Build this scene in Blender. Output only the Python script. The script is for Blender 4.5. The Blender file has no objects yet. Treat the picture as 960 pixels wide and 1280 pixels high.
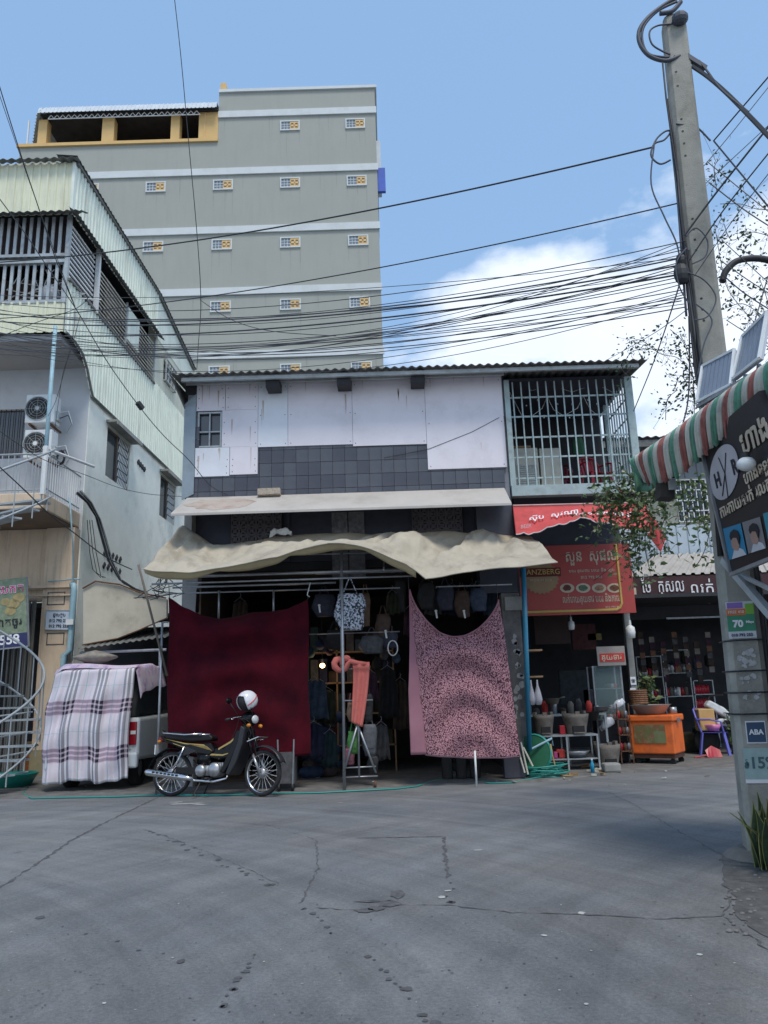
import bpy, math, random
from mathutils import Vector, Matrix
R = math.radians
rnd = random.Random(11)
S = bpy.context.scene
COL = S.collection

# ------------------------------------------------------------------ camera
CAM_H, PITCH, ROLL, FPX = 1.45, R(13.4), R(1.8), 961.0
cam_d = bpy.data.cameras.new('camera')
cam_d.sensor_fit = 'HORIZONTAL'; cam_d.sensor_width = 36.0
cam_d.lens = 36.0 * FPX / 960.0
cam_d.clip_start = 0.05; cam_d.clip_end = 3000
cam = bpy.data.objects.new('camera', cam_d); COL.objects.link(cam)
cam.matrix_world = Matrix.Translation((0, 0, CAM_H)) @ Matrix.Rotation(R(90) + PITCH, 4, 'X') @ Matrix.Rotation(-ROLL, 4, 'Z')
S.camera = cam

# ------------------------------------------------------------------ sky and sun
SUN_EL, SUN_AZ = R(63), R(160)          # azimuth clockwise from +Y; behind the camera, to the right
S.view_settings.view_transform = 'Standard'; S.view_settings.look = 'None'
S.view_settings.exposure = 0.62; S.view_settings.gamma = 1.0
W = bpy.data.worlds.new('World'); S.world = W; W.use_nodes = True
wn = W.node_tree; wn.nodes.clear()
def wnode(t, **k):
    n = wn.nodes.new(t)
    for a, b in k.items(): setattr(n, a, b)
    return n
wl = wn.links.new
sky = wnode('ShaderNodeTexSky', sky_type='NISHITA', sun_disc=False, sun_elevation=SUN_EL, sun_rotation=SUN_AZ, air_density=1.35, dust_density=1.2, ozone_density=2.2)
bg = wnode('ShaderNodeBackground'); bg.inputs['Strength'].default_value = 0.107
out = wnode('ShaderNodeOutputWorld')
tc = wnode('ShaderNodeTexCoord')
sx = wnode('ShaderNodeSeparateXYZ'); wl(tc.outputs['Generated'], sx.inputs[0])
mp = wnode('ShaderNodeMapping'); mp.inputs['Scale'].default_value = (1, 1, 1.9); mp.inputs['Location'].default_value = (2.15, 0.4, 0.3)
wl(tc.outputs['Generated'], mp.inputs[0])
n1 = wnode('ShaderNodeTexNoise'); n1.inputs['Scale'].default_value = 2.1; n1.inputs['Detail'].default_value = 9; n1.inputs['Roughness'].default_value = 0.56
wl(mp.outputs[0], n1.inputs['Vector'])
# cumulus sits between the horizon and about 33 degrees, everywhere round the compass; thinner above
el = wnode('ShaderNodeMapRange'); el.inputs['From Min'].default_value = 0.38; el.inputs['From Max'].default_value = 0.60
el.inputs['To Min'].default_value = 0.10; el.inputs['To Max'].default_value = -0.17
wl(sx.outputs['Z'], el.inputs['Value'])
ad = wnode('ShaderNodeMath', operation='ADD'); wl(n1.outputs['Fac'], ad.inputs[0]); wl(el.outputs[0], ad.inputs[1])
cr = wnode('ShaderNodeValToRGB'); cr.color_ramp.elements[0].position = 0.53; cr.color_ramp.elements[1].position = 0.615
cr.color_ramp.elements[0].color = (0, 0, 0, 1); cr.color_ramp.elements[1].color = (1, 1, 1, 1)
wl(ad.outputs[0], cr.inputs['Fac'])
n2 = wnode('ShaderNodeTexNoise'); n2.inputs['Scale'].default_value = 5.0; n2.inputs['Detail'].default_value = 6
wl(mp.outputs[0], n2.inputs['Vector'])
cc = wnode('ShaderNodeMix', data_type='RGBA'); cc.inputs['A'].default_value = (5.2, 5.9, 7.0, 1); cc.inputs['B'].default_value = (7.6, 7.9, 8.3, 1)
wl(n2.outputs['Fac'], cc.inputs['Factor'])
hz = wnode('ShaderNodeMix', data_type='RGBA'); hz.inputs['Factor'].default_value = 0.6; hz.inputs['B'].default_value = (2.15, 3.65, 5.9, 1)
wl(sky.outputs['Color'], hz.inputs['A'])
cm = wnode('ShaderNodeMath', operation='MULTIPLY'); cm.inputs[1].default_value = 0.88; wl(cr.outputs['Color'], cm.inputs[0])
mx = wnode('ShaderNodeMix', data_type='RGBA'); wl(cm.outputs[0], mx.inputs['Factor']); wl(hz.outputs['Result'], mx.inputs['A']); wl(cc.outputs['Result'], mx.inputs['B'])
wl(mx.outputs['Result'], bg.inputs['Color']); wl(bg.outputs[0], out.inputs['Surface'])

sl = bpy.data.lights.new('sun', 'SUN'); sl.energy = 1.5; sl.angle = R(16); sl.color = (1.0, 0.93, 0.83)
so = bpy.data.objects.new('sun', sl); COL.objects.link(so)
so.rotation_euler = Vector((-math.sin(SUN_AZ) * math.cos(SUN_EL), -math.cos(SUN_AZ) * math.cos(SUN_EL), -math.sin(SUN_EL))).to_track_quat('-Z', 'Y').to_euler()
so.location = (0, 0, 60)

# ------------------------------------------------------------------ measuring: a pixel of the 960x1280 photograph to a point of the place
def ray(u, v):
    a = (u - 480) / FPX; b = (640 - v) / FPX
    c, s = math.cos(ROLL), math.sin(ROLL)
    x = a * c + b * s; y = -a * s + b * c
    cp, sp = math.cos(PITCH), math.sin(PITCH)
    return Vector((x, cp - y * sp, sp + y * cp))
def at(u, v, Y):
    r = ray(u, v); return Vector((0, 0, CAM_H)) + r * (Y / r.y)
def gr(u, v, z=0.0):
    r = ray(u, v); return Vector((0, 0, CAM_H)) + r * ((z - CAM_H) / r.z)
def rect(u0, v0, u1, v1, Y):
    a, b, c, d = at(u0, v0, Y), at(u1, v0, Y), at(u1, v1, Y), at(u0, v1, Y)
    return (a.x + d.x) / 2, (b.x + c.x) / 2, (c.z + d.z) / 2, (a.z + b.z) / 2      # x0 x1 z0 z1

# ------------------------------------------------------------------ materials
MATS = {}
def mat(name, col, rough=0.8, metal=0.0, var=0.18, scale=2.5, bump=0.0, bscale=60.0, dirt=None, dscale=1.2, damt=0.5, streak=False, col2=None, alpha=1.0, emit=0.0, trans=0.0, spec=0.5, sheen=0.0, bdist=0.01):
    if name in MATS: return MATS[name]
    m = bpy.data.materials.new(name); m.use_nodes = True; MATS[name] = m
    nt = m.node_tree; N = nt.nodes; L = nt.links.new; b = N['Principled BSDF']
    b.inputs['Roughness'].default_value = rough; b.inputs['Metallic'].default_value = metal
    b.inputs['Specular IOR Level'].default_value = spec
    if sheen: b.inputs['Sheen Weight'].default_value = sheen
    if alpha < 1: b.inputs['Alpha'].default_value = alpha
    if emit:
        b.inputs['Emission Color'].default_value = (*col, 1); b.inputs['Emission Strength'].default_value = emit
    if trans: b.inputs['Transmission Weight'].default_value = trans
    t = N.new('ShaderNodeTexCoord'); n = N.new('ShaderNodeTexNoise'); n.inputs['Scale'].default_value = scale; n.inputs['Detail'].default_value = 6; n.inputs['Roughness'].default_value = 0.62
    L(t.outputs['Object'], n.inputs['Vector'])
    mr = N.new('ShaderNodeMapRange'); mr.inputs['From Min'].default_value = 0.3; mr.inputs['From Max'].default_value = 0.7
    L(n.outputs['Fac'], mr.inputs['Value'])
    mxn = N.new('ShaderNodeMix'); mxn.data_type = 'RGBA'
    c2 = col2 or tuple(min(1, c * (1 + var)) for c in col)
    mxn.inputs['A'].default_value = (*[c * (1 - var) for c in col], 1) if not col2 else (*col, 1)
    mxn.inputs['B'].default_value = (*c2, 1)
    L(mr.outputs[0], mxn.inputs['Factor']); cur = mxn.outputs['Result']
    if dirt:
        n2 = N.new('ShaderNodeTexNoise'); n2.inputs['Scale'].default_value = dscale; n2.inputs['Detail'].default_value = 8; n2.inputs['Roughness'].default_value = 0.7
        mp2 = N.new('ShaderNodeMapping'); mp2.inputs['Scale'].default_value = (5, 5, 0.5) if streak else (1, 1, 1); mp2.inputs['Location'].default_value = (3.3, 1.7, 9.1)
        L(t.outputs['Object'], mp2.inputs[0]); L(mp2.outputs[0], n2.inputs['Vector'])
        m2 = N.new('ShaderNodeMapRange'); m2.inputs['From Min'].default_value = 0.5; m2.inputs['From Max'].default_value = 0.72; m2.inputs['To Max'].default_value = damt
        L(n2.outputs['Fac'], m2.inputs['Value'])
        x2 = N.new('ShaderNodeMix'); x2.data_type = 'RGBA'; x2.inputs['B'].default_value = (*dirt, 1)
        L(m2.outputs[0], x2.inputs['Factor']); L(cur, x2.inputs['A']); cur = x2.outputs['Result']
    L(cur, b.inputs['Base Color'])
    if bump:
        nb = N.new('ShaderNodeTexNoise'); nb.inputs['Scale'].default_value = bscale; nb.inputs['Detail'].default_value = 5
        L(t.outputs['Object'], nb.inputs['Vector'])
        bp = N.new('ShaderNodeBump'); bp.inputs['Strength'].default_value = bump; bp.inputs['Distance'].default_value = 0.01
        L(nb.outputs['Fac'], bp.inputs['Height']); bp.inputs['Distance'].default_value = bdist; L(bp.outputs[0], b.inputs['Normal'])
    return m

# ------------------------------------------------------------------ mesh builder
class MB:
    def __init__(s): s.v = []; s.f = []
    def add(s, vs, fs):
        k = len(s.v); s.v += [Vector(p) for p in vs]; s.f += [tuple(i + k for i in f) for f in fs]; return s
    def box(s, x0, x1, y0, y1, z0, z1, M=None):
        if x0 > x1: x0, x1 = x1, x0
        if y0 > y1: y0, y1 = y1, y0
        if z0 > z1: z0, z1 = z1, z0
        vs = [Vector(p) for p in ((x0,y0,z0),(x1,y0,z0),(x1,y1,z0),(x0,y1,z0),(x0,y0,z1),(x1,y0,z1),(x1,y1,z1),(x0,y1,z1))]
        if M: vs = [M @ p for p in vs]
        return s.add(vs, ((0,3,2,1),(4,5,6,7),(0,1,5,4),(1,2,6,5),(2,3,7,6),(3,0,4,7)))
    def bar(s, a, b, w, h=None, up=(0, 0, 1)):
        a, b = Vector(a), Vector(b); h = h or w; d = (b - a).normalized(); up = Vector(up)
        if abs(d.dot(up)) > .98: up = Vector((0, 1, 0))
        x = d.cross(up).normalized(); y = x.cross(d)
        vs = [p + x * (i * w / 2) + y * (j * h / 2) for p in (a, b) for i, j in ((-1,-1),(1,-1),(1,1),(-1,1))]
        return s.add(vs, ((0,1,2,3),(4,7,6,5),(0,4,5,1),(1,5,6,2),(2,6,7,3),(3,7,4,0)))
    def tube(s, pts, r, n=8, cap=True):
        pts = [Vector(p) for p in pts]; k = len(s.v); rs = r if isinstance(r, (list, tuple)) else [r] * len(pts)
        prev = None
        for i, p in enumerate(pts):
            d = (pts[min(i + 1, len(pts) - 1)] - pts[max(i - 1, 0)]).normalized()
            if prev is None:
                up = Vector((0, 0, 1)) if abs(d.z) < .9 else Vector((0, 1, 0)); x = d.cross(up).normalized()
            else: x = (prev - d * prev.dot(d)).normalized()
            prev = x; y = d.cross(x)
            s.v += [p + (x * math.cos(2 * math.pi * j / n) + y * math.sin(2 * math.pi * j / n)) * rs[i] for j in range(n)]
        for i in range(len(pts) - 1):
            for j in range(n):
                a = k + i * n + j; b = k + i * n + (j + 1) % n; s.f.append((a, b, b + n, a + n))
        if cap: s.f.append(tuple(k + j for j in reversed(range(n)))); s.f.append(tuple(k + (len(pts) - 1) * n + j for j in range(n)))
        return s
    def lathe(s, c, prof, n=20, axis=(0, 0, 1), arc=(0, 2 * math.pi)):
        c = Vector(c); q = Vector((0, 0, 1)).rotation_difference(Vector(axis).normalized()); k = len(s.v); full = abs(arc[1] - arc[0] - 2 * math.pi) < 1e-6
        m = n if full else n + 1
        for r, z in prof:
            for j in range(m):
                a = arc[0] + (arc[1] - arc[0]) * j / n; s.v.append(c + q @ Vector((r * math.cos(a), r * math.sin(a), z)))
        for i in range(len(prof) - 1):
            for j in range(n):
                a = k + i * m + j; b = k + i * m + (j + 1) % m; s.f.append((a, b, b + m, a + m))
        return s
    def ell(s, c, rx, ry, rz, n=12, m=8, M=None):
        k = len(s.v); c = Vector(c)
        for i in range(m + 1):
            t = math.pi * i / m
            for j in range(n):
                a = 2 * math.pi * j / n; p = Vector((rx * math.sin(t) * math.cos(a), ry * math.sin(t) * math.sin(a), rz * math.cos(t)))
                s.v.append(c + (M @ p if M else p))
        for i in range(m):
            for j in range(n):
                a = k + i * n + j; b = k + i * n + (j + 1) % n; s.f.append((a, a + n, b + n, b))
        return s
    def poly(s, pts, off):
        pts = [Vector(p) for p in pts]; off = Vector(off); n = len(pts); vs = pts + [p + off for p in pts]
        fs = [tuple(range(n)), tuple(reversed(range(n, 2 * n)))] + [(i, i + n, (i + 1) % n + n, (i + 1) % n) for i in range(n)]
        return s.add(vs, fs)
    def sheet(s, g, t=0.004, off=None):
        """g: rows of points; two skins t apart, closed at the rim"""
        nr, nc = len(g), len(g[0]); k = len(s.v)
        P = [[Vector(p) for p in r] for r in g]; B = []
        for i in range(nr):
            row = []
            for j in range(nc):
                du = P[i][min(j + 1, nc - 1)] - P[i][max(j - 1, 0)]; dv = P[min(i + 1, nr - 1)][j] - P[max(i - 1, 0)][j]
                nn = Vector(off) if off else du.cross(dv)
                row.append(P[i][j] + (nn.normalized() * t if nn.length > 1e-9 else Vector((0, t, 0))))
            B.append(row)
        for r in P: s.v += r
        for r in B: s.v += r
        o = nr * nc
        for i in range(nr - 1):
            for j in range(nc - 1):
                a = k + i * nc + j; s.f.append((a, a + 1, a + nc + 1, a + nc)); a += o; s.f.append((a, a + nc, a + nc + 1, a + 1))
        rim = [k + j for j in range(nc)] + [k + i * nc + nc - 1 for i in range(1, nr)] + [k + (nr - 1) * nc + j for j in range(nc - 2, -1, -1)] + [k + i * nc for i in range(nr - 2, 0, -1)]
        for i in range(len(rim)):
            a, b = rim[i], rim[(i + 1) % len(rim)]; s.f.append((b, a, a + o, b + o))
        return s
    def corr(s, o, u, v, waves, amp, nrm, t=0.004, kind='trap'):
        """corrugated sheet: ribs run along v, waves count across u"""
        o, u, v, nrm = Vector(o), Vector(u), Vector(v), Vector(nrm).normalized(); prof = []
        if kind == 'trap':
            for i in range(waves):
                for a, h in ((0, 0), (.62, 0), (.70, 1), (.92, 1)): prof.append(((i + a) / waves, h))
            prof.append((1, 0))
        else:
            st = 6
            for i in range(waves * st + 1): prof.append((i / (waves * st), .5 + .5 * math.sin(2 * math.pi * i / st)))
        s.sheet([[o + u * a + v * w + nrm * (amp * h) for a, h in prof] for w in (0, 1)], t, off=-nrm); return s
    def build(s, name, m, parent=None, smooth=False, base=None):
        base = Vector(base) if base is not None else Vector((0, 0, 0))
        me = bpy.data.meshes.new(name); me.from_pydata([tuple(p - base) for p in s.v], [], s.f)
        for q in (m if isinstance(m, (list, tuple)) else [m]): me.materials.append(q)
        if smooth: me.polygons.foreach_set('use_smooth', [True] * len(me.polygons))
        me.update(); o = bpy.data.objects.new(name, me); COL.objects.link(o)
        if parent: o.parent = parent
        return o

def bevel(o, w=0.006, seg=2):
    b = o.modifiers.new('bevel', 'BEVEL'); b.width = w; b.segments = seg; b.limit_method = 'ANGLE'; return o
class Thing:
    """an Empty at the thing's base; parts are given in world coordinates"""
    def __init__(s, name, label, cat, loc=(0, 0, 0), group=None):
        s.e = bpy.data.objects.new(name, None); s.e.empty_display_size = .2; COL.objects.link(s.e)
        s.e.location = loc; s.base = Vector(loc); s.e['label'] = label; s.e['category'] = cat
        if group: s.e['group'] = group
    def part(s, name, mb, m, parent=None, smooth=False, label=None):
        o = mb.build(name, m, parent or s.e, smooth, s.base)
        if label: o['label'] = label
        return o
    def piece(s, name, mesh, loc, parent=None):
        """a repeated piece sharing mesh data; loc in world coordinates"""
        o = bpy.data.objects.new(name, mesh); COL.objects.link(o); o.parent = parent or s.e
        o.location = Vector(loc) - s.base; return o
    def text(s, name, body, org, ex, ey, size, m, parent=None, align='LEFT', depth=0.002, squash=1.0, bold=0.0, fit=None):
        me = text_mesh(body, size, align, depth, bold)
        if fit: xs = [v.co.x for v in me.vertices]; squash = fit / (max(xs) - min(xs))
        ex = Vector(ex).normalized(); ey = Vector(ey).normalized(); n = ex.cross(ey)
        for vv in me.vertices:
            c = vv.co.copy(); vv.co = Vector(org) + ex * c.x * squash + ey * c.y + n * c.z - s.base
        me.materials.clear(); me.materials.append(m); me.name = name
        o = bpy.data.objects.new(name, me); COL.objects.link(o); o.parent = parent or s.e; return o
def text_mesh(body, size, align='LEFT', depth=0.002, bold=0.0):
    c = bpy.data.curves.new('lettering', 'FONT'); c.body = body; c.size = size; c.align_x = align; c.align_y = 'CENTER'; c.extrude = depth; c.resolution_u = 3; c.offset = bold
    o = bpy.data.objects.new('lettering', c); COL.objects.link(o)
    bpy.context.view_layer.update(); dg = bpy.context.evaluated_depsgraph_get()
    me = bpy.data.meshes.new_from_object(o.evaluated_get(dg)); bpy.data.objects.remove(o); bpy.data.curves.remove(c); return me
def single(name, mb, m, label, cat, base=None, group=None, smooth=False, kind=None):
    if base is None:
        xs = [p.x for p in mb.v]; ys = [p.y for p in mb.v]; base = ((min(xs) + max(xs)) / 2, (min(ys) + max(ys)) / 2, min(p.z for p in mb.v))
    o = mb.build(name, m, None, smooth, base); o.location = base; o['label'] = label; o['category'] = cat
    if group: o['group'] = group
    if kind: o['kind'] = kind
    return o
def structure(name, mb, m, smooth=False):
    o = mb.build(name, m, None, smooth); o['kind'] = 'structure'; return o
def copy_tree(o, loc=None, parent=None, label=None):
    c = o.copy(); COL.objects.link(c)
    if parent: c.parent = parent
    if loc is not None: c.location = loc
    if label: c['label'] = label
    for ch in [q for q in bpy.data.objects if q.parent == o]: copy_tree(ch, parent=c)
    return c
def lerp(a, b, t): return a + (b - a) * t
def interp(pts, t):
    """piecewise linear through (x, y) pairs"""
    if t <= pts[0][0]: return pts[0][1]
    for (a, p), (b, q) in zip(pts, pts[1:]):
        if t <= b: return p + (q - p) * (t - a) / (b - a)
    return pts[-1][1]
def sm(pts, t):
    """the same, eased between points"""
    if t <= pts[0][0]: return pts[0][1]
    for (a, p), (b, q) in zip(pts, pts[1:]):
        if t <= b:
            w = (t - a) / (b - a); w = w * w * (3 - 2 * w) * .5 + w * .5; return p + (q - p) * w
    return pts[-1][1]
def smooth_path(P, n=6):
    Q = []; P = [Vector(p) for p in P]
    for i in range(len(P) - 1):
        p0, p1, p2, p3 = P[max(i - 1, 0)], P[i], P[i + 1], P[min(i + 2, len(P) - 1)]
        for k in range(n):
            t = k / n; Q.append(.5 * ((2 * p1) + (p2 - p0) * t + (2 * p0 - 5 * p1 + 4 * p2 - p3) * t * t + (3 * p1 - p0 - 3 * p2 + p3) * t ** 3))
    return Q + [P[-1]]
# ------------------------------------------------------------------ shared materials
m_plaster = mat('plaster_white', (.84, .85, .76), var=.06, dirt=(.42, .44, .36), dscale=.6, damt=.8, bump=.4)
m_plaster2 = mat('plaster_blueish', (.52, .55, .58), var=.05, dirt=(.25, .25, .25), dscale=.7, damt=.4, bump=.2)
m_tan = mat('painted_tan_wall', (.64, .50, .36), var=.08, dirt=(.22, .17, .11), dscale=1.5, damt=.55, bump=.3, streak=True)
m_clad = mat('cladding_pale_green', (.76, .82, .72), rough=.55, var=.06, dirt=(.30, .31, .25), dscale=1.3, damt=.5, streak=True)
m_clad_front = mat('cladding_cream', (.72, .73, .55), rough=.55, var=.06, dirt=(.38, .36, .24), dscale=1.3, damt=.5, streak=True)
m_roof = mat('weathered_roof_sheet', (.15, .155, .15), rough=.8, var=.35, scale=6, dirt=(.24, .24, .22), dscale=5)
m_rooflight = mat('galvanised_roof_sheet', (.55, .60, .64), rough=.6, metal=.0, var=.1)
m_steel = mat('painted_grey_steel', (.40, .44, .45), rough=.5, metal=.3, var=.2, dirt=(.18, .12, .08), dscale=6, damt=.5)
m_steel_pale = mat('pale_blue_steel', (.34, .38, .40), rough=.5, var=.1, dirt=(.2, .16, .12), dscale=5, damt=.4)
m_galv = mat('galvanised_tube', (.33, .35, .37), rough=.4, metal=.6, var=.2, scale=9)
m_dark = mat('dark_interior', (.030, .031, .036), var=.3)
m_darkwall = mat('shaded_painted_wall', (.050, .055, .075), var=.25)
m_black = mat('black_rubber', (.015, .015, .016), rough=.6)
m_cable = mat('black_cable_sheath', (.028, .03, .034), rough=.6)
m_concrete = mat('concrete', (.30, .30, .28), var=.15, dirt=(.13, .13, .12), dscale=2, damt=.6, bump=.5)
m_glass = mat('dark_window_glass', (.05, .065, .08), rough=.08, var=.1, spec=.8)
m_wood = mat('bare_wood', (.25, .16, .09), var=.25, scale=8)
m_white = mat('white_plastic', (.72, .74, .73), rough=.4, var=.05, dirt=(.35, .33, .3), dscale=4, damt=.4)
m_rust = mat('rusty_metal', (.14, .07, .04), var=.4, scale=9, rough=.9)
m_chrome = mat('bright_chrome', (.62, .62, .63), rough=.18, metal=1.0, var=.08)
m_blue = mat('blue_pipe', (.03, .22, .36), rough=.4, var=.15)
m_paleblue = mat('pale_blue_pipe', (.28, .45, .52), rough=.5, var=.12, dirt=(.2, .2, .18), dscale=4)

# ------------------------------------------------------------------ ground
def asphalt():
    m = bpy.data.materials.new('worn_asphalt'); m.use_nodes = True; nt = m.node_tree; N = nt.nodes; L = nt.links.new; b = N['Principled BSDF']
    t = N.new('ShaderNodeTexCoord')
    def noise(sc, det, ro, mapsc=None, rot=0, dist=0):
        n = N.new('ShaderNodeTexNoise'); n.inputs['Scale'].default_value = sc; n.inputs['Detail'].default_value = det; n.inputs['Roughness'].default_value = ro; n.inputs['Distortion'].default_value = dist
        if mapsc:
            q = N.new('ShaderNodeMapping'); q.inputs['Scale'].default_value = mapsc; q.inputs['Rotation'].default_value = (0, 0, rot); L(t.outputs['Object'], q.inputs[0]); L(q.outputs[0], n.inputs['Vector'])
        else: L(t.outputs['Object'], n.inputs['Vector'])
        return n.outputs['Fac']
    def rng(s, a, b_, c, d):
        q = N.new('ShaderNodeMapRange'); q.inputs['From Min'].default_value = a; q.inputs['From Max'].default_value = b_; q.inputs['To Min'].default_value = c; q.inputs['To Max'].default_value = d; L(s, q.inputs['Value']); return q.outputs[0]
    def mul(a, c):
        q = N.new('ShaderNodeMath'); q.operation = 'MULTIPLY'; L(a, q.inputs[0]); L(c, q.inputs[1]); return q.outputs[0]
    big = rng(noise(.35, 5, .6), .3, .7, .86, 1.14)
    mid = rng(noise(2.2, 6, .7), .3, .7, .90, 1.10)
    arc1 = rng(noise(1.0, 5, .65, (6.0, .32, 1), R(52), .35), .35, .7, .90, 1.13)
    arc2 = rng(noise(1.0, 5, .65, (5.0, .30, 1), R(-48), .35), .35, .7, .92, 1.10)
    def rings(cx, cy, a, b_, lo, hi):
        sp = N.new('ShaderNodeSeparateXYZ'); L(t.outputs['Object'], sp.inputs[0])
        def mth(op, x, y=None, k=None):
            q = N.new('ShaderNodeMath'); q.operation = op
            if isinstance(x, (int, float)): q.inputs[0].default_value = x
            else: L(x, q.inputs[0])
            if y is not None: L(y, q.inputs[1])
            elif k is not None: q.inputs[1].default_value = k
            return q.outputs[0]
        dx, dy = mth('SUBTRACT', sp.outputs['X'], k=cx), mth('SUBTRACT', sp.outputs['Y'], k=cy)
        rr = mth('SQRT', mth('ADD', mth('MULTIPLY', dx, dx), mth('MULTIPLY', dy, dy))); an = mth('ARCTAN2', dy, dx)
        cb = N.new('ShaderNodeCombineXYZ'); L(mth('MULTIPLY', rr, k=a), cb.inputs[0]); L(mth('MULTIPLY', an, k=b_), cb.inputs[1])
        n = N.new('ShaderNodeTexNoise'); n.inputs['Scale'].default_value = 1; n.inputs['Detail'].default_value = 6; n.inputs['Roughness'].default_value = .7; n.inputs['Distortion'].default_value = .4; L(cb.outputs[0], n.inputs['Vector'])
        return rng(n.outputs['Fac'], .34, .68, lo, hi)
    ring1 = rings(-7.5, 1.5, 3.2, 1.6, .82, 1.17); ring2 = rings(8.5, 1.0, 2.6, 1.4, .86, 1.13)
    fine = rng(noise(38, 5, .85), .3, .7, .68, 1.32)
    grit = rng(noise(110, 2, .8), .60, .72, 1.0, 1.8)
    pits = rng(noise(70, 3, .8), .62, .72, 1.0, .55)
    f = mul(mul(mul(mul(big, mid), mul(ring1, ring2)), mul(fine, grit)), pits)
    c = N.new('ShaderNodeMix'); c.data_type = 'RGBA'; c.inputs['A'].default_value = (.172, .180, .186, 1); c.inputs['B'].default_value = (.200, .200, .196, 1); L(rng(noise(.8, 5, .6), .4, .65, 0, 1), c.inputs['Factor'])
    s = N.new('ShaderNodeVectorMath'); s.operation = 'SCALE'; L(c.outputs['Result'], s.inputs[0]); L(f, s.inputs['Scale'])
    st = N.new('ShaderNodeMix'); st.data_type = 'RGBA'; st.inputs['B'].default_value = (.045, .045, .047, 1); L(rng(noise(1.7, 7, .75), .61, .72, 0, .55), st.inputs['Factor']); L(s.outputs[0], st.inputs['A'])
    L(st.outputs['Result'], b.inputs['Base Color']); L(rng(noise(1.1, 4, .6), .3, .7, .62, .9), b.inputs['Roughness']); b.inputs['Specular IOR Level'].default_value = .35
    bp = N.new('ShaderNodeBump'); bp.inputs['Strength'].default_value = .9; bp.inputs['Distance'].default_value = .01; L(noise(120, 4, .8), bp.inputs['Height'])
    bp2 = N.new('ShaderNodeBump'); bp2.inputs['Strength'].default_value = .5; bp2.inputs['Distance'].default_value = .03; L(noise(3, 5, .6), bp2.inputs['Height']); L(bp2.outputs[0], bp.inputs['Normal']); L(bp.outputs[0], b.inputs['Normal'])
    return m
m_road = asphalt()
m_crack = mat('crack_dirt', (.095, .095, .097), rough=1, var=.4, scale=20)
m_stain = mat('dried_spill', (.085, .085, .088), rough=.7, var=.3, scale=12)
m_pave = mat('dirty_pavement', (.15, .145, .135), rough=.95, var=.3, scale=4, bump=.8, bscale=30, dirt=(.045, .043, .042), dscale=1.8, damt=.7)
b = MB(); b.add([(-900, -200, 0), (900, -200, 0), (900, 1500, 0), (-900, 1500, 0)], [(0, 1, 2, 3)]); structure('ground', b, m_road)
# slightly raised, dirty apron along the shop fronts, with a worn ragged edge
b = MB(); edge = []
for i in range(61):
    x = -11 + i * .4
    edge.append((x, (13.25 if x < 2.4 else 13.25 + min(1.2, (x - 2.4) * .55)) + rnd.uniform(-.05, .05)))
for i, (x, y) in enumerate(edge): b.v += [Vector((x, y - .06, .001)), Vector((x, y, .02)), Vector((x, 24, .022))]
for i in range(60):
    k = i * 3; b.f += [(k, k + 3, k + 4, k + 1), (k + 1, k + 4, k + 5, k + 2)]
structure('pavement', b, m_pave)
def crack(pts, w, jit=.016, step=.055):
    """a ragged crack, its lip 4 mm above the road"""
    P = [gr(u, v) for u, v in pts]; L = []
    for a, c in zip(P, P[1:]):
        n = max(2, int((c - a).length / step)); L += [a + (c - a) * (i / n) for i in range(n)]
    L.append(P[-1]); b = MB()
    for i, p in enumerate(L):
        d = (L[min(i + 1, len(L) - 1)] - L[max(i - 1, 0)]).normalized(); n = Vector((-d.y, d.x, 0)); p = p + n * rnd.uniform(-jit, jit)
        ww = w * .55 * (rnd.uniform(.05, 1.7) if 0 < i < len(L) - 1 else .1); b.v += [p + n * ww / 2 + Vector((0, 0, .004)), p - n * ww / 2 + Vector((0, 0, .004))]
    for i in range(len(L) - 1): b.f.append((2 * i, 2 * i + 1, 2 * i + 3, 2 * i + 2))
    return b
for pts, w in (([(197, 997), (168, 1011), (128, 1030), (92, 1049), (52, 1076), (0, 1110)], .05), ([(445, 1048), (500, 1047), (555, 1046)], .035), ([(555, 1046), (556, 1070), (560, 1098)], .05), ([(398, 1084), (388, 1106), (374, 1130)], .03),
               ([(394, 1135), (440, 1138), (470, 1139), (500, 1131), (560, 1132), (640, 1141), (735, 1144), (820, 1149), (905, 1146), (913, 1122), (908, 1098)], .022), ([(905, 1146), (932, 1165), (962, 1190)], .022), ([(180, 1037), (225, 1052), (290, 1078), (350, 1106)], .012), ([(760, 990), (800, 1010), (860, 1046), (905, 1070)], .015), ([(330, 1030), (395, 1050), (398, 1084)], .012)):
    structure('road_crack', crack(pts, w), m_crack)
def blob(b, c, rx, ry, n=9, z=.004):
    k = len(b.v); b.v += [Vector((c.x + rx * math.cos(2 * math.pi * i / n) * rnd.uniform(.6, 1.2), c.y + ry * math.sin(2 * math.pi * i / n) * rnd.uniform(.6, 1.2), z)) for i in range(n)]; b.f.append(tuple(range(k, k + n)))
b = MB()
for p0, p1, n in (((185, 1037), (352, 1112), 26), ((380, 1135), (422, 1172), 8), ((462, 1196), (520, 1254), 9), ((318, 1195), (272, 1268), 11), ((60, 1150), (250, 1210), 7), ((520, 1270), (560, 1290), 3), ((560, 1130), (565, 1100), 6)):
    for i in range(n):
        t = (i + rnd.uniform(-.4, .4)) / n; g = gr(lerp(p0[0], p1[0], t) + rnd.uniform(-4, 4), lerp(p0[1], p1[1], t) + rnd.uniform(-3, 3)); s = rnd.uniform(.006, .026)
        blob(b, g, s * 1.3, s * 1.5)
structure('road_stain', b, m_stain)
b = MB()
for (u, v, rx, ry) in ((455, 1139, .07, .06), (470, 1136, .06, .08), (486, 1130, .08, .09), (496, 1118, .06, .14), (468, 1127, .14, .03)): blob(b, gr(u, v), rx, ry, 13, .005)
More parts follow.
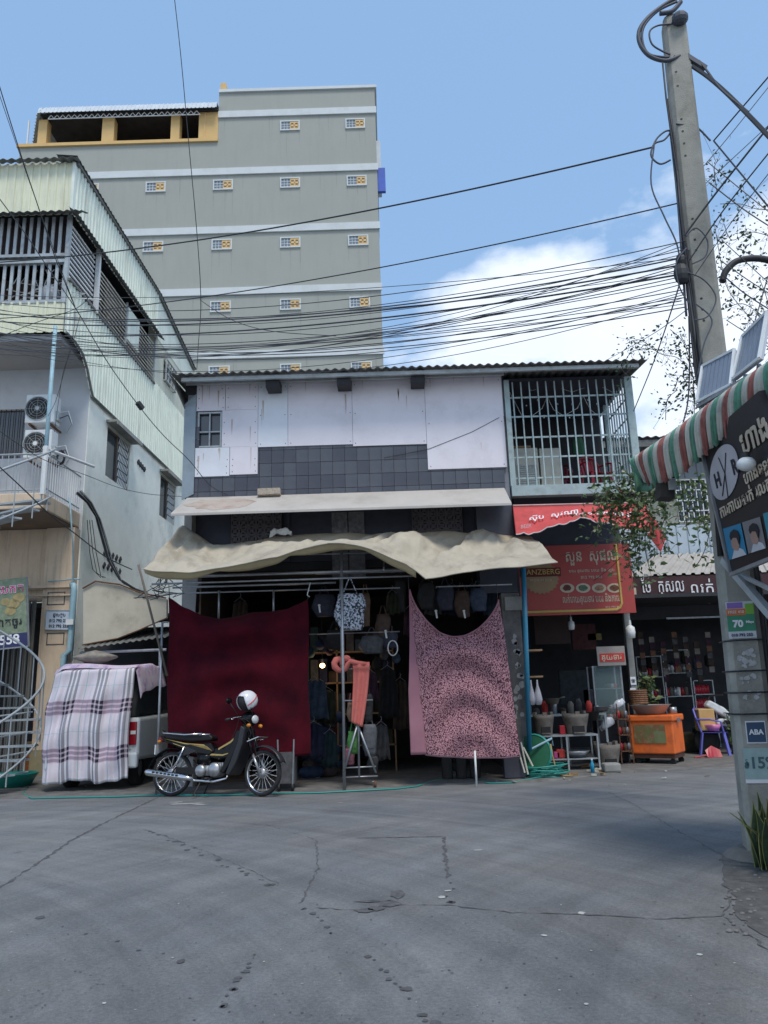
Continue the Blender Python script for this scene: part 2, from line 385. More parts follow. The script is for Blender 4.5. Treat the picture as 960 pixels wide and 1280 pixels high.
structure('pothole', b, m_crack)
m_chalk = mat('pale_paint_spill', (.42, .42, .40), var=.3, scale=14)
b = MB()
for (u, v, rx, ry) in ((232, 1005, .28, .07), (250, 1006, .12, .05), (220, 1003, .10, .05), (425, 1004, .05, .03), (597, 1063, .05, .03), (680, 1170, .02, .02), (727, 1142, .03, .03), (875, 1194, .02, .02), (130, 1255, .012, .012), (733, 1256, .015, .012), (552, 1122, .03, .04), (560, 1114, .03, .03)): blob(b, gr(u, v), rx, ry, 11, .0045)
for i in range(60): blob(b, gr(rnd.uniform(0, 960), rnd.uniform(1000, 1270)), rnd.uniform(.003, .010), rnd.uniform(.003, .012), 6, .0045)
structure('pale_speck', b, m_chalk)

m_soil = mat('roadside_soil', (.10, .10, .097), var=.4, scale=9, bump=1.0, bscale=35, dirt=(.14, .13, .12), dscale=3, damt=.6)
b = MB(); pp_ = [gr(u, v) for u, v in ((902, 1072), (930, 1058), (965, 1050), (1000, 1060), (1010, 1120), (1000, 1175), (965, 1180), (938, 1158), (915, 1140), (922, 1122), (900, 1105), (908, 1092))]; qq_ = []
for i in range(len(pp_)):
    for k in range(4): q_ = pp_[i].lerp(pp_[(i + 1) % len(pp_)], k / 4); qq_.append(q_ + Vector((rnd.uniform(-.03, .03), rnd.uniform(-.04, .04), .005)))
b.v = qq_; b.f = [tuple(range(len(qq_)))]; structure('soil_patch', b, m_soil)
for k_ in range(40):
    g_ = gr(rnd.uniform(900, 965), rnd.uniform(1070, 1170)); b = MB(); s_ = rnd.uniform(.008, .022); b.ell(g_ + Vector((0, 0, .008)), s_, s_ * .8, s_ * .6, 6, 4)
    if k_ < 1: pebbles = b
    else: pebbles.add(b.v, b.f)
o = pebbles.build('pebbles', mat('grey_pebble', (.16, .155, .15), var=.3)); o['kind'] = 'stuff'; o['label'] = 'loose pebbles on the soil at the foot of the concrete pole'; o['category'] = 'pebbles'
# ------------------------------------------------------------------ grey hotel block
m_hotel = mat('hotel_grey_green_paint', (.35, .365, .325), var=.03, scale=.6, dirt=(.31, .325, .295), dscale=.8, damt=.5, streak=True, bump=.3, bscale=8)
m_band = mat('hotel_white_band', (.62, .66, .66), var=.03, dirt=(.45, .47, .46), dscale=.8)
m_orange = mat('orange_ochre_paint', (.66, .44, .18), var=.06)
m_hglass = mat('hotel_louvre_glass', (.22, .26, .30), rough=.15, var=.2, scale=6)
m_breeze = mat('yellow_breeze_block', (.72, .50, .24), var=.08, scale=8)
hotel = Thing('hotel_building', 'tall grey building with rows of tiny windows and an orange rooftop deck', 'building', (-9, 38, 0))
HX0, HX1, HY = -18.66, .2, 35.0
b = MB(); b.box(HX0, HX1, HY, HY + 14, 0, 30.2); hotel.part('wall', b, m_hotel)
b = MB(); b.box(-8.17, HX1, HY, HY + 14, 30.2, 33.25); hotel.part('upper_wall', b, m_hotel)
b = MB(); b.box(-8.17, HX1 + .1, HY - .1, HY + 14, 33.25, 33.42); hotel.part('parapet_coping', b, m_band)
for z in (31.85, 28.35, 24.9, 21.42, 17.95, 14.5):
    x0 = -8.17 if z > 30 else HX0
    b = MB(); b.box(x0, HX1 + .06, HY - .09, HY - .005, z - .19, z + .2); hotel.part('string_course', b, m_band)
# little windows: one built, the rest are copies
fr = MB()
for x0, x1, z0, z1 in ((-.52, .52, .24, .30), (-.52, .52, -.30, -.24), (-.52, -.46, -.24, .24), (.46, .52, -.24, .24)): fr.box(x0, x1, -.07, .02, z0, z1)
fr_me = fr.build('window_frame', m_band); pn = MB(); pn.box(-.46, .0, -.02, .01, -.24, .24); pn_me = pn.build('pane', m_hglass)
mu = MB()
for x in (-.31, -.155): mu.box(x - .012, x + .012, -.04, -.021, -.24, .24)
for z in (-.08, .08): mu.box(-.46, .0, -.045, -.041, z - .012, z + .012)
mu_me = mu.build('glazing_bar', m_band)
bb = MB()
for x0, x1, z0, z1 in ((.0, .46, .14, .24), (.0, .46, -.06, .05), (.0, .46, -.24, -.15), (.0, .05, -.15, .14), (.19, .27, -.15, .14), (.41, .46, -.15, .14)): bb.box(x0, x1, -.05, .0, z0 + .001, z1 - .001)
bb_me = bb.build('breeze_block', m_breeze); hol = MB(); hol.box(.0, .46, .005, .02, -.24, .24); hol_me = hol.build('block_recess', m_dark)
protos = [o for o in (fr_me, pn_me, mu_me, bb_me, hol_me)]
first = True
for z in (31.05, 27.57, 24.08, 20.6, 17.1):
    for x in (-18.3, -14.85, -11.36, -7.85, -4.35, -.88):
        if z > 30 and x < -5: continue
        w = hotel.piece('window_frame', fr_me.data, (x, HY - .0, z))
        for o, nm in ((pn_me, 'pane'), (mu_me, 'glazing_bar'), (bb_me, 'breeze_block'), (hol_me, 'block_recess')):
            c = bpy.data.objects.new(nm, o.data); COL.objects.link(c); c.parent = w
for o in protos: bpy.data.objects.remove(o)
m_streak = mat('rain_streak', (.31, .325, .29), var=.1, scale=3)
for z in (31.05, 27.57, 24.08, 20.6):
    for x in (-14.85, -11.36, -7.85, -4.35, -.88):
        if z > 30 and x < -5: continue
        for dx in (-.5, .5, rnd.uniform(-.3, .3)):
            l_ = rnd.uniform(.5, 1.9); w_ = rnd.uniform(.02, .05); b = MB(); b.poly([(x + dx - w_, HY - .003, z - .31), (x + dx + w_, HY - .003, z - .31), (x + dx + w_ * .5, HY - .003, z - .31 - l_ * .6), (x + dx, HY - .003, z - .31 - l_)], (0, .002, 0)); hotel.part('rain_streak', b, m_streak)
for k in range(34):
    x, z = rnd.uniform(-16, .1), rnd.choice((31.65, 28.15, 24.7, 21.22, 17.75)); l_ = rnd.uniform(.3, 1.6); w_ = rnd.uniform(.02, .07)
    if z > 30: x = rnd.uniform(-8, .1)
    b = MB(); b.poly([(x - w_, HY - .0035, z), (x + w_, HY - .0035, z), (x + w_ * .4, HY - .0035, z - l_ * .7), (x, HY - .0035, z - l_)], (0, .002, 0)); hotel.part('rain_streak', b, m_streak)
# rooftop deck
b = MB(); b.box(HX0 - .15, -8.17, HY - .12, HY + 14, 30.2, 30.38); hotel.part('deck_edge', b, m_orange)
for u0, u1 in ((47, 58), (127, 142), (213, 224), (248, 273)):
    x0, _, _, _ = rect(u0, 150, u0 + 1, 184, HY); x1 = rect(u1, 150, u1 + 1, 184, HY)[0]
    b = MB(); b.box(x0, min(x1, -8.18), HY + .02, HY + .5, 30.38, 31.95 if u0 < 200 else 32.1); hotel.part('deck_column', b, m_orange)
b = MB(); b.box(-8.9, -8.86, HY - .03, HY + .02, 30.38, 32.05); hotel.part('panel_joint', b, m_breeze)
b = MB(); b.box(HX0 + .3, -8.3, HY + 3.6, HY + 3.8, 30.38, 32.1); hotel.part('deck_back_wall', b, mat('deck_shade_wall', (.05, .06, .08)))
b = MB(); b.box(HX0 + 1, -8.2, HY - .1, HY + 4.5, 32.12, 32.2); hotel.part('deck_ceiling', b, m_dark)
b = MB(); b.corr((-17.7, HY - .4, 32.02), (9.5, 0, 0), (0, .15, .44), 44, .03, (0, -1, .2)); hotel.part('deck_roof_fascia', b, m_rooflight)
b = MB(); b.corr((-17.7, HY - .4, 32.02), (-1.3, 2.3, -.5), (.25, .1, .44), 12, .05, (-1, -1, 0)); hotel.part('deck_roof_side', b, m_rooflight)
b = MB(); b.add([(-17.7, HY - .25, 32.44), (-8.2, HY - .25, 32.44), (-8.2, HY + 5, 32.9), (-17.7, HY + 5, 32.9), (-19, HY + 1.9, 31.8)], [(0, 1, 2, 3), (0, 3, 4)]); hotel.part('deck_roof', b, m_rooflight)
b = MB(); zz = 32.02
for i in range(26):
    x = -17.2 + i * .31; b.bar((x, HY - .2, zz - .22), (x + .155, HY - .2, zz), .03); b.bar((x + .155, HY - .2, zz), (x + .31, HY - .2, zz - .22), .03)
b.bar((-17.2, HY - .2, zz - .24), (-9.1, HY - .2, zz - .24), .04); o = hotel.part('roof_truss', b, m_white); o['kind'] = 'stuff'
b = MB(); b.bar((-18.3, HY, 30.3), (-18.3, HY, 31.9), .07); hotel.part('deck_post', b, m_white)
b = MB(); b.box(-8.15, -7.85, HY + .2, HY + .6, 33.42, 34.1); hotel.part('roof_stub', b, m_orange)
b = MB(); b.box(.2, .42, HY + .4, HY + .9, 27.2, 30.3); hotel.part('service_duct', b, m_rooflight)
b = MB(); b.box(.205, .62, HY + .1, HY + .3, 27.0, 28.4); hotel.part('side_sign', b, mat('blue_sign_face', (.04, .10, .45), rough=.4))

# ------------------------------------------------------------------ wall with openings
def wall_holes(b, put, s0, s1, z0, z1, holes, th):
    """put(s, o, z) -> point; o runs from 0 (face) to -th (inside)"""
    ss = sorted({s0, s1, *[h[0] for h in holes], *[h[1] for h in holes]}); zs = sorted({z0, z1, *[h[2] for h in holes], *[h[3] for h in holes]})
    inside = lambda i, j: 0 <= i < len(ss) - 1 and 0 <= j < len(zs) - 1 and not any(h[0] <= (ss[i] + ss[i + 1]) / 2 <= h[1] and h[2] <= (zs[j] + zs[j + 1]) / 2 <= h[3] for h in holes)
    for i in range(len(ss) - 1):
        for j in range(len(zs) - 1):
            if not inside(i, j): continue
            A, B, C, D = ss[i], ss[i + 1], zs[j], zs[j + 1]
            q = [put(A, 0, C), put(B, 0, C), put(B, 0, D), put(A, 0, D), put(A, -th, C), put(B, -th, C), put(B, -th, D), put(A, -th, D)]
            fs = [(0, 1, 2, 3), (7, 6, 5, 4)]
            if not inside(i - 1, j): fs.append((0, 3, 7, 4))
            if not inside(i + 1, j): fs.append((1, 5, 6, 2))
            if not inside(i, j - 1): fs.append((0, 4, 5, 1))
            if not inside(i, j + 1): fs.append((3, 2, 6, 7))
            b.add(q, fs)
    return b
# ------------------------------------------------------------------ left building
LC = Vector((-6.98, 15.6, 0)); LA = R(1.25); LD = Vector((math.sin(LA), math.cos(LA), 0)); LN = Vector((math.cos(LA), -math.sin(LA), 0))
def L(s, o, z): return LC + LD * s + LN * o + Vector((0, 0, z))
lh = Thing('corner_house', 'pale green clad corner house on the left with barred balconies and slatted side', 'building', (-9, 18, 0))
w1, w2, w3 = (2.78, 4.40, 7.0, 8.3), (7.08, 8.65, 6.98, 8.28), (6.95, 7.98, 11.32, 12.03)
b = wall_holes(MB(), L, 1.6, 14, 0, 8.75, [w1, w2], .2); lh.part('side_wall', b, m_plaster)
b = wall_holes(MB(), lambda s, o, z: L(s, o, z), 6.0, 14, 10.8, 13.2, [w3], .2); lh.part('upper_side_wall', b, mat('cream_plaster', (.62, .63, .52), var=.05, dirt=(.34, .34, .27), dscale=1.2, streak=True, damt=.5, bump=.2))
b = MB(); b.corr(L(.0, .02, 12.45), LD * 6.1, (0, 0, 1.38), 34, .035, LN); lh.part('side_cladding_top', b, m_clad)
b = MB()
n = 36     # lower side cladding: its foot is cut in a curve over the balcony
foot = [(0, 9.5), (.5, 9.49), (.9, 9.40), (1.2, 9.15), (1.45, 8.8), (1.6, 8.62), (14, 8.58)]
for (s0, s1, zt) in ((0, 6.0, 10.82), (6.0, 12.0, 10.9)):
    nn = int((s1 - s0) / .17); g = []
    prof = []
    for i in range(nn):
        for a, h in ((0, 0), (.62, 0), (.70, 1), (.92, 1)): prof.append((s0 + (s1 - s0) * (i + a) / nn, h * .035 + .02))
    prof.append((s1, .02))
    b.sheet([[L(s, h, interp(foot, s)) for s, h in prof], [L(s, h, zt) for s, h in prof]], .004, off=-LN)
lh.part('side_cladding', b, m_clad)
b = MB(); b.corr((-12, 15.6, 9.5), (5.02, 0, 0), (0, 0, .75), 26, .03, (0, -1, 0)); lh.part('front_cladding', b, m_clad_front)
b = MB(); b.corr((-12, 15.6, 12.45), (5.02, 0, 0), (0, 0, 1.38), 26, .03, (0, -1, 0)); lh.part('front_cladding_top', b, m_clad_front)
b = MB(); b.box(-7.02, -6.955, 15.555, 15.64, 12.46, 13.8); lh.part('corner_flashing', b, m_clad)
# floors and hidden inner walls
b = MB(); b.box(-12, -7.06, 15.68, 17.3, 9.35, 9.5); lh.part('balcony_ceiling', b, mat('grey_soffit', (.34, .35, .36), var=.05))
b = MB(); b.box(-12, -7.1, 15.7, 22, 10.2, 10.3); lh.part('upper_floor', b, m_wood)
b = MB(); b.box(-12, -7.3, 18.6, 18.8, 10.3, 12.6); b.box(-7.35, -7.25, 18.6, 26, 10.3, 12.6); lh.part('inner_wall', b, mat('pinkish_inner_wall', (.30, .23, .20)))
b = MB(); b.box(-12, -7.0, 15.75, 25.5, 12.9, 13.0); lh.part('inner_ceiling', b, m_dark)
b = MB(); b.box(-12.2, -12.0, 15.6, 25.3, 0, 13.8); lh.part('end_wall', b, m_plaster)
b = MB(); b.box(-12, -7.05, 25.3, 29.5, 5, 13.2); lh.part('rear_block', b, m_plaster)
# front wall behind the lower balcony
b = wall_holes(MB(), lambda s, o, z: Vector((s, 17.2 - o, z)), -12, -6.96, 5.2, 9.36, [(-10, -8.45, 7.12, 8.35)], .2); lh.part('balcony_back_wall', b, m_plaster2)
b = MB(); b.box(-10, -8.45, 17.3, 17.34, 7.12, 8.35); wo = lh.part('dark_window', b, m_glass)
for i in range(13): bb = MB(); x = -9.9 + i * .12; bb.box(x, x + .012, 17.22, 17.235, 7.12, 8.35); lh.part('grille_bar', bb, m_black, wo)
b = MB(); b.box(-12, -7.0, 15.3, 17.19, 5.40, 5.74); bevel(lh.part('balcony_slab', b, m_tan), .02)
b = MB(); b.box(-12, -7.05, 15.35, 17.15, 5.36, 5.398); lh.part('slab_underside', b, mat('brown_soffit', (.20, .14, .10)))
# ground floor front
b = MB(); b.box(-7.6, -6.975, 16.9, 17.19, 0, 5.35); lh.part('pillar', b, m_tan)
b = MB(); b.box(-7.62, -6.965, 16.87, 16.899, .0, .55); lh.part('pillar_plinth', b, mat('yellowish_render', (.30, .25, .14), dirt=(.1, .09, .07), damt=.8))
b = MB(); b.box(-12, -7.601, 17.0, 17.19, 3.72, 5.35); lh.part('fascia_wall', b, m_tan)
b = MB(); b.box(-12, -6.96, 16.82, 16.9, 3.98, 4.04); b.box(-12, -6.96, 16.84, 16.9, 3.80, 3.83); lh.part('moulding', b, m_tan)
for (u0, v0, u1, v1) in ((59, 740, 81, 756), (58, 791, 80, 806)):
    x0, x1, z0, z1 = rect(u0, v0, u1, v1, 16.89); b = MB()
    for q in ((x0, x1, z0, z0 + .02), (x0, x1, z1 - .02, z1), (x0, x0 + .02, z0, z1), (x1 - .02, x1, z0, z1)): b.box(q[0], q[1], 16.893, 16.899, q[2], q[3])
    lh.part('plaster_chase', b, m_stain)
b = MB(); b.box(-12, -7.7, 20, 20.1, 0, 3.7); b.box(-12, -7.6, 17.2, 20, 3.6, 3.7); b.box(-7.62, -7.56, 17.2, 20, 0, 3.7); lh.part('shop_interior', b, m_dark)
# folding gate beside the pillar
for i in range(9):
    b = MB(); x = -8.18 + i * .062; y = 16.7 + (.04 if i % 2 else 0); b.box(x, x + .035, y, y + .05, .05, 3.7); lh.part('gate_strip', b, mat('grey_brown_gate', (.17, .16, .14), dirt=(.07, .06, .05)))
# awning strips of corrugated sheet
b = MB(); b.corr(L(-.25, .24, 12.30), LD * 6.5, -LN * .22 + Vector((0, 0, .17)), 40, .035, (0.4, 0, 1), kind='sin'); lh.part('side_awning', b, m_roof)
b = MB(); b.corr((-12, 15.22, 12.27), (5.4, 0, 0), (0, .4, .2), 30, .035, (0, -.4, 1), kind='sin'); lh.part('front_awning', b, m_roof)
b = MB(); b.corr(L(-.2, .12, 13.84), LD * 6.3, -LN * .5 + Vector((0, 0, .06)), 36, .035, (0, 0, 1), kind='sin'); b.corr(L(6.12, .12, 13.85), LD * 4.2 + Vector((0, 0, -.72)), -LN * .5 + Vector((0, 0, .06)), 22, .035, (0, 0, 1), kind='sin'); lh.part('roof_edge_side', b, m_roof)
b = MB(); b.corr((-12, 15.4, 13.80), (5.15, 0, 0), (0, .18, .03), 26, .045, (0, 0, 1), kind='sin'); lh.part('roof_edge_front', b, m_roof)
b = MB(); b.bar(L(0, .06, 13.8), L(6.1, .06, 13.82), .05, .07); b.bar(L(6.1, .06, 13.82), L(10.2, .06, 13.1), .05, .07); lh.part('barge_strip', b, m_roof)
b = MB(); b.add([L(6.1, .015, 12.4), L(10.2, .015, 12.4), L(10.2, .015, 13.1), L(6.1, .015, 13.8), L(6.1, -.1, 12.4), L(10.2, -.1, 12.4), L(10.2, -.1, 13.1), L(6.1, -.1, 13.8)], [(0, 1, 2, 3), (7, 6, 5, 4), (0, 4, 5, 1), (1, 5, 6, 2), (2, 6, 7, 3), (3, 7, 4, 0)]); lh.part('gable_board', b, m_clad)
# foot strip of the cladding and lower hood line
b = MB(); b.tube([L(s, .07, interp(foot, s) - .01) for s in (0, .5, .9, 1.2, 1.45, 1.6, 5, 9.6)], .03, 5); lh.part('cladding_foot_trim', b, m_roof)
# slats: the third floor side opening
sl_me = None
for i in range(11):
    z = 10.92 + i * .128; b = MB(); b.bar(L(.05, -.02, z), L(1.42, -.02, z), .035, .045); lh.part('side_bar', b, m_white)
for i in range(11):
    z = 10.90 + i * .118; b = MB(); a, c = L(1.6, -.02, z), L(5.92, -.02, z); nrm = Vector((.5, 0, .86))
    b.bar(a, c, .085, .022, up=LN * .7 + Vector((0, 0, .7))); lh.part('slat', b, mat('cream_slat', (.74, .73, .66), rough=.6, dirt=(.35, .32, .28), dscale=3, damt=.4))
b = MB(); b.bar(L(1.5, .05, 10.75), L(1.5, .05, 12.55), .10, .10); lh.part('opening_post', b, m_white)
b = MB(); b.bar(L(5.98, .03, 10.75), L(5.98, .03, 12.3), .05, .05); b.bar(L(3.65, .0, 10.85), L(3.65, .0, 12.2), .05, .04); lh.part('slat_stile', b, m_steel)
b = MB(); b.add([L(3.72, .03, 11.15), L(4.6, .03, 11.15), L(4.6, .03, 12.1), L(3.72, .03, 12.1), L(3.72, .0, 11.15), L(4.6, .0, 11.15), L(4.6, .0, 12.1), L(3.72, .0, 12.1)], [(0, 1, 2, 3), (7, 6, 5, 4), (0, 4, 5, 1), (1, 5, 6, 2), (2, 6, 7, 3), (3, 7, 4, 0)]); lh.part('blanking_panel', b, m_clad)
b = MB(); b.bar(L(0, .05, 10.80), L(6.0, .05, 10.80), .06, .06); lh.part('sill_rail', b, m_roof)
# front barred opening
for i in range(20):
    x = -7.08 - i * .17; b = MB(); b.box(x, x + .07, 15.60, 15.63, 11.38, 12.4); lh.part('upper_bar', b, m_steel)
    x2 = x - .03; b = MB(); b.box(x2, x2 + .07, 15.64, 15.67, 10.25, 11.25); lh.part('lower_bar', b, m_steel)
b = MB(); b.box(-12, -7.0, 15.58, 15.70, 11.22, 11.30); b.box(-12, -7.0, 15.58, 15.70, 11.38, 11.45); b.box(-12, -7.0, 15.58, 15.70, 10.22, 10.29); lh.part('bar_rail', b, m_steel)
b = MB(); b.box(-7.05, -6.97, 15.56, 15.66, 10.2, 12.42); lh.part('corner_post', b, m_steel)
b = MB(); b.box(-12, -7.1, 15.9, 15.94, 11.4, 12.4); lh.part('dark_screen', b, mat('maroon_screen', (.05, .035, .035)))
# clutter kept behind the upper bars
b = MB(); b.ell((-7.5, 15.95, 10.6), .22, .2, .28); single('laundry_bundle', b, mat('pale_cloth', (.45, .5, .55), scale=8, var=.3), 'bundle of pale wires and cloth heaped behind the upper balcony bars', 'bundle')
for k in range(5):
    b = MB(); p0 = Vector((-8.2 + k * .2, 15.85, 11.2)); b.tube([p0 + Vector((rnd.uniform(-.15, .25) * i, 0, -.16 * i)) for i in range(6)], .012, 5)
    single('dangling_wire', b, m_white, 'thin white wire dangling behind the upper balcony bars of the corner house', 'wire', group='wires behind the balcony bars')
# side windows
def side_window(w, hood=True):
    s0, s1, z0, z1 = w; b = MB()
    for a, c, d, e in ((s0, s1, z0, z0 + .05), (s0, s1, z1 - .05, z1), (s0, s0 + .05, z0 + .05, z1 - .05), (s1 - .05, s1, z0 + .05, z1 - .05), ((s0 + s1) / 2 - .03, (s0 + s1) / 2 + .03, z0 + .05, z1 - .05)):
        b.add([L(a, -.04, d), L(c, -.04, d), L(c, -.04, e), L(a, -.04, e), L(a, -.1, d), L(c, -.1, d), L(c, -.1, e), L(a, -.1, e)], [(0, 1, 2, 3), (7, 6, 5, 4), (0, 4, 5, 1), (1, 5, 6, 2), (2, 6, 7, 3), (3, 7, 4, 0)])
    f = lh.part('window', b, mat('brown_window_frame', (.13, .10, .08)))
    b = MB(); b.add([L(s0, -.08, z0), L(s1, -.08, z0), L(s1, -.08, z1), L(s0, -.08, z1)], [(0, 1, 2, 3)]); lh.part('pane', b, m_glass, f)
    for i in range(7):
        s = lerp((s0 + s1) / 2 + .05, s1 - .05, (i + .5) / 7); b = MB()
        for k in range(6):
            z = lerp(z0, z1, (k + .5) / 6); b.bar(L(s - .04, -.03, z - .09), L(s + .04, -.03, z + .09), .015, .03)
        lh.part('ornamental_bar', b, m_white, f)
    b = MB(); b.bar(L(s0 - .12, .14, z1 + .09), L(s1 + .1, .14, z1 + .09), .30, .06); b.bar(L(s0 - .12, .29, z1 + .05), L(s1 + .1, .29, z1 + .05), .03, .10); lh.part('window_hood', b, m_concrete, f)
side_window(w1); side_window(w2)
b = MB(); s0, s1, z0, z1 = w3; b.add([L(s0, -.1, z0), L(s1, -.1, z0), L(s1, -.1, z1), L(s0, -.1, z1)], [(0, 1, 2, 3)]); f = lh.part('barred_window', b, m_glass)
for i in range(5): b = MB(); s = lerp(s0, s1, i / 4); b.bar(L(s, .09, z0), L(s, .09, z1), .04); lh.part('window_bar', b, m_steel, f)
for i in range(4): b = MB(); z = lerp(z0, z1, i / 3); b.bar(L(s0, .10, z), L(s1, .10, z), .035); lh.part('window_bar', b, m_steel, f)
b = MB(); b.bar(L(s0, 0, z0), L(s0, .1, z0), .04); b.bar(L(s0, 0, z1), L(s0, .1, z1), .04); b.bar(L(s1, 0, z0), L(s1, .1, z0), .04); b.bar(L(s1, 0, z1), L(s1, .1, z1), .04); lh.part('cage_bracket', b, m_steel, f)
for k in range(4): b = MB(); b.bar(L(5.0 + k * .17, .01, 7.98 - k * .02), L(5.09 + k * .17, .01, 8.08 - k * .02), .06, .1); lh.part('wall_vent', b, m_dark)
for k in range(5):
    for r in range(2): b = MB(); b.bar(L(2.95 + k * .26, .01, 5.02 - r * .32), L(3.06 + k * .26, .01, 5.14 - r * .32), .03, .10); lh.part('vent_slot', b, m_dark)
# lower balcony railing
for i in range(13):
    x = -7.05 - i * .13; b = MB(); b.tube([(x, 15.36, 5.74), (x, 15.36, 6.6)], .011, 6); lh.part('railing_bar', b, m_steel_pale)
b = MB(); b.tube([(-12, 15.36, 6.6), (-7.02, 15.36, 6.6)], .02, 6); b.tube([(-12, 15.36, 5.82), (-7.02, 15.36, 5.82)], .015, 6); b.tube([(-7.02, 15.36, 6.6), (-7.02, 17.15, 6.6)], .02, 6); b.tube([(-7.02, 15.36, 5.85), (-7.02, 17.15, 5.85)], .015, 6); lh.part('top_rail', b, m_steel_pale)
for i in range(15):
    y = 15.48 + i * .115; b = MB(); b.tube([(-7.02, y, 5.74), (-7.02, y, 6.6)], .009, 5); lh.part('railing_bar', b, m_white)
b = MB(); b.tube([(-7.05, 15.34, 5.5), (-7.04, 15.33, 9.5)], .045, 8); lh.part('corner_pole', b, m_paleblue, smooth=True)
b = MB(); b.tube([(-7.05, 15.34, 5.7), (-7.05, 15.34, 6.75)], .06, 8); b.tube([(-7.1, 15.34, 6.72), (-6.55, 16.7, 6.7)], .035, 8); lh.part('rail_stub', b, m_white)
b = MB(); b.tube([(-7.0, 15.34, 9.0), (-6.7, 15.34, 9.02)], .012, 5); lh.part('pole_arm', b, m_galv)
# pipes
b = MB(); b.tube([(-6.94, 16.86, 4.05), (-6.88, 16.8, 4.0), (-6.87, 16.8, 3.9), (-6.87, 16.8, 2.6), (-6.98, 16.78, 2.5), (-7.0, 16.78, 1.0)], .07, 10); lh.part('down_pipe', b, m_paleblue, smooth=True)
b = MB(); b.tube([at(87, 622, 16.2), at(91, 680, 16.5), at(91, 730, 16.8), at(90, 826, 16.8)], .018, 6); b.tube([at(60, 727, 16.8), at(92, 724, 16.8), at(100, 724, 16.8)], .016, 6); lh.part('thin_pipe', b, m_paleblue, smooth=True)
b = MB(); b.box(-6.96, -6.80, 16.68, 16.72, 3.14, 3.26); lh.part('taped_joint', b, m_white)
for k in range(5):
    b = MB(); o2 = k * 1.6; b.tube([at(95 + o2, 617 - k, 16.6), at(108 + o2, 628, 17.0), at(119 + o2, 645 + k, 17.4), at(127 + o2, 675, 17.6), at(134 + o2, 700, 17.8), at(148 + o2, 722 + k * 2, 17.9), at(172 + o2 * 2, 741, 17.9)], .03 if k == 1 else .013, 6)
    lh.part('wall_cable', b, m_cable if k % 2 else m_galv, smooth=True)
for k in range(3):
    b = MB(); b.tube([at(109 + k * 3, 650, 17.1), at(112 + k * 4, 690, 17.1), at(116 + k * 5, 712 + k * 4, 17.2), at(126 + k * 3, 722, 17.2)], .009, 5); lh.part('wall_cable', b, m_cable)

# air conditioners on the balcony wall
def ac_unit(x, y, z, label, w=.78, h=.58, d=.34, dark=.5):
    t = Thing('air_conditioner', label, 'air conditioner', (x, y, z), 'air conditioners on the lower balcony')
    b = MB(); b.box(x, x + w, y, y + d, z, z + h); bevel(t.part('casing', b, m_white), .015)
    cx, cz, r = x + w * .42, z + h * .5, h * .43
    b = MB(); b.lathe((cx, y - .004, cz), [(r, 0), (r, .012), (r - .02, .014), (r - .02, .0)], 28, axis=(0, -1, 0)); t.part('fan_ring', b, m_steel)
    b = MB(); b.lathe((cx, y - .002, cz), [(0.001, .0), (r - .02, .0)], 28, axis=(0, -1, 0)); t.part('fan_opening', b, m_dark)
    b = MB()
    for q in (.25, .45, .65, .85): b.tube([(cx + r * q * math.cos(a * .35), y - .02, cz + r * q * math.sin(a * .35)) for a in range(19)], .004, 4)
    for a in range(8): b.tube([(cx, y - .018, cz), (cx + r * math.cos(a * math.pi / 4), y - .018, cz + r * math.sin(a * math.pi / 4))], .004, 4)
    t.part('fan_guard', b, m_steel)
    b = MB(); b.lathe((cx, y - .01, cz), [(.001, .02), (.05, .018), (.055, 0)], 14, axis=(0, -1, 0)); t.part('fan_hub', b, m_white if dark < .4 else m_steel)
    b = MB(); b.bar((x + .1, y + .02, z - .03), (x + .1, y + d + .3, z - .03), .04); b.bar((x + w - .1, y + .02, z - .03), (x + w - .1, y + d + .3, z - .03), .04); t.part('bracket', b, m_rust)
    b = MB(); b.box(x + w, x + w + .05, y + .08, y + .28, z + .08, z + .3); t.part('valve_cover', b, m_steel)
    for k in range(2): b = MB(); b.tube([(x + w + .03, y + .2, z + .3 - k * .15), (x + w + .22, y + .25, z + .35 - k * .1), (x + w + .3, y + .3, z + .05), (x + w + .18, y + .35, z - .15)], .012, 5); t.part('hose', b, m_black if k else m_white)
x0, x1, z0, z1 = rect(32, 493, 68, 528, 16.5); ac_unit(x0, 16.5, z0, 'upper of two white air conditioners stacked on the lower balcony wall', x1 - x0, z1 - z0)
x0, x1, z0, z1 = rect(30, 537, 64, 572, 16.4); ac_unit(x0, 16.4, z0, 'lower air conditioner with white fan hub behind the balcony railing', x1 - x0, z1 - z0, dark=.3)
b = MB(); c0 = at(76, 572, 16.0)
for k in range(4): b.tube([c0 + Vector((.09 * math.cos(a * .5), rnd.uniform(-.02, .02), .17 * math.sin(a * .5))) * (1 - k * .08) for a in range(14)], .012, 5)
single('cable_coil', b, m_black, 'black coil of cable hung from the balcony corner beside the lower air conditioner', 'cable coil')

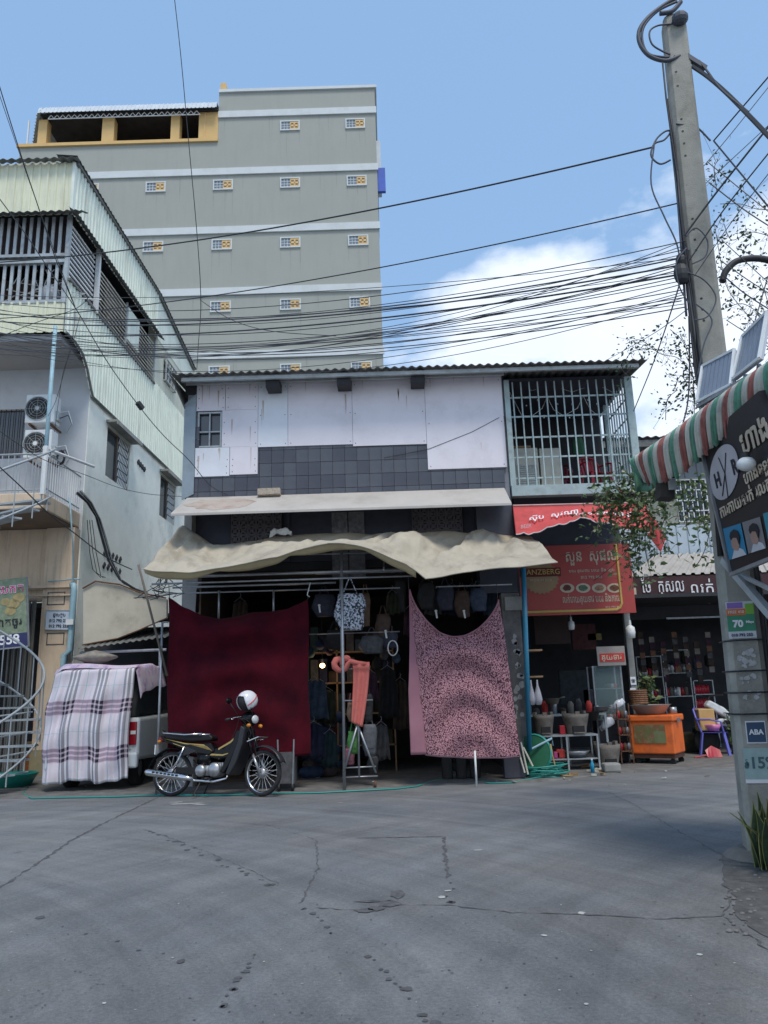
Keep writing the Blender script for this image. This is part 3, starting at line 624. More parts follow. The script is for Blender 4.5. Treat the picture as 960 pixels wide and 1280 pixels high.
# ------------------------------------------------------------------ spiral staircase
st = Thing('spiral_staircase', 'grey metal spiral staircase cut off by the left edge of the photo', 'staircase', (-7.6, 14.25, 0))
SC = Vector((-7.6, 14.25, 0)); SR = 1.22; N_ST = 24; A0, A1 = R(-55), R(362); ZT = 5.35
def helix(t, r, dz=0): a = A0 + (A1 - A0) * t; return SC + Vector((r * math.cos(a), r * math.sin(a), ZT * t + dz))
b = MB(); b.tube([SC, SC + Vector((0, 0, 6.4))], .06, 10); st.part('centre_pole', b, m_steel_pale, smooth=True)
for i in range(N_ST):
    t = (i + .5) / N_ST; z = ZT * t; a = A0 + (A1 - A0) * t; da = (A1 - A0) / N_ST * .46
    pts = [SC + Vector((r * math.cos(a + s * da), r * math.sin(a + s * da), z)) for r, s in ((.07, -1), (SR, -1), (SR, 1), (.07, 1))]
    b = MB(); b.poly(pts, (0, 0, -.035)); st.part('step', b, m_steel_pale)
    p = SC + Vector((SR * math.cos(a), SR * math.sin(a), z)); b = MB(); b.tube([p - Vector((0, 0, .2)), p + Vector((0, 0, .98))], .013, 6); st.part('baluster', b, m_steel_pale)
for dz, r, nm in ((.98, .024, 'handrail'), (.04, .02, 'stringer'), (.5, .010, 'middle_rail')):
    if nm == 'middle_rail': continue
    b = MB(); b.tube([helix(i / 90, SR, dz) for i in range(91)], r, 6); st.part(nm, b, m_steel_pale, smooth=True)
p = helix(0, SR); b = MB(); b.tube([p + Vector((-.02, -.02, 0)), p + Vector((-.02, -.02, 1.02))], .028, 8); st.part('newel_post', b, m_steel)
for z in (.28, .62, .95, 1.3):
    b = MB(); b.tube([(-8.6, 13.5, z - .02), (-6.75, 13.6, z), (-6.42, 14.2, z + .05)], .018, 6); st.part('guard_bar', b, m_steel)
def xf(b, M, k0=0):
    for i in range(k0, len(b.v)): b.v[i] = M @ b.v[i]
    return b
# ------------------------------------------------------------------ signs on the left
m_signgreen = mat('printed_leaf_picture', (.10, .17, .10), col2=(.26, .29, .20), scale=9, rough=.5)
m_navy = mat('navy_print', (.02, .025, .10), rough=.5); m_ink = mat('black_print', (.02, .02, .03)); m_whiteprint = mat('white_print', (.75, .76, .78), rough=.5, var=.03)
m_pinkprint = mat('magenta_print', (.55, .05, .20)); m_redprint = mat('red_print', (.55, .05, .04))
def board(t, A, B, D, th, m, name='board', parent=None):
    """panel with lower left A, lower right B, upper left D; returns frame ex, ey, n"""
    A, B, D = Vector(A), Vector(B), Vector(D); ex = (B - A).normalized(); n = ex.cross(D - A).normalized(); b = MB()
    b.poly([A, B, B + D - A, D], -n * th); t.part(name, b, m, parent); return A, ex, (D - A).normalized(), n, (B - A).length, (D - A).length
fs = Thing('shop_sign', 'dark green fruit picture sign with the number 558 at the left edge of the photo', 'sign', (-7.6, 15.9, 3))
A, B, D = at(-34, 815, 15.9), at(36, 808, 15.9), at(-34, 728, 16.1)
A0_, ex, ey, n, w, h = board(fs, A, B, D, .05, m_signgreen)
bnd = A0_ + n * .004; b = MB(); b.poly([bnd + ey * .02, bnd + ex * w + ey * .02, bnd + ex * w + ey * (h * .20), bnd + ey * (h * .20)], n * .003); fs.part('number_band', b, m_navy)
q = A0_ + ex * w + n * .009; fs.text('lettering', '558', q + ey * (h * .115) - ex * .18, ex, ey, .28, m_whiteprint, align='RIGHT', bold=.006)
fs.text('lettering', '- ផាតចូរ', q + ey * (h * .36) - ex * .12, ex, ey, .24, m_ink, align='RIGHT', bold=.004)
fs.text('lettering', 'ឈប់េបកត', q + ey * (h * .84) - ex * .06, ex, ey, .25, m_whiteprint, align='RIGHT', bold=.012)
fs.text('lettering', 'ឈប់េបកត', q + n * .004 + ey * (h * .84) - ex * .06, ex, ey, .25, m_pinkprint, align='RIGHT', bold=.003)
for (dx, dy, r) in ((.30, .66, .14), (.46, .70, .10), (.18, .74, .13), (.36, .56, .12)):
    b = MB(); c = q - ex * dx * 1.0 + ey * (h * dy - .05) - n * .003; b.poly([c + ex * (r * math.cos(a)) + ey * (r * .8 * math.sin(a)) for a in [i * math.pi / 8 for i in range(16)]], n * .001); fs.part('printed_fruit', b, mat('printed_fruit_colour', (.33, .27, .13), var=.3, scale=9))
b = MB()
for P_, Q_ in ((A0_ + ex * w, A0_ + ex * w + ey * h), (A0_, A0_ + ex * w)): b.bar(P_ + n * .01, Q_ + n * .01, .03)
fs.part('frame', b, m_galv)
ps = Thing('notice_plate', 'small white notice with phone numbers on the tan pillar', 'sign', (-7.3, 16.86, 3.1))
A, B, D = at(57, 787, 16.87), at(90, 787, 16.87), at(57, 763, 16.87); A.x = D.x = (A.x + D.x) / 2
A0_, ex, ey, n, w, h = board(ps, A, B, D, .02, mat('pale_blue_plate', (.50, .58, .68), rough=.4, var=.04))
for i, (s, k) in enumerate((('ជួលតូប', .76), ('012 792 252', .46), ('012 792 252', .18))): ps.text('lettering', s, A0_ + ex * w / 2 + ey * h * k + n * .006, ex, ey, .085 if i else .10, m_ink, align='CENTER', bold=.002)
b = MB()
for P_, Q_ in ((A0_, A0_ + ey * h), (A0_, A0_ + ex * w), (A0_ + ex * w, A0_ + ex * w + ey * h), (A0_ + ey * h, A0_ + ex * w + ey * h)): b.bar(P_ + n * .004, Q_ + n * .004, .014)
ps.part('frame', b, m_steel)
bp0 = gr(14, 988); b = MB(); b.lathe((bp0.x - .28, 15.0, .02), [(.001, .01), (.36, .0), (.46, .22), (.49, .23), (.47, .2), (.36, .02), (.001, .03)], 28); single('wash_basin', b, mat('teal_plastic', (.02, .30, .24), rough=.35, var=.1), 'teal plastic wash basin on the ground under the spiral staircase', 'basin', smooth=True)
b = MB(); b.lathe((-7.55, 17.6, .7), [(.25, 0), (.36, .5), (.38, .5), (.27, .02), (0.001, .02)], 20); single('red_tub', b, mat('dark_red_plastic', (.25, .02, .05), rough=.4), 'dark red tub inside the shop behind the spiral staircase', 'tub')
b = MB(); b.box(-7.95, -7.2, 17.4, 18.1, .65, .7); b.box(-7.9, -7.85, 17.45, 17.5, 0, .65); b.box(-7.3, -7.25, 17.45, 17.5, 0, .65); single('shop_table', b, m_wood, 'low wooden table inside the shop behind the spiral staircase', 'table')
for k, (c, x) in enumerate((((.05, .12, .4), -7.6), ((.35, .12, .03), -7.85), ((.03, .2, .35), -7.35))):
    b = MB(); b.box(x, x + .2, 17.0, 17.25, .03, .45); bevel(single('plastic_crate', b, mat('crate_colour_' + 'abc'[k], c, rough=.5), ('blue', 'orange', 'deep blue')[k] + ' plastic box on the floor of the dim shop behind the spiral staircase', 'box'), .01)

# ------------------------------------------------------------------ lean-to shed between the two houses
ls = Thing('lean_to_shed', 'stained low wall with sagging tin roof between the green clad house and the shop house', 'shed', (-5.6, 16, 0))
pts = [at(104, 737, 15.8), at(120, 728, 15.8), at(150, 732, 15.8), at(175, 742, 15.8), at(208, 749, 15.8), at(208, 772, 15.8), at(176, 786, 15.8), at(148, 797, 15.8), at(104, 805, 15.8)]
b = MB(); b.poly(list(reversed(pts)), (0, .12, 0)); ls.part('stained_panel', b, mat('yellowed_render', (.52, .48, .38), var=.1, dirt=(.24, .22, .17), dscale=1.3, damt=.7, bump=.4))
b = MB(); b.tube([p + Vector((0, -.03, .02)) for p in pts[:5]], .018, 6); b.tube([p + Vector((0, -.04, -.02)) for p in pts[5:]], .014, 6); ls.part('edge_flashing', b, m_rust)
a = at(100, 805, 15.6); c = at(210, 796, 15.6); b = MB(); b.corr((a.x, 15.5, a.z - .12), (c.x - a.x, 0, c.z - a.z + .1), (0, 1.4, .35), 14, .03, (0, -.3, 1), kind='sin'); ls.part('tin_roof', b, m_roof)
b = MB(); b.box(-6.8, -3.9, 17.4, 17.5, 0, 3.1); b.box(-6.15, -3.85, 15.95, 17.4, 3.2, 3.24); ls.part('back_wall', b, m_dark)
b = MB(); b.tube([at(100, 816, 15.6), at(208, 812, 15.6)], .03, 6); b.tube([at(200, 812, 15.6), at(199, 960, 15.6)], .03, 6); ls.part('beam', b, m_galv)

# ------------------------------------------------------------------ pickup truck under cloths
m_carwhite = mat('white_car_paint', (.62, .66, .68), rough=.25, var=.03); m_tyre = mat('tyre_rubber', (.02, .02, .021), rough=.85, var=.3, scale=9)
tk = Thing('parked_truck', 'white parked truck whose rear is covered by plaid and purple cloths', 'truck', (-5.2, 15.5, 0))
TX0, TX1, TY0, TY1 = -5.98, -4.42, 14.0, 17.2
b = MB(); b.poly([(TX0, TY0, .48), (TX0, TY0, 1.2), (TX0, TY1, 1.25), (TX0, TY1, .4)], (TX1 - TX0, 0, 0)); bevel(tk.part('body', b, m_carwhite), .06, 3)
b = MB(); b.poly([(TX0 + .08, TY0 + .03, 1.2), (TX0 + .14, TY0 + .22, 2.03), (TX0 + .14, TY1 - .8, 2.03), (TX0 + .08, TY1 - .3, 1.22)], (TX1 - TX0 - .2, 0, 0)); bevel(tk.part('canopy', b, mat('dark_canvas', (.035, .04, .042), rough=.7, var=.3, scale=7, bump=.3)), .07, 3)
b = MB(); b.box(TX0 - .02, TX1 + .02, TY0 - .14, TY0 - .005, .36, .62); bevel(tk.part('bumper', b, m_carwhite), .04, 3)
b = MB(); b.box(TX0 + .05, TX1 - .12, TY0 - .012, TY0 + .02, .66, 1.16); bevel(tk.part('tailgate', b, m_carwhite), .015)
for x in (TX0 + .01, TX1 - .17):
    b = MB(); b.box(x, x + .13, TY0 - .03, TY0 + .05, .74, 1.13); l = tk.part('tail_light', b, mat('red_lens', (.30, .01, .02), rough=.2)); bevel(l, .01); c = MB(); c.box(x + .03, x + .12, TY0 - .036, TY0 - .031, .92, .98); tk.part('clear_lens', c, m_white, l)
for x in (TX0 + .12, TX1 - .28):
    for y in (14.55, 16.6):
        b = MB(); b.lathe((x, y, .30), [(.16, 0), (.28, 0), (.305, .03), (.305, .14), (.28, .17), (.16, .17)], 28, axis=(1, 0, 0)); w_ = tk.part('wheel', b, m_tyre, smooth=True); c = MB(); c.lathe((x, y, .30), [(.001, .03), (.165, .03), (.17, .14), (.001, .14)], 20, axis=(1, 0, 0)); tk.part('rim', c, m_galv, w_)
def ramp_mask(nt, src, stops):
    r = nt.nodes.new('ShaderNodeValToRGB'); r.color_ramp.interpolation = 'CONSTANT'; e = r.color_ramp.elements
    e[0].position = stops[0][0]; e[0].color = (*[stops[0][1]] * 3, 1); e[1].position = stops[1][0]; e[1].color = (*[stops[1][1]] * 3, 1)
    for p, v in stops[2:]: q = e.new(p); q.color = (v, v, v, 1)
    nt.links.new(src, r.inputs['Fac']); return r.outputs['Color']
def plaid():
    m = mat('plaid_cloth', (.66, .61, .66), rough=.9, var=.05, bump=.15); nt = m.node_tree; N = nt.nodes; Lk = nt.links.new; b = N['Principled BSDF']
    t = N.new('ShaderNodeTexCoord'); sp = N.new('ShaderNodeSeparateXYZ'); Lk(t.outputs['UV'], sp.inputs[0])
    def fr(src, per, off):
        a = N.new('ShaderNodeMath'); a.operation = 'MULTIPLY_ADD'; a.inputs[1].default_value = 1 / per; a.inputs[2].default_value = off; Lk(src, a.inputs[0]); f = N.new('ShaderNodeMath'); f.operation = 'FRACT'; Lk(a.outputs[0], f.inputs[0]); return f.outputs[0]
    st = [(0, 0), (.08, 1), (.17, 0), (.23, 1), (.32, 0), (.38, 1), (.47, 0)]
    mv = ramp_mask(nt, fr(sp.outputs['X'], .52, .44), st); mh = ramp_mask(nt, fr(sp.outputs['Y'], .80, .63), [(0, 0), (.07, 1), (.135, 0), (.175, 1), (.24, 0), (.28, 1), (.345, 0)])
    pk = ramp_mask(nt, fr(sp.outputs['Y'], .80, .63), [(0, 0), (.05, 1), (.36, 0)]); tv = ramp_mask(nt, fr(sp.outputs['X'], .52, .44), [(0, 0), (.72, 1), (.745, 0)]); th = ramp_mask(nt, fr(sp.outputs['Y'], .80, .63), [(0, 0), (.66, 1), (.675, 0)])
    wv = ramp_mask(nt, fr(sp.outputs['X'], .52, .44), [(0, 0), (.06, 1), (.49, 0)])
    cur = b.inputs['Base Color'].links[0].from_socket
    for k, c, f in ((wv, (.72, .72, .76), .6), (pk, (.56, .36, .46), .5), (tv, (.15, .42, .42), .6), (th, (.25, .5, .5), .5), (mv, (.20, .19, .22), .8), (mh, (.20, .16, .22), .65)):
        x = N.new('ShaderNodeMix'); x.data_type = 'RGBA'; x.inputs['B'].default_value = (*c, 1); s = N.new('ShaderNodeMath'); s.operation = 'MULTIPLY'; s.inputs[1].default_value = f; Lk(k, s.inputs[0]); Lk(s.outputs[0], x.inputs['Factor']); Lk(cur, x.inputs['A']); cur = x.outputs['Result']
    bth = N.new('ShaderNodeMath'); bth.operation = 'MULTIPLY'; Lk(mv, bth.inputs[0]); Lk(mh, bth.inputs[1]); x = N.new('ShaderNodeMix'); x.data_type = 'RGBA'; x.inputs['B'].default_value = (.02, .02, .035, 1); Lk(bth.outputs[0], x.inputs['Factor']); Lk(cur, x.inputs['A']); Lk(x.outputs['Result'], b.inputs['Base Color'])
    return m
def cloth(name, fn, nu, nv, m, label, cat, uvs=(1, 1), t=.004, base=None, off=None, thing=None, parent=None):
    g = [[Vector(fn(j / nu, i / nv)) for j in range(nu + 1)] for i in range(nv + 1)]; b = MB(); b.sheet(g, t, off)
    if thing: o = thing.part(name, b, m, parent, smooth=True)
    else: o = single(name, b, m, label, cat, base=base, smooth=True)
    me = o.data; uv = me.uv_layers.new(name='weave'); n = (nu + 1) * (nv + 1)
    for lp in me.loops: k = lp.vertex_index % n; uv.data[lp.index].uv = ((k % (nu + 1)) / nu * uvs[0], (1 - (k // (nu + 1)) / nv) * uvs[1])
    return o
def plaidfn(u, v):
    s = v * 2.35        # arc length from the roof edge
    wl_ = -5.93 - .13 * min(1, max(0, v - .1) * 3) ; x = lerp(wl_, -4.52, u) + .02 * math.sin(v * 7)
    fold = (.040 * math.sin(u * 21 + 1.2 * math.sin(v * 3)) + .024 * math.sin(u * 47 + 2) + .012 * math.sin(u * 83 + v * 6)) * min(1, max(0, (s - .35)) * 1.2)
    crease = .02 * math.sin(u * 9 + v * 12) * (1 - abs(2 * v - 1))
    if s < .45: y, z = 14.22 - s * .75 , 2.09 - .05 * (s / .45) ** 2
    else: y, z = 13.88 - .10 * min(1, (s - .45) / 1.0), 2.04 - (s - .45) * .985
    if u < .12: y += (.12 - u) * 1.6 * min(1, s); z -= (.12 - u) * .35 * (1 if s < .6 else .3)
    return (x, y - fold + crease + .02 * math.sin(v * 23 + u * 9) * math.sin(u * 5 + 1), z - .03 * math.sin(u * 11) * v - .015 * math.sin(u * 31) * v)
cloth('plaid_cloth', plaidfn, 90, 60, plaid(), 'white grey and pink plaid cloth hanging over the back of the parked truck', 'cloth', (1.55, 2.35))
m_purple = mat('purple_patterned_sheet', (.50, .50, .58), col2=(.60, .45, .55), rough=.9, scale=5, dirt=(.14, .07, .34), dscale=4.5, damt=.95)
def purplefn(u, v):
    x = lerp(-5.98, -4.28, u); z = 2.13 + .03 * math.sin(u * 6 + v * 4) + .02 * math.sin(v * 13) - (max(0, u - .86) * 3.8) * (1 - .35 * v)
    return (x - max(0, u - .86) * .9, 13.96 + v * 1.6 - .03 * math.sin(u * 19) * (1 - v), z - (.12 * max(0, .1 - u) * 8) - (.07 if v < .02 else 0))
cloth('purple_sheet', purplefn, 40, 14, m_purple, 'purple and white sheet spread over the roof of the parked truck', 'sheet', (1, 1), off=(0, 0, -1))
b = MB(); b.ell((-5.45, 14.5, 2.3), .42, .25, .13, 20, 10)
for p in b.v: p.z = 2.3 + (p.z - 2.3) * (1 - .6 * abs(p.x + 5.45) / .42)
single('cushion', b, mat('grey_brown_cushion', (.22, .20, .17), var=.4, scale=7), 'grubby flat cushion lying on top of the parked truck', 'cushion', smooth=True)

# ------------------------------------------------------------------ motorbike (x forward, z up), then turned into place
bk = Thing('motorbike', 'black motorbike with gold stripes parked in front of the dark red curtain', 'motorbike', (-2.72, 12.62, 0))
fwd = Vector((-2.06, 12.48, 0)) - Vector((-3.42, 12.80, 0)); ang = math.atan2(fwd.y, fwd.x)
BM = Matrix.Translation(Vector(((-2.06 - 3.42) / 2, (12.48 + 12.80) / 2, 0))) @ Matrix.Rotation(ang, 4, 'Z') @ Matrix.Rotation(R(-5), 4, 'X') @ Matrix.Scale(1.09, 4)
bk.e.location = BM.translation; bk.base = BM.translation.copy()
m_bblack = mat('gloss_black_paint', (.006, .006, .007), rough=.22, var=.1, spec=.3); m_seat = mat('seat_vinyl', (.010, .010, .011), rough=.5, bump=.1, spec=.3); m_alu = mat('cast_aluminium', (.42, .42, .42), rough=.35, metal=.8, var=.15, scale=12); m_gold = mat('gold_stripe', (.50, .36, .12), rough=.35, metal=.3)
m_greyp = mat('grey_bike_panel', (.03, .032, .036), rough=.35, spec=.3); m_ambr = mat('amber_lens', (.6, .22, .02), rough=.2)
def bp(name, b, m, parent=None, smooth=True): xf(b, BM); return bk.part(name, b, m, parent, smooth)
def wheel(x, M=None, r=.312):
    b = MB(); b.lathe((x, 0, r), [(r - .05, -.02), (r - .03, -.034), (r - .008, -.026), (r, 0), (r - .008, .026), (r - .03, .034), (r - .05, .02)], 40, axis=(0, 1, 0))
    if M: xf(b, M)
    ty = bp('wheel', b, m_tyre)
    b = MB(); b.lathe((x, 0, r), [(r - .050, -.022), (r - .062, -.016), (r - .066, 0), (r - .062, .016), (r - .050, .022), (r - .046, 0), (r - .05, -.022)], 40, axis=(0, 1, 0))
    if M: xf(b, M)
    bp('rim', b, m_chrome, ty)
    b = MB()
    for i in range(18):
        a = i * math.tau / 18
        for s in (-1, 1):
            a2 = a + s * .55; b.bar((x + .045 * math.cos(a), s * .03, r + .045 * math.sin(a)), (x + (r - .06) * math.cos(a2), 0, r + (r - .06) * math.sin(a2)), .003)
    if M: xf(b, M)
    bp('spokes', b, m_chrome, ty, False)
    b = MB(); b.lathe((x, 0, r), [(.001, -.05), (.065, -.048), (.07, -.03), (.07, .03), (.065, .048), (.001, .05)], 20, axis=(0, 1, 0))
    if M: xf(b, M)
    bp('hub', b, m_alu, ty)
ST = Matrix.Translation((.5, 0, .9)) @ Matrix.Rotation(R(-14), 4, 'Z') @ Matrix.Translation((-.5, 0, -.9))
wheel(-.72); wheel(.72, ST)
def side(pts, w, y0=None):
    b = MB(); b.poly([(x, -w if y0 is None else y0, z) for x, z in pts], (0, 2 * w, 0)); return b
o = bp('seat', side([(-.86, .83), (-.84, .88), (-.70, .895), (-.45, .865), (-.28, .84), (-.12, .85), (-.06, .81), (-.08, .76), (-.4, .75), (-.8, .79)], .11), m_seat, smooth=False); bevel(o, .04, 4)
o = bp('tail_panel', side([(-.93, .84), (-.86, .85), (-.80, .78), (-.35, .73), (-.1, .74), (-.02, .62), (-.10, .55), (-.35, .58), (-.6, .66), (-.85, .76)], .10), m_bblack, smooth=False); bevel(o, .03, 3)
o = bp('step_through_panel', side([(-.12, .66), (.10, .66), (.36, .92), (.43, .90), (.42, .78), (.20, .52), (.02, .50), (-.12, .52)], .075), m_bblack, smooth=False); bevel(o, .025, 3)
o = bp('leg_shield', side([(.40, .96), (.47, .92), (.44, .70), (.36, .45), (.26, .28), (.20, .30), (.27, .48), (.36, .72)], .20), m_greyp, smooth=False); bevel(o, .02, 3)
o = bp('leg_shield_dark', side([(.33, .90), (.39, .90), (.35, .66), (.24, .42), (.16, .30), (.10, .34), (.2, .55)], .17), m_bblack, smooth=False); bevel(o, .02, 3)
for pts, w in (([(-.84, .80), (-.5, .735), (-.2, .71), (-.06, .62), (-.15, .685), (-.5, .72)], .103), ([(-.12, .585), (.1, .57), (.28, .61), (.1, .55), (-.15, .56)], .09), ([(.02, .63), (.2, .72), (.38, .87), (.36, .88), (.2, .75), (.02, .655)], .078), ([(-.7, .74), (-.45, .66), (-.3, .59), (-.42, .645), (-.68, .725)], .1035)):
    bp('gold_stripe', side(pts, w), m_gold, smooth=False)
o = bp('front_column', side([(.36, 1.02), (.42, 1.03), (.52, .86), (.50, .78), (.42, .80)], .055), m_bblack, smooth=False); bevel(o, .02, 3)
# front fork, mudguards, headlight, bars turn with the front wheel
def sp(name, b, m, parent=None, smooth=True): return bp(name, xf(b, ST), m, parent, smooth)
for s in (-.075, .075):
    b = MB(); b.tube([(.46, s, .88), (.585, s, .55)], .024, 10); sp('fork_leg', b, m_bblack); b = MB(); b.tube([(.575, s, .58), (.72, s, .312)], .021, 10); sp('fork_slider', b, m_alu)
b = MB(); b.sheet([[(.72 + .365 * math.cos(a), y, .318 + .365 * math.sin(a) - abs(y) * .35) for y in (-.06, -.03, 0, .03, .06)] for a in [R(22 + i * 9) for i in range(12)]], .006); sp('front_mudguard', b, m_greyp)
b = MB(); b.sheet([[(-.72 + .365 * math.cos(a), y, .318 + .365 * math.sin(a) - abs(y) * .35) for y in (-.065, -.03, 0, .03, .065)] for a in [R(60 + i * 10) for i in range(13)]], .006); bp('rear_mudguard', b, m_bblack)
b = MB(); b.ell((.44, 0, 1.06), .12, .13, .11, 16, 10); hl = sp('headlight_housing', b, m_bblack); b = MB(); b.ell((.545, 0, 1.05), .03, .075, .06, 14, 8); sp('headlight_lens', b, mat('headlamp_glass', (.6, .62, .62), rough=.1), hl)
b = MB(); b.tube([(.30, -.33, 1.04), (.33, -.22, 1.07), (.40, -.08, 1.10), (.40, .08, 1.10), (.33, .22, 1.07), (.30, .33, 1.04)], .013, 8); sp('handlebar', b, m_chrome)
for s in (-1, 1):
    b = MB(); b.tube([(.29, s * .35, 1.035), (.32, s * .24, 1.06)], .02, 10); sp('grip', b, m_black)
    b = MB(); b.tube([(.38, s * .22, 1.07), (.40, s * .36, 1.04)], .006, 6); sp('brake_lever', b, m_chrome)
    b = MB(); b.tube([(.37, s * .16, 1.09), (.30, s * .22, 1.22), (.26, s * .24, 1.28)], .006, 6); ms = sp('mirror_stalk', b, m_black); b = MB(); b.ell((.25, s * .25, 1.31), .02, .065, .045, 14, 8); sp('mirror', b, m_bblack, ms)
    b = MB(); b.ell((.54, s * .14, .96), .035, .03, .028, 10, 6); sp('indicator', b, m_ambr)
    b = MB(); b.ell((-.90, s * .13, .76), .03, .03, .025, 10, 6); bp('indicator', b, m_ambr)
o = sp('front_basket_rack', MB().bar((.52, -.13, .74), (.70, -.11, .80), .02, .01).bar((.52, .13, .74), (.70, .11, .80), .02, .01).bar((.70, -.11, .80), (.70, .11, .80), .02, .01).bar((.60, -.12, .77), (.60, .12, .77), .02, .01), m_chrome, smooth=False)
o = bp('tail_light', MB().box(-.95, -.88, -.06, .06, .76, .83), mat('red_lens', (.3, .01, .02))); bevel(o, .015)
b = MB(); b.tube([(-.22, .13, .86), (-.5, .13, .85), (-.86, .10, .88), (-.93, 0, .92), (-.86, -.10, .88), (-.5, -.13, .85), (-.22, -.13, .86)], .012, 8); bp('grab_rail', b, m_chrome)
# engine
b = MB(); b.lathe((-.02, -.13, .36), [(.001, 0), (.085, .005), (.105, .04), (.105, .22), (.085, .26), (.001, .26)], 20, axis=(0, 1, 0)); b.box(-.28, -.02, -.09, .09, .28, .42); eng = bp('engine', b, m_alu)
b = MB()
for i in range(7): b.box(.04 + i * .028, .052 + i * .028, -.08, .08, .33, .46)
b.box(.03, .26, -.05, .05, .34, .45); bp('cylinder_fins', b, m_alu, eng, False)
b = MB(); b.lathe((-.22, -.15, .35), [(.001, 0), (.07, .004), (.085, .03), (.085, .08)], 18, axis=(0, 1, 0)); bp('clutch_cover', b, m_alu, eng)
b = MB(); b.tube([(.20, -.06, .33), (.18, -.1, .24), (0, -.14, .20), (-.3, -.15, .22), (-.5, -.16, .25)], .017, 10); bp('exhaust_pipe', b, m_chrome)
b = MB(); b.tube([(-.30, -.16, .235), (-.40, -.165, .255), (-.45, -.165, .26), (-1.02, -.17, .335), (-1.06, -.17, .34)], [.02, .035, .045, .048, .03], 16); ex_ = bp('muffler', b, m_chrome)
for i in range(7): b = MB(); b.box(-.93 + i * .062, -.895 + i * .062, -.222, -.214, .30, .325); xf(b, Matrix.Translation((0, 0, -.008 * i + .024))); bp('shield_slot', b, m_black, ex_)
b = MB(); b.bar((-.72, -.08, .312), (-.2, -.08, .36), .03, .045); b.bar((-.72, .08, .312), (-.2, .08, .36), .03, .045); bp('swing_arm', b, m_alu, smooth=False)
for s in (-.12, .12): b = MB(); b.tube([(-.66, s, .31), (-.50, s, .68)], .014, 8); sh = bp('shock_absorber', b, m_chrome); b = MB(); b.tube([(-.64 + .12 * i / 26 + .0, s + .022 * math.cos(i * 1.2), .36 + .26 * i / 26 + .022 * math.sin(i * 1.2) * .3) for i in range(27)], .006, 5); bp('spring', b, m_galv, sh)
b = MB(); b.tube([(-.05, -.26, .24), (-.05, .26, .24)], .012, 8); b.tube([(-.05, -.3, .24), (-.05, -.2, .24)], .022, 8); b.tube([(-.05, .2, .24), (-.05, .3, .24)], .022, 8); bp('footrest', b, m_black)
b = MB(); b.tube([(-.18, -.10, .26), (-.24, -.26, .02), (-.18, -.26, .015)], .011, 8); b.tube([(-.16, .1, .24), (-.26, .12, .02)], .011, 8); bp('side_stand', b, m_black)
b = MB(); b.tube([(-.1, -.1, .22), (.12, -.12, .21), (.2, -.12, .24)], .008, 6); b.tube([(-.35, -.11, .5), (-.2, -.12, .35)], .01, 6); b.box(-.3, -.1, -.09, .09, .42, .6); bp('frame', b, m_bblack)
b = MB(); b.box(-.99, -.975, -.09, .09, .58, .72); o = bp('number_plate', b, m_carwhite, smooth=False)
for pts in ([(.34, -.16, 1.08), (.44, -.13, 1.0), (.46, -.06, .88)], [(.33, .18, 1.08), (.46, .12, 1.02), (.5, .06, .85)], [(.38, -.18, 1.07), (.52, -.12, .98), (.60, -.08, .62), (.66, -.09, .42)], [(.35, -.12, 1.1), (.28, -.08, .9), (.12, -.06, .6)]): b = MB(); b.tube(smooth_path(pts), .005, 5); bp('control_cable', b, m_black)
b = MB(); b.tube([(-.66, -.075, .33), (-.15, -.085, .40)], .012, 6); b.box(-.62, -.25, -.10, -.085, .30, .40); bp('chain_guard', b, m_bblack, smooth=False)
b = MB(); b.poly([(-.62, -.106, .60), (-.50, -.106, .56), (-.30, -.106, .62), (-.45, -.106, .68)], (0, .002, 0)); bp('side_cover', b, m_greyp, smooth=False)
# helmet hung on the bars
hc = BM @ (ST @ Vector((.46, -.10, 1.30))); hh = Thing('helmet', 'white and red helmet hung over the handlebar of the black motorbike', 'helmet', hc); HMx = Matrix.Translation(hc) @ Matrix.Rotation(R(48), 4, 'Z') @ Matrix.Rotation(R(-26), 4, 'Y') @ Matrix.Scale(1.1, 4)
b = MB(); k = 0; rows = []
for i in range(13):
    t = math.pi * .70 * i / 12; row = []
    for j in range(29): a = R(52) + (math.tau - R(104)) * j / 28 + math.pi; row.append(Vector((.155 * math.sin(t) * math.cos(a) * 1.1, .135 * math.sin(t) * math.sin(a), .155 * math.cos(t))) if t > R(40) else Vector((.155 * math.sin(t) * math.cos(math.tau * j / 28 + math.pi) * 1.1, .135 * math.sin(t) * math.sin(math.tau * j / 28 + math.pi), .155 * math.cos(t))))
    rows.append([HMx @ p for p in row])
b.sheet(rows, .008); hh.part('shell', b, mat('white_gloss_shell', (.72, .73, .75), rough=.15, var=.02), smooth=True)
b = MB(); b.ell((0, 0, 0), .14, .12, .14, 16, 10); xf(b, HMx); hh.part('lining', b, m_black, smooth=True)
b = MB(); b.tube([HMx @ Vector((.164 * math.cos(a), -.137 * abs(math.sin(a)), -.0 + .03 * math.cos(a))) for a in [R(20 + i * 8) for i in range(14)]], .008, 5); hh.part('red_stripe', b, m_redprint)
b = MB(); b.tube([HMx @ Vector((-.06, -.12, -.07)), HMx @ Vector((-.02, -.05, -.2)), HMx @ Vector((-.05, .08, -.09))], .006, 5); hh.part('chin_strap', b, m_black)
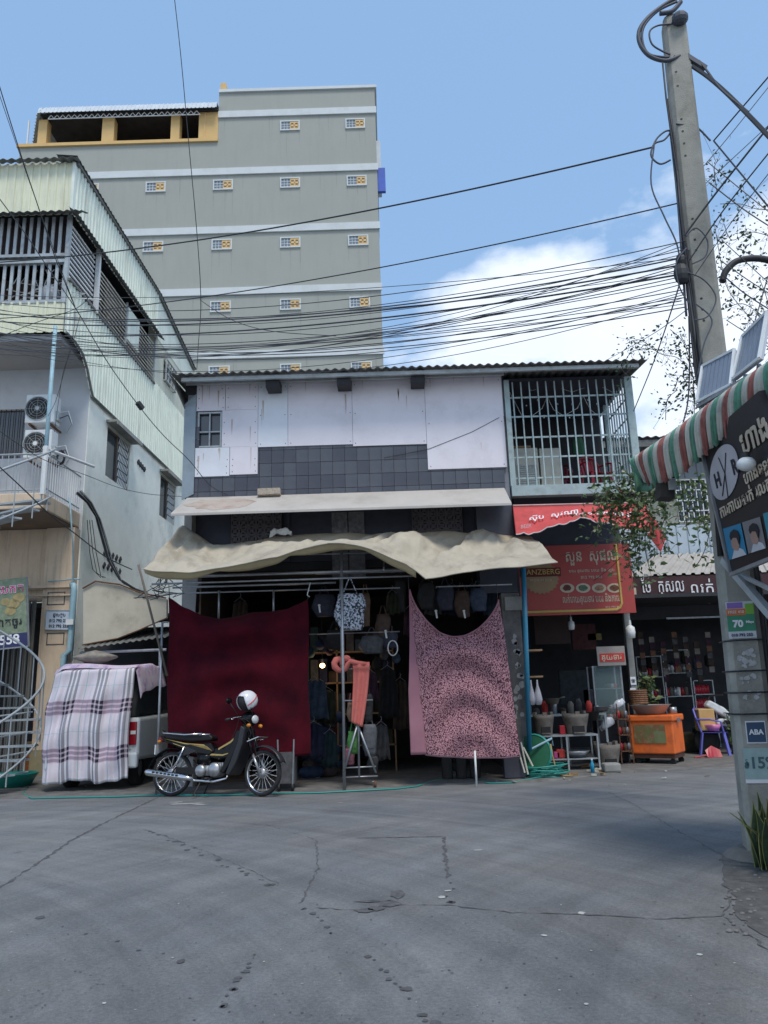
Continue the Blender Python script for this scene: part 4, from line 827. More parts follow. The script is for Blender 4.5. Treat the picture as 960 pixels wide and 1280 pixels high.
# ------------------------------------------------------------------ shop house
FY = 14.0
m_boardw = mat('white_fibre_board', (.75, .72, .765), rough=.8, var=.05, scale=.9, dirt=(.60, .565, .60), dscale=1.6, damt=.6)
m_boardb = mat('bluish_fibre_board', (.73, .76, .81), rough=.8, var=.04, dirt=(.60, .62, .65), dscale=1.6, damt=.5)
m_tile = mat('slate_blue_tile', (.070, .078, .10), rough=.28, var=.12, scale=3, dirt=(.115, .12, .13), dscale=1.4, damt=.6)
m_tile2 = mat('slate_blue_tile_dark', (.050, .056, .078), rough=.28, var=.12, scale=3, dirt=(.09, .09, .10), dscale=1.4, damt=.5)
m_grout = mat('pale_grout', (.26, .27, .30), var=.15)
sh = Thing('shop_house', 'low shop house in the middle with white boards over dark blue tiles', 'building', (-.7, 14.2, 0))
WX0, WX1 = -3.73, 2.39
win = rect(247, 515, 277, 559, FY)
b = wall_holes(MB(), lambda s, o, z: Vector((s, FY + .03 - o, z)), WX0, WX1, 5.0, 7.62, [win], .18); sh.part('upper_wall', b, m_grout)
def brd(u0, v0, u1, v1): return rect(u0, v0, u1, v1, FY)
TOPZ = 7.60
xs = [brd(u, 500, u, 500)[0] for u in (246, 282, 323, 360, 440, 531, 628)]; xs[-1] = 2.36
zc = [brd(u, v, u, v)[2] for u, v in ((265, 514), (265, 560), (265, 596), (340, 559), (400, 557), (485, 556), (580, 586))]
boards = [(xs[0], xs[1], zc[0], TOPZ, m_boardw), (win[1] + .01, xs[2], zc[1] + .0, zc[0], m_boardw), (xs[1] + .004, xs[2], zc[0], TOPZ, m_boardw), (xs[0], xs[1] + .1, zc[2], zc[1] - .0, m_boardb), (xs[1] + .104, xs[2], zc[2] + .02, zc[1], m_boardw),
          (xs[2], xs[3], zc[3], TOPZ, m_boardb), (xs[3], xs[4], zc[4], TOPZ, m_boardw), (xs[4], xs[5], zc[5] - .015, TOPZ, m_boardw), (xs[5], xs[6], zc[6], TOPZ, m_boardw)]
for i, (x0, x1, z0, z1, m) in enumerate(boards):
    b = MB(); p = (i * 7 % 3) * .003; b.box(x0 + .003, x1 - .003, FY - .022 - p, FY - .002, z0 + .003, z1); sh.part('wall_board', b, m)
    for q in range(3):
        for xx in (x0 + .05, x1 - .05):
            nb = MB(); zz_ = lerp(z0 + .06, z1 - .25, q / 2); nb.lathe((xx + rnd.uniform(-.01, .01), FY - .0225 - p, zz_), [(.001, .004), (.009, .003), (.010, 0)], 6, axis=(0, -1, 0)); sh.part('nail', nb, m_rust)
tw, thh = .232, .262
tile_me = [MB().box(.004, tw - .004, -.012, .02, .004, thh - .004).build('tile', mm) for mm in (m_tile, m_tile2)]
b = MB(); b.box(.004, tw - .004, -.012, .02, .004, thh - .004)
nt_ = 0
for r in range(6):
    for c in range(27):
        x, z = WX0 + c * tw, 5.02 + r * thh
        if x + tw > WX1 + .05: continue
        cx_, cz_ = x + tw / 2, z + thh / 2
        if z + thh > 6.75: continue
        if any(x0 < x + .02 and x + tw - .02 < x1 and z0 < z + .02 for x0, x1, z0, z1, m in boards): continue
        if win[0] - .05 < cx_ < win[1] + .1 and cz_ > win[2] - .1: continue
        sh.piece('tile', tile_me[1 if rnd.random() < .4 else 0].data, (x, FY + .008 - rnd.uniform(0, .004), z)); nt_ += 1
for o in tile_me: bpy.data.objects.remove(o)
# little window
x0, x1, z0, z1 = win; b = MB()
for q in ((x0, x1, z0, z0 + .03), (x0, x1, z1 - .03, z1), (x0, x0 + .03, z0 + .03, z1 - .03), (x1 - .03, x1, z0 + .03, z1 - .03), ((x0 + x1) / 2 - .012, (x0 + x1) / 2 + .012, z0 + .03, z1 - .03)): b.box(q[0], q[1], FY + .0, FY + .05, q[2], q[3])
b.box(x0 + .03, x1 - .03, FY + .004, FY + .046, z0 + .30, z0 + .325); f = sh.part('window', b, m_steel)
b = MB(); b.box(x0, x1, FY + .08, FY + .085, z0, z1); sh.part('pane', b, m_glass, f)
b = MB(); b.sheet([[(lerp(x0, x1, j / 12), FY + .2 + .02 * math.sin(j * 1.7), lerp(z1 - .3, z0, i)) for j in range(13)] for i in (0, 1)], .004); sh.part('window_curtain', b, mat('brown_curtain', (.25, .18, .15)), f)
# bluish metal strip at the left corner
b = MB(); b.poly([(-3.80, FY - .01, 5.14), (-3.57, FY - .045, 5.24), (-3.57, FY - .045, 7.25), (-3.80, FY - .01, 7.05)], (0, .02, 0)); sh.part('corner_sheet', b, mat('blue_grey_sheet', (.27, .33, .37), rough=.5, var=.08, dirt=(.15, .16, .16), dscale=2))
b = MB(); b.box(-3.79, -3.56, FY - .02, FY + .1, 7.26, 7.5); sh.part('eave_gap', b, m_dark)
# side, rear and pier walls
b = MB(); b.box(WX0 - .02, WX0 + .12, FY + .04, 22, 0, 7.5); b.box(WX1 - .14, WX1 - .002, FY + .22, 22, 0, 7.5); b.box(WX0, WX1, 22, 22.15, 0, 7.5); sh.part('outer_wall', b, m_concrete)
# roof
def corr_roof(t, x0, x1, y0, z0, y1, z1, waves, m=m_roof, name='roof'):
    b = MB(); b.corr((x0, y0, z0), (x1 - x0, 0, 0), (0, y1 - y0, z1 - z0), waves, .04, (0, 0, 1), t=.006, kind='sin'); return t.part(name, b, m)
corr_roof(sh, -3.92, 5.05, 13.42, 7.42, 22, 8.3, 56)
b = MB(); b.box(-3.75, 4.9, 13.52, 13.58, 7.33, 7.40); b.box(-3.75, 2.4, 13.85, 13.9, 7.40, 7.46); sh.part('purlin', b, m_steel)
for u in (342, 430, 522):
    x = at(u, 472, 13.75).x; b = MB(); b.box(x - .13, x + .13, 13.6, 13.95, 7.20, 7.36); sh.part('eave_hole_shade', b, m_dark)  # dark blocks added as the shade of holes under the eave
b = MB(); b.poly([(-3.94, 13.42, 7.42), (-3.94, 15.0, 7.55), (-3.80, 14.0, 6.95)], (.02, 0, 0)); sh.part('verge_sheet', b, m_roof)
# cantilevered thin canopy
cb = [at(232, 626, 14.0), at(628, 613, 14.0)]; cf = [at(214, 648, 13.08), at(637, 629, 13.08)]
zb, zf = (cb[0].z + cb[1].z) / 2, (cf[0].z + cf[1].z) / 2
b = MB(); b.poly([(-3.70, 13.985, zb), (2.28, 13.985, zb), (2.24, 13.08, zf), (-3.74, 13.08, zf)][::-1], (0, 0, .05)); bevel(sh.part('canopy', b, mat('cream_canopy_sheet', (.47, .44, .40), rough=.7, var=.06, dirt=(.33, .30, .26), dscale=1.1, damt=.7)), .008)
b = MB(); pr_ = [(-2.95 + .62 * math.cos(a) * rnd.uniform(.8, 1.15), 13.53 + .33 * math.sin(a) * rnd.uniform(.75, 1.1)) for a in [k * math.tau / 22 for k in range(22)]]; b.poly([(x, y, lerp(zf, zb, (y - 13.08) / .905) + .053) for x, y in pr_], (0, 0, .002)); sh.part('rust_stain', b, mat('rust_stain', (.42, .36, .31), dirt=(.28, .13, .08), dscale=3.2, damt=.85, var=.08))
b = MB(); b.box(-2.34, -1.92, 13.80, 13.95, zb + .02, zb + .14)
for i in range(0, len(b.v)): b.v[i].z += rnd.uniform(-.03, .03)
sh.part('broken_mortar', b, mat('broken_mortar', (.42, .35, .28), var=.3, scale=20, bump=1, bscale=30))
# recessed wall between canopy and tarp
RY = 14.35
b = MB(); b.box(WX0 + .1, WX1 - .14, RY, RY + .15, 3.95, 5.0); sh.part('recessed_wall', b, m_darkwall)  # shade of the recess is put into the dark wall colour
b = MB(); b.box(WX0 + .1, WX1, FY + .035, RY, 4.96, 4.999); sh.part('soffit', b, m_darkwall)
b = MB(); b.box(1.72, WX1 - .0, FY - .02, RY + .1, 3.2, 4.99); sh.part('pier_face', b, m_tile2)
def breeze(X, Z, s, Y, m):
    me = MB()
    for q in ((0, s, 0, .02), (0, s, s - .02, s), (0, .02, .02, s - .02), (s - .02, s, .02, s - .02)): me.box(q[0] + .001, q[1] - .001, 0, .08, q[2] + .001, q[3] - .001)
    me.bar((.02, .04, .02), (s - .02, .04, s - .02), .03, .07, up=(0, 1, 0)); me.bar((.02, .035, s - .02), (s - .02, .035, .02), .03, .07, up=(0, 1, 0)); me.lathe((s / 2, .0, s / 2), [(.045, 0), (.03, 0), (.03, .08)], 10, axis=(0, 1, 0))
    return me
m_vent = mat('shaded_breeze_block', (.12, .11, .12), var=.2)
vb = breeze(0, 0, .16, 0, m_vent).build('breeze_block', m_vent)
for u0, v0, cols, rows in ((288, 690, 6, 5), (516, 674, 6, 4)):
    p = at(u0, v0, RY - .09)
    bk_ = MB(); bk_.box(p.x - .03, p.x + cols * .16 + .03, RY - .012, RY - .002, p.z - .03, p.z + rows * .16 + .03); sh.part('vent_recess', bk_, m_dark)
    for r in range(rows):
        for c in range(cols): sh.piece('breeze_block', vb.data, (p.x + c * .16, RY - .092, p.z + r * .16))
bpy.data.objects.remove(vb)
x0, x1, z0, z1 = rect(415, 640, 456, 722, RY - .03); b = MB(); b.box(x0, (x0 + x1) / 2 - .01, RY - .04, RY - .005, z0, z1); b.box((x0 + x1) / 2 + .01, x1, RY - .04, RY - .005, z0, z1); sh.part('patterned_shutter', b, mat('grey_patterned_sheet', (.17, .17, .18), var=.45, scale=14))
for u in (360, 515, 340): x = at(u, 660, RY - .05).x; b = MB(); b.box(x - .03, x + .03, RY - .05, RY - .006, 3.96, 4.96); sh.part('door_stile', b, m_darkwall)
# ground floor: piers, floor, ceiling, rear partition
x0 = at(630, 800, 14.0).x; b = MB(); b.box(x0, WX1 + .02, FY - .02, FY + .3, .0, 3.19); sh.part('right_pier', b, mat('grimy_concrete', (.16, .155, .15), var=.3, dirt=(.05, .05, .05), dscale=2, damt=.8, bump=.6))
x0, x1, z0, z1 = rect(631, 746, 652, 763, 13.96); b = MB(); b.box(x0, x1, 13.93, 13.98, z0, z1); sh.part('meter_box', b, m_concrete)
b = MB(); b.box(-3.71, -3.45, FY - .02, FY + .25, .0, 3.94); sh.part('left_pier', b, mat('whitewashed_pier', (.38, .38, .37), var=.1, dirt=(.12, .12, .11), dscale=2, damt=.7))
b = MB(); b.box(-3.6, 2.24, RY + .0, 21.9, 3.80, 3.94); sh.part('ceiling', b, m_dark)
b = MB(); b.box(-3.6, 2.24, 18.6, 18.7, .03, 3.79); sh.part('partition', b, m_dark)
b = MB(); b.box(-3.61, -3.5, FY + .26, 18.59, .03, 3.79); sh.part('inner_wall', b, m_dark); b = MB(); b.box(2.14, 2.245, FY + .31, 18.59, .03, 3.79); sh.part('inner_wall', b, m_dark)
# torn stickers on the pier
for i in range(22):
    p = at(rnd.uniform(643, 654), rnd.uniform(795, 905), FY - .03); b = MB(); s = rnd.uniform(.025, .06); blob(b, Vector((0, 0, 0)), s, s * 1.2, 7, 0); b.v = [Vector((p.x + q.x, FY - .024, p.z + q.y)) for q in b.v]; sh.part('torn_sticker', b, mat('torn_paper', (.40, .40, .40), var=.25, scale=20))

m_run = mat('rust_run', (.50, .40, .34), var=.15, scale=20)
for k in range(30):
    x0, x1, z0, z1, m = boards[rnd.randrange(len(boards))]; x = rnd.uniform(x0 + .06, x1 - .06); z = rnd.choice((z1 - .02, rnd.uniform(z0 + .4, z1 - .1))); l_ = min(rnd.uniform(.10, .45), z - z0 - .05); w_ = rnd.uniform(.005, .016)
    if l_ < .06: continue
    b = MB(); b.poly([(x - w_, FY - .0305, z), (x + w_, FY - .0305, z), (x + w_ * .5, FY - .0305, z - l_ * .6), (x, FY - .0305, z - l_)], (0, .003, 0)); sh.part('rust_run', b, m_run)
# ------------------------------------------------------------------ canvas tarp
m_tarp = mat('canvas_tarp', (.43, .385, .30), rough=.9, var=.12, scale=2.5, dirt=(.22, .19, .15), dscale=2.0, damt=.8, bump=.4, bscale=26, bdist=.012)
m_hem = mat('backlit_tarp_hem', (.52, .45, .27), rough=.85, var=.08, dirt=(.35, .3, .18), dscale=3)  # warm light passing through the canvas is put into this yellow
back = [(228, 657), (245, 668), (270, 683), (314, 676), (342, 671), (407, 667), (470, 669), (500, 671), (515, 670), (540, 664), (558, 664), (585, 667), (604, 662), (622, 668), (664, 671)]
front = [(179, 711), (205, 716), (239, 716), (275, 711), (307, 705), (340, 697), (359, 692), (382, 685), (411, 679), (444, 682), (475, 692), (507, 705), (532, 724), (560, 719), (600, 713), (646, 710), (697, 703)]
def along(pts, t):
    n = (len(pts) - 1) * t; i = min(int(n), len(pts) - 2); w = n - i; return lerp(pts[i][0], pts[i + 1][0], w), lerp(pts[i][1], pts[i + 1][1], w)
def tarpfn(u, v):
    ub, vb_ = along(back, u); uf, vf = along(front, u)
    p = at(ub, vb_, 13.95); q = at(uf, vf, 12.25)
    r = p.lerp(q, v); sag = math.sin(math.pi * v)
    # folds fan out from the front corners and the ties at the back
    k = .05 * math.sin(u * 38 + v * 5) * (.35 + .65 * v) + .07 * math.sin(u * 17 - v * 9 + 1) + .04 * math.sin(u * 71 + v * 7 + 2 * math.sin(u * 13)) + .05 * abs(math.sin(u * 29 + v * 6)) ** .5 + .03 * abs(math.sin(u * 53 - v * 11))
    r.z += (k * .9 - .10 * sag + .05 * abs(math.sin(u * 9 + 2.5)) * sag) * (sag * .85 + .12)
    r.z += .10 * math.exp(-((u - .62) / .035) ** 2) * math.sin(math.pi * min(1, v * 1.2)) + .10 * math.exp(-((u - .80) / .04) ** 2) * sag + .09 * math.exp(-((u - .12) / .03) ** 2) * sag
    for ua, va, ph in ((.02, 1, 0), (.10, 0, 1), (.30, 0, 2), (.47, 0, .5), (.62, 0, 1.5), (.70, 1, 0), (.80, 0, 2.2), (.93, 0, .3), (1.0, 1, 1)):
        du, dv = (u - ua) * 7, v - va; d = math.hypot(du, dv)
        r.z += .055 * math.exp(-d * 1.6) * (1 - abs(math.sin(math.atan2(dv, du) * 5 + ph)) ** .5) * min(1, d * 4) * (.25 + sag)
    r.z += .012 * math.sin(u * 160 + v * 9 + 3 * math.sin(v * 5)) * sag; r.y += .03 * math.sin(u * 50) * v * (1 - v)
    return r
tp = Thing('canvas_awning', 'dirty cream canvas tarp awning sagging in waves over the shop front', 'awning', (-.6, 13, 3))
cloth('tarp', tarpfn, 240, 36, m_tarp, '', '', thing=tp, t=.006, off=(0, 0, -1))
def hemfn(u, v):
    p = tarpfn(u * .72, 1.0); w = .35 + .65 * abs(math.sin(u * 3.6 * math.pi / 1.0 + .3)) ; return p + Vector((0, .02 + .16 * v * w, -.005 - .10 * v * w))
cloth('folded_hem', hemfn, 90, 3, m_hem, '', '', thing=tp, t=.005)
b = MB(); b.tube([tarpfn(i / 100, 1.0) + Vector((0, -.005, -.004)) for i in range(101)], .012, 5); tp.part('hem_rope', b, m_tarp, smooth=True)
b = MB(); p = at(351, 665, 13.7)
b.sheet([[p + Vector((-.2 + .4 * i / 10, .03 * math.sin(i * 2.3 + j), .07 - .022 * j + .02 * math.sin(i * 1.1 + j * .9) - .05 * (abs(i - 5) / 5) ** 2)) for i in range(11)] for j in range(6)], .008)
single('white_rag', b, m_white, 'crumpled white rag lying on the tarp awning under the thin canopy', 'rag', smooth=True)
# ------------------------------------------------------------------ tube frame under the tarp
fr_ = Thing('awning_frame', 'grey steel tube frame holding up the tarp awning', 'frame', (-.7, 12.9, 0))
def ftube(name, pts, r, m=m_galv): b = MB(); b.tube(pts, r, 8); return fr_.part(name, b, m, smooth=True)
def hz_(u0, v0, u1, v1, Y, r=.018):
    a, c = at(u0, v0, Y), at(u1, v1, Y); z = (a.z + c.z) / 2; ftube('rail', [(a.x, Y, z), (c.x, Y, z)], r)
hz_(218, 718, 545, 714, 12.95, .026); hz_(216, 732, 420, 731, 13.2); hz_(212, 744, 386, 735, 13.35, .014); hz_(386, 694, 462, 690, 13.1, .014); hz_(384, 738, 500, 735, 13.35, .014); hz_(545, 733, 640, 731, 13.3, .014)
hz_(190, 724, 520, 726, 12.75, .016)
g0 = gr(430, 989); px_ = g0.x; ftube('post', [(px_ + .0, 12.92, 0), (px_ + .02, 12.92, 3.9)], .024)
ftube('post', [(px_ - .03, 13.3, 1.7), (px_ - .03, 13.3, 3.5)], .018)
for u in (274, 342): a = at(u, 738, 13.35); ftube('hanger', [(a.x, 13.35, a.z), (a.x, 13.35, a.z - .5)], .018)
a = at(203, 778, 13.0); ftube('post', [(a.x, 13.0, 0.0), (a.x, 13.0, a.z)], .02); ftube('rail', [(a.x, 13.0, a.z), (a.x + .1, 13.0, a.z)], .014)
ftube('brace', [at(173, 706, 12.8), at(187, 760, 12.9), at(209, 845, 13.0)], .020, mat('dark_weathered_pole', (.14, .12, .10)))
a = gr(596, 984); ftube('post', [(a.x, a.y, 0), (a.x, a.y, .55)], .016, m_white)
for y in (12.3, 13.9): ftube('rafter', [(px_, 12.9, 3.75), (px_, 13.95, 4.2)], .016)
for u in (240, 300, 480, 530, 600): a = at(u, 715, 12.95); ftube('rafter', [(a.x, 12.6, a.z - .02), (a.x, 14.3, a.z + .45)], .014)
ftube('hook', [at(388, 728, 12.98), at(384, 744, 12.98), at(387, 746, 12.98)], .008, m_white)
b = MB()
for k in range(9): p0 = at(204 + rnd.uniform(-6, 8), 722, 12.95); b.tube([p0 + Vector((rnd.uniform(-.1, .1) * j, rnd.uniform(-.03, .03), -.07 * j + rnd.uniform(-.03, .03))) for j in range(6)], .007, 4)
o = fr_.part('tangled_wire', b, m_cable)

# ------------------------------------------------------------------ hung cloths
m_maroon = mat('maroon_velvet', (.024, .0013, .006), col2=(.085, .0035, .011), rough=.9, scale=1.7, sheen=.03, spec=.15, bump=.3)
def redfn(u, v):
    topL, topR = at(211, 747, 13.1), at(385, 749, 13.1); botL, botR = at(207, 946, 13.05), at(387, 945, 13.05)
    s = 4 * u * (1 - u); ztop = lerp(topL.z, topR.z, u) - sm([(0, 0), (.12, .17), (.24, .29), (.36, .34), (.48, .30), (.60, .22), (.72, .21), (.84, .17), (.93, .08), (1, 0)], u); zbot = lerp(botL.z, botR.z, u) + .01 * math.sin(u * 20)
    z = lerp(ztop, zbot, v); x = lerp(lerp(topL.x, botL.x, v), lerp(topR.x, botR.x, v), u) + .015 * math.sin(v * 9)
    y = 13.08 + .045 * math.sin(u * 13 + 1) * v + .14 * s * math.exp(-v * 2.2) * math.sin(14 * v * (1 + .6 * s) + 2) + .02 * math.sin(u * 29 + v * 4) * v
    return (x, y, z)
cloth('red_curtain', redfn, 70, 50, m_maroon, 'large dark red velvet cloth hung in front of the shop behind the motorbike', 'curtain', off=(0, 1, 0))
def leopard():
    m = mat('pink_leopard_cloth', (.50, .27, .34), rough=.95, var=.05); nt = m.node_tree; N = nt.nodes; Lk = nt.links.new; bs = N['Principled BSDF']
    t = N.new('ShaderNodeTexCoord'); ds = N.new('ShaderNodeTexNoise'); ds.inputs['Scale'].default_value = 30; Lk(t.outputs['UV'], ds.inputs['Vector'])
    ma = N.new('ShaderNodeMix'); ma.data_type = 'VECTOR'; ma.inputs['Factor'].default_value = .03; Lk(t.outputs['UV'], ma.inputs[4]); Lk(ds.outputs['Color'], ma.inputs[5])
    v = N.new('ShaderNodeTexVoronoi'); v.inputs['Scale'].default_value = 42; v.inputs['Randomness'].default_value = .9; Lk(ma.outputs[1], v.inputs['Vector'])
    r = N.new('ShaderNodeValToRGB'); e = r.color_ramp.elements; e[0].position = 0.0; e[0].color = (.3, .3, .3, 1); e[1].position = .26; e[1].color = (1, 1, 1, 1)
    q = e.new(.20); q.color = (.25, .25, .25, 1); q = e.new(.50); q.color = (1, 1, 1, 1); q = e.new(.58); q.color = (0, 0, 0, 1)
    Lk(v.outputs['Distance'], r.inputs['Fac'])
    n = N.new('ShaderNodeTexNoise'); n.inputs['Scale'].default_value = 60; Lk(t.outputs['UV'], n.inputs['Vector']); mr = N.new('ShaderNodeMapRange'); mr.inputs['From Min'].default_value = .40; mr.inputs['From Max'].default_value = .46; Lk(n.outputs['Fac'], mr.inputs['Value'])
    mu_ = N.new('ShaderNodeMath'); mu_.operation = 'MULTIPLY'; Lk(r.outputs['Color'], mu_.inputs[0]); Lk(mr.outputs[0], mu_.inputs[1])
    x = N.new('ShaderNodeMix'); x.data_type = 'RGBA'; x.inputs['A'].default_value = (.58, .30, .34, 1); x.inputs['B'].default_value = (.065, .022, .032, 1); inv = N.new('ShaderNodeMath'); inv.operation = 'SUBTRACT'; inv.inputs[0].default_value = 1.0; Lk(mu_.outputs[0], inv.inputs[1])
    Lk(inv.outputs[0], x.inputs['Factor']); Lk(x.outputs['Result'], bs.inputs['Base Color']); return m
def pinkfn(u, v):
    tl, tr, bl, br = at(512, 738, 13.05), at(623, 750, 13.05), at(532, 944, 12.98), at(651, 946, 12.98)
    zt = (lerp(tl.z, tr.z, u) - .70 * (4 * u * (1 - u)) ** .78 * (1 - .25 * (u - .5))); zb_ = lerp(bl.z, br.z, u) - .03 * math.sin(math.pi * u)
    z = lerp(zt, zb_, v); lft = lerp(tl.x, bl.x, v); rt = lerp(tr.x, br.x, v ** .8); x = lerp(lft, rt, u)
    s = 4 * u * (1 - u); y = 13.0 - .05 * s * v + .085 * math.exp(-1.1 * v) * math.sin(24 * (v * .8 + .35 * s)) * (s * .9 + .1) + .025 * math.sin(u * 19 + v * 2) * v + .02 * math.sin(u * 45) * math.exp(-v * 3)
    return (x, y, z)
pk = Thing('leopard_curtain', 'pink leopard print blanket hung by two corners at the shop front', 'curtain', (1.2, 13, .4))
cloth('printed_side', pinkfn, 80, 70, leopard(), '', '', thing=pk, uvs=(1.8, 2.5), off=(0, 1, 0))
m_pink = mat('plain_pink_cloth', (.34, .16, .20), rough=.95, var=.08, scale=4)
def stripfn(u, v):
    p = Vector(pinkfn(0, v)); q = at(lerp(511.5, 514.5, v), 740, 12.98).x; w = p.x + .02; l_ = lerp(p.x - .012, at(513.5, 945, 12.95).x, min(1, v * 1.6) ** .8)
    return (lerp(l_, w, u), 12.985 + .03 * u + .008 * math.sin(v * 20), p.z + .01)
cloth('plain_edge', stripfn, 6, 50, m_pink, '', '', thing=pk, off=(0, 1, 0))
b = MB(); b.tube([Vector(pinkfn(i / 50, 0)) + Vector((0, -.006, 0)) for i in range(51)], .014, 6); pk.part('binding', b, m_pink, smooth=True)
b = MB(); b.tube([Vector(pinkfn(i / 50, 1)) for i in range(51)], .014, 6); pk.part('lower_binding', b, mat('dusky_binding', (.12, .07, .09)), smooth=True)
for u, v0, v1 in ((511, 716, 738), (622, 730, 750), (212, 730, 748), (385, 735, 749)):
    b = MB(); b.tube([at(u - 1, v0, 13.04), at(u, v1, 13.04)], .006, 5); single('tie_cord', b, m_cable, 'thin cord tying a hung cloth to the awning frame', 'cord', group='cords tying the hung cloths')

# ------------------------------------------------------------------ clothes rack with salmon towel
cr_ = Thing('clothes_rack', 'wheeled steel clothes rack with dark bags at the shop entrance', 'rack', (-.6, 13.1, 0))
RKY = 13.15
def rp(u, v, dy=0): return at(u, v, RKY + dy)
for pts, nm in (([rp(447, 905), rp(429, 968)], 'leg'), ([rp(447, 905), rp(470, 966)], 'leg'), ([rp(447, 836), rp(449, 972)], 'upright'), ([rp(428, 972), rp(472, 970)], 'base_bar'), ([rp(430, 960), rp(470, 958)], 'base_bar'), ([rp(430, 876), rp(466, 875)], 'hanging_bar'), ([rp(430, 836), rp(450, 836)], 'top_bar')):
    b = MB(); b.tube(pts, .018 if nm in ('upright', 'leg') else .012, 8); cr_.part(nm, b, m_galv, smooth=True)
for u in (431, 469): p = rp(u, 979); b = MB(); b.lathe((p.x - .02, RKY, .055), [(.001, 0), (.045, 0), (.05, .02), (.045, .04), (.001, .04)], 14, axis=(1, 0, 0)); cr_.part('wheel', b, m_rust, smooth=True)
m_salmon = mat('salmon_towelling', (.62, .17, .14), rough=1, var=.1, scale=10, bump=.5, bscale=200)
def towfn(u, v):
    a, c = rp(441, 829, -.05), rp(462, 829, -.05); d, e = rp(439, 903, -.06), rp(453, 909, -.06)
    x = lerp(lerp(a.x, d.x, max(0, v - .3) / .7 * 1.0), lerp(c.x, e.x, v ** 1.5), u); z = lerp(lerp(a.z, d.z, v), lerp(c.z, e.z, v), u) + (.02 if v < .02 else 0)
    return (x, RKY - .05 - .03 * math.sin(math.pi * min(1, v * 8)) + .02 * math.sin(u * 12 + v), z)
cloth('salmon_towel', towfn, 20, 30, m_salmon, 'salmon coloured towel draped over the clothes rack', 'towel', off=(0, 1, 0), t=.012)
b = MB(); c0 = rp(427, 831, -.06); pts = [c0 + Vector((.09 * math.cos(a * .7) - .02 + .02 * a * .4 - .05, .03 * math.sin(a * 1.1), .09 * math.sin(a * .7) * (1 + .1 * math.sin(a)))) for a in range(9)]; pts += [rp(437, 826, -.06), rp(448, 829, -.05), rp(458, 830, -.04)]
b.tube(pts, [.05, .055, .05, .06, .05, .055, .05, .045, .05, .05, .04, .035], 9); b.ell(rp(433, 823, -.07), .07, .05, .055, 10, 7); single('salmon_scarf', b, m_salmon, 'bunched salmon cloth tied round the post beside the towel', 'cloth', smooth=True)
bagmats = [mat('dark_bag_' + n, c, var=.4, scale=12, rough=.7) for n, c in (('navy', (.03, .035, .06)), ('black', (.018, .018, .02)), ('brown', (.07, .04, .03)), ('grey', (.08, .085, .095)), ('green', (.05, .18, .04)), ('rose', (.16, .06, .08)), ('denim', (.04, .06, .10)), ('tan', (.14, .09, .06)))]
def hang_bag(u, v, w, h, m, label, Y=RKY, strap=.15, group=None, cat='bag'):
    w *= 1.25; h *= 1.2; p = at(u, v, Y); t = Thing('hanging_bag', label, cat, (p.x, Y, p.z - h / 2), group)
    b = MB(); g = []
    for i in range(9):
        z = p.z + h / 2 - h * i / 8; ww = w / 2 * (.55 + .45 * math.sin(math.pi * (.18 + .72 * i / 8)))
        for j in range(12): a = math.tau * j / 12; r = 1 + .12 * math.sin(3 * a + i); b.v.append(Vector((p.x + ww * math.cos(a) * r, Y + ww * .45 * math.sin(a) * r, z)))
    for i in range(8):
        for j in range(12): b.f.append((i * 12 + j, (i + 1) * 12 + j, (i + 1) * 12 + (j + 1) % 12, i * 12 + (j + 1) % 12))
    b.f += [tuple(range(12)), tuple(reversed(range(96, 108)))]
    t.part('pouch', b, m, smooth=True)
    b = MB(); b.tube([(p.x - w * .25, Y, p.z + h * .45), (p.x - .02, Y, p.z + h / 2 + strap), (p.x + .02, Y, p.z + h / 2 + strap), (p.x + w * .25, Y, p.z + h * .45)], .01, 5); t.part('strap', b, m)
    b = MB(); b.box(p.x - w * .22, p.x + w * .22, Y - w * .235, Y - w * .2, p.z - h * .25, p.z + h * .02); bevel(t.part('pocket', b, m), .01)
    return t
for args in ((442, 928, .17, .30, 4, 'green bag hanging low on the clothes rack'), (459, 885, .16, .38, 1, 'black bag hanging beside the salmon towel on the clothes rack'), (462, 925, .2, .42, 3, 'grey buckled bag hanging at the right of the clothes rack'), (440, 890, .14, .26, 7, 'olive brown bag below the bunched scarf'), (437, 946, .14, .22, 5, 'rose coloured bag at the foot of the clothes rack'), (466, 955, .15, .2, 1, 'small black bag at the lower right of the clothes rack')):
    hang_bag(args[0], args[1], args[2], args[3], bagmats[args[4]], args[5], Y=RKY + .08)
m_pat = mat('white_scribble_print', (.03, .035, .05), col2=(.55, .60, .68), scale=26, rough=.8, var=.2); r_ = [n for n in m_pat.node_tree.nodes if n.type == 'MAP_RANGE'][0]; r_.inputs['From Min'].default_value = .47; r_.inputs['From Max'].default_value = .53
hang_bag(438, 765, .42, .52, m_pat, 'blue and white patterned backpack hanging from the awning frame', Y=13.15, strap=.25, cat='backpack')
i = 0
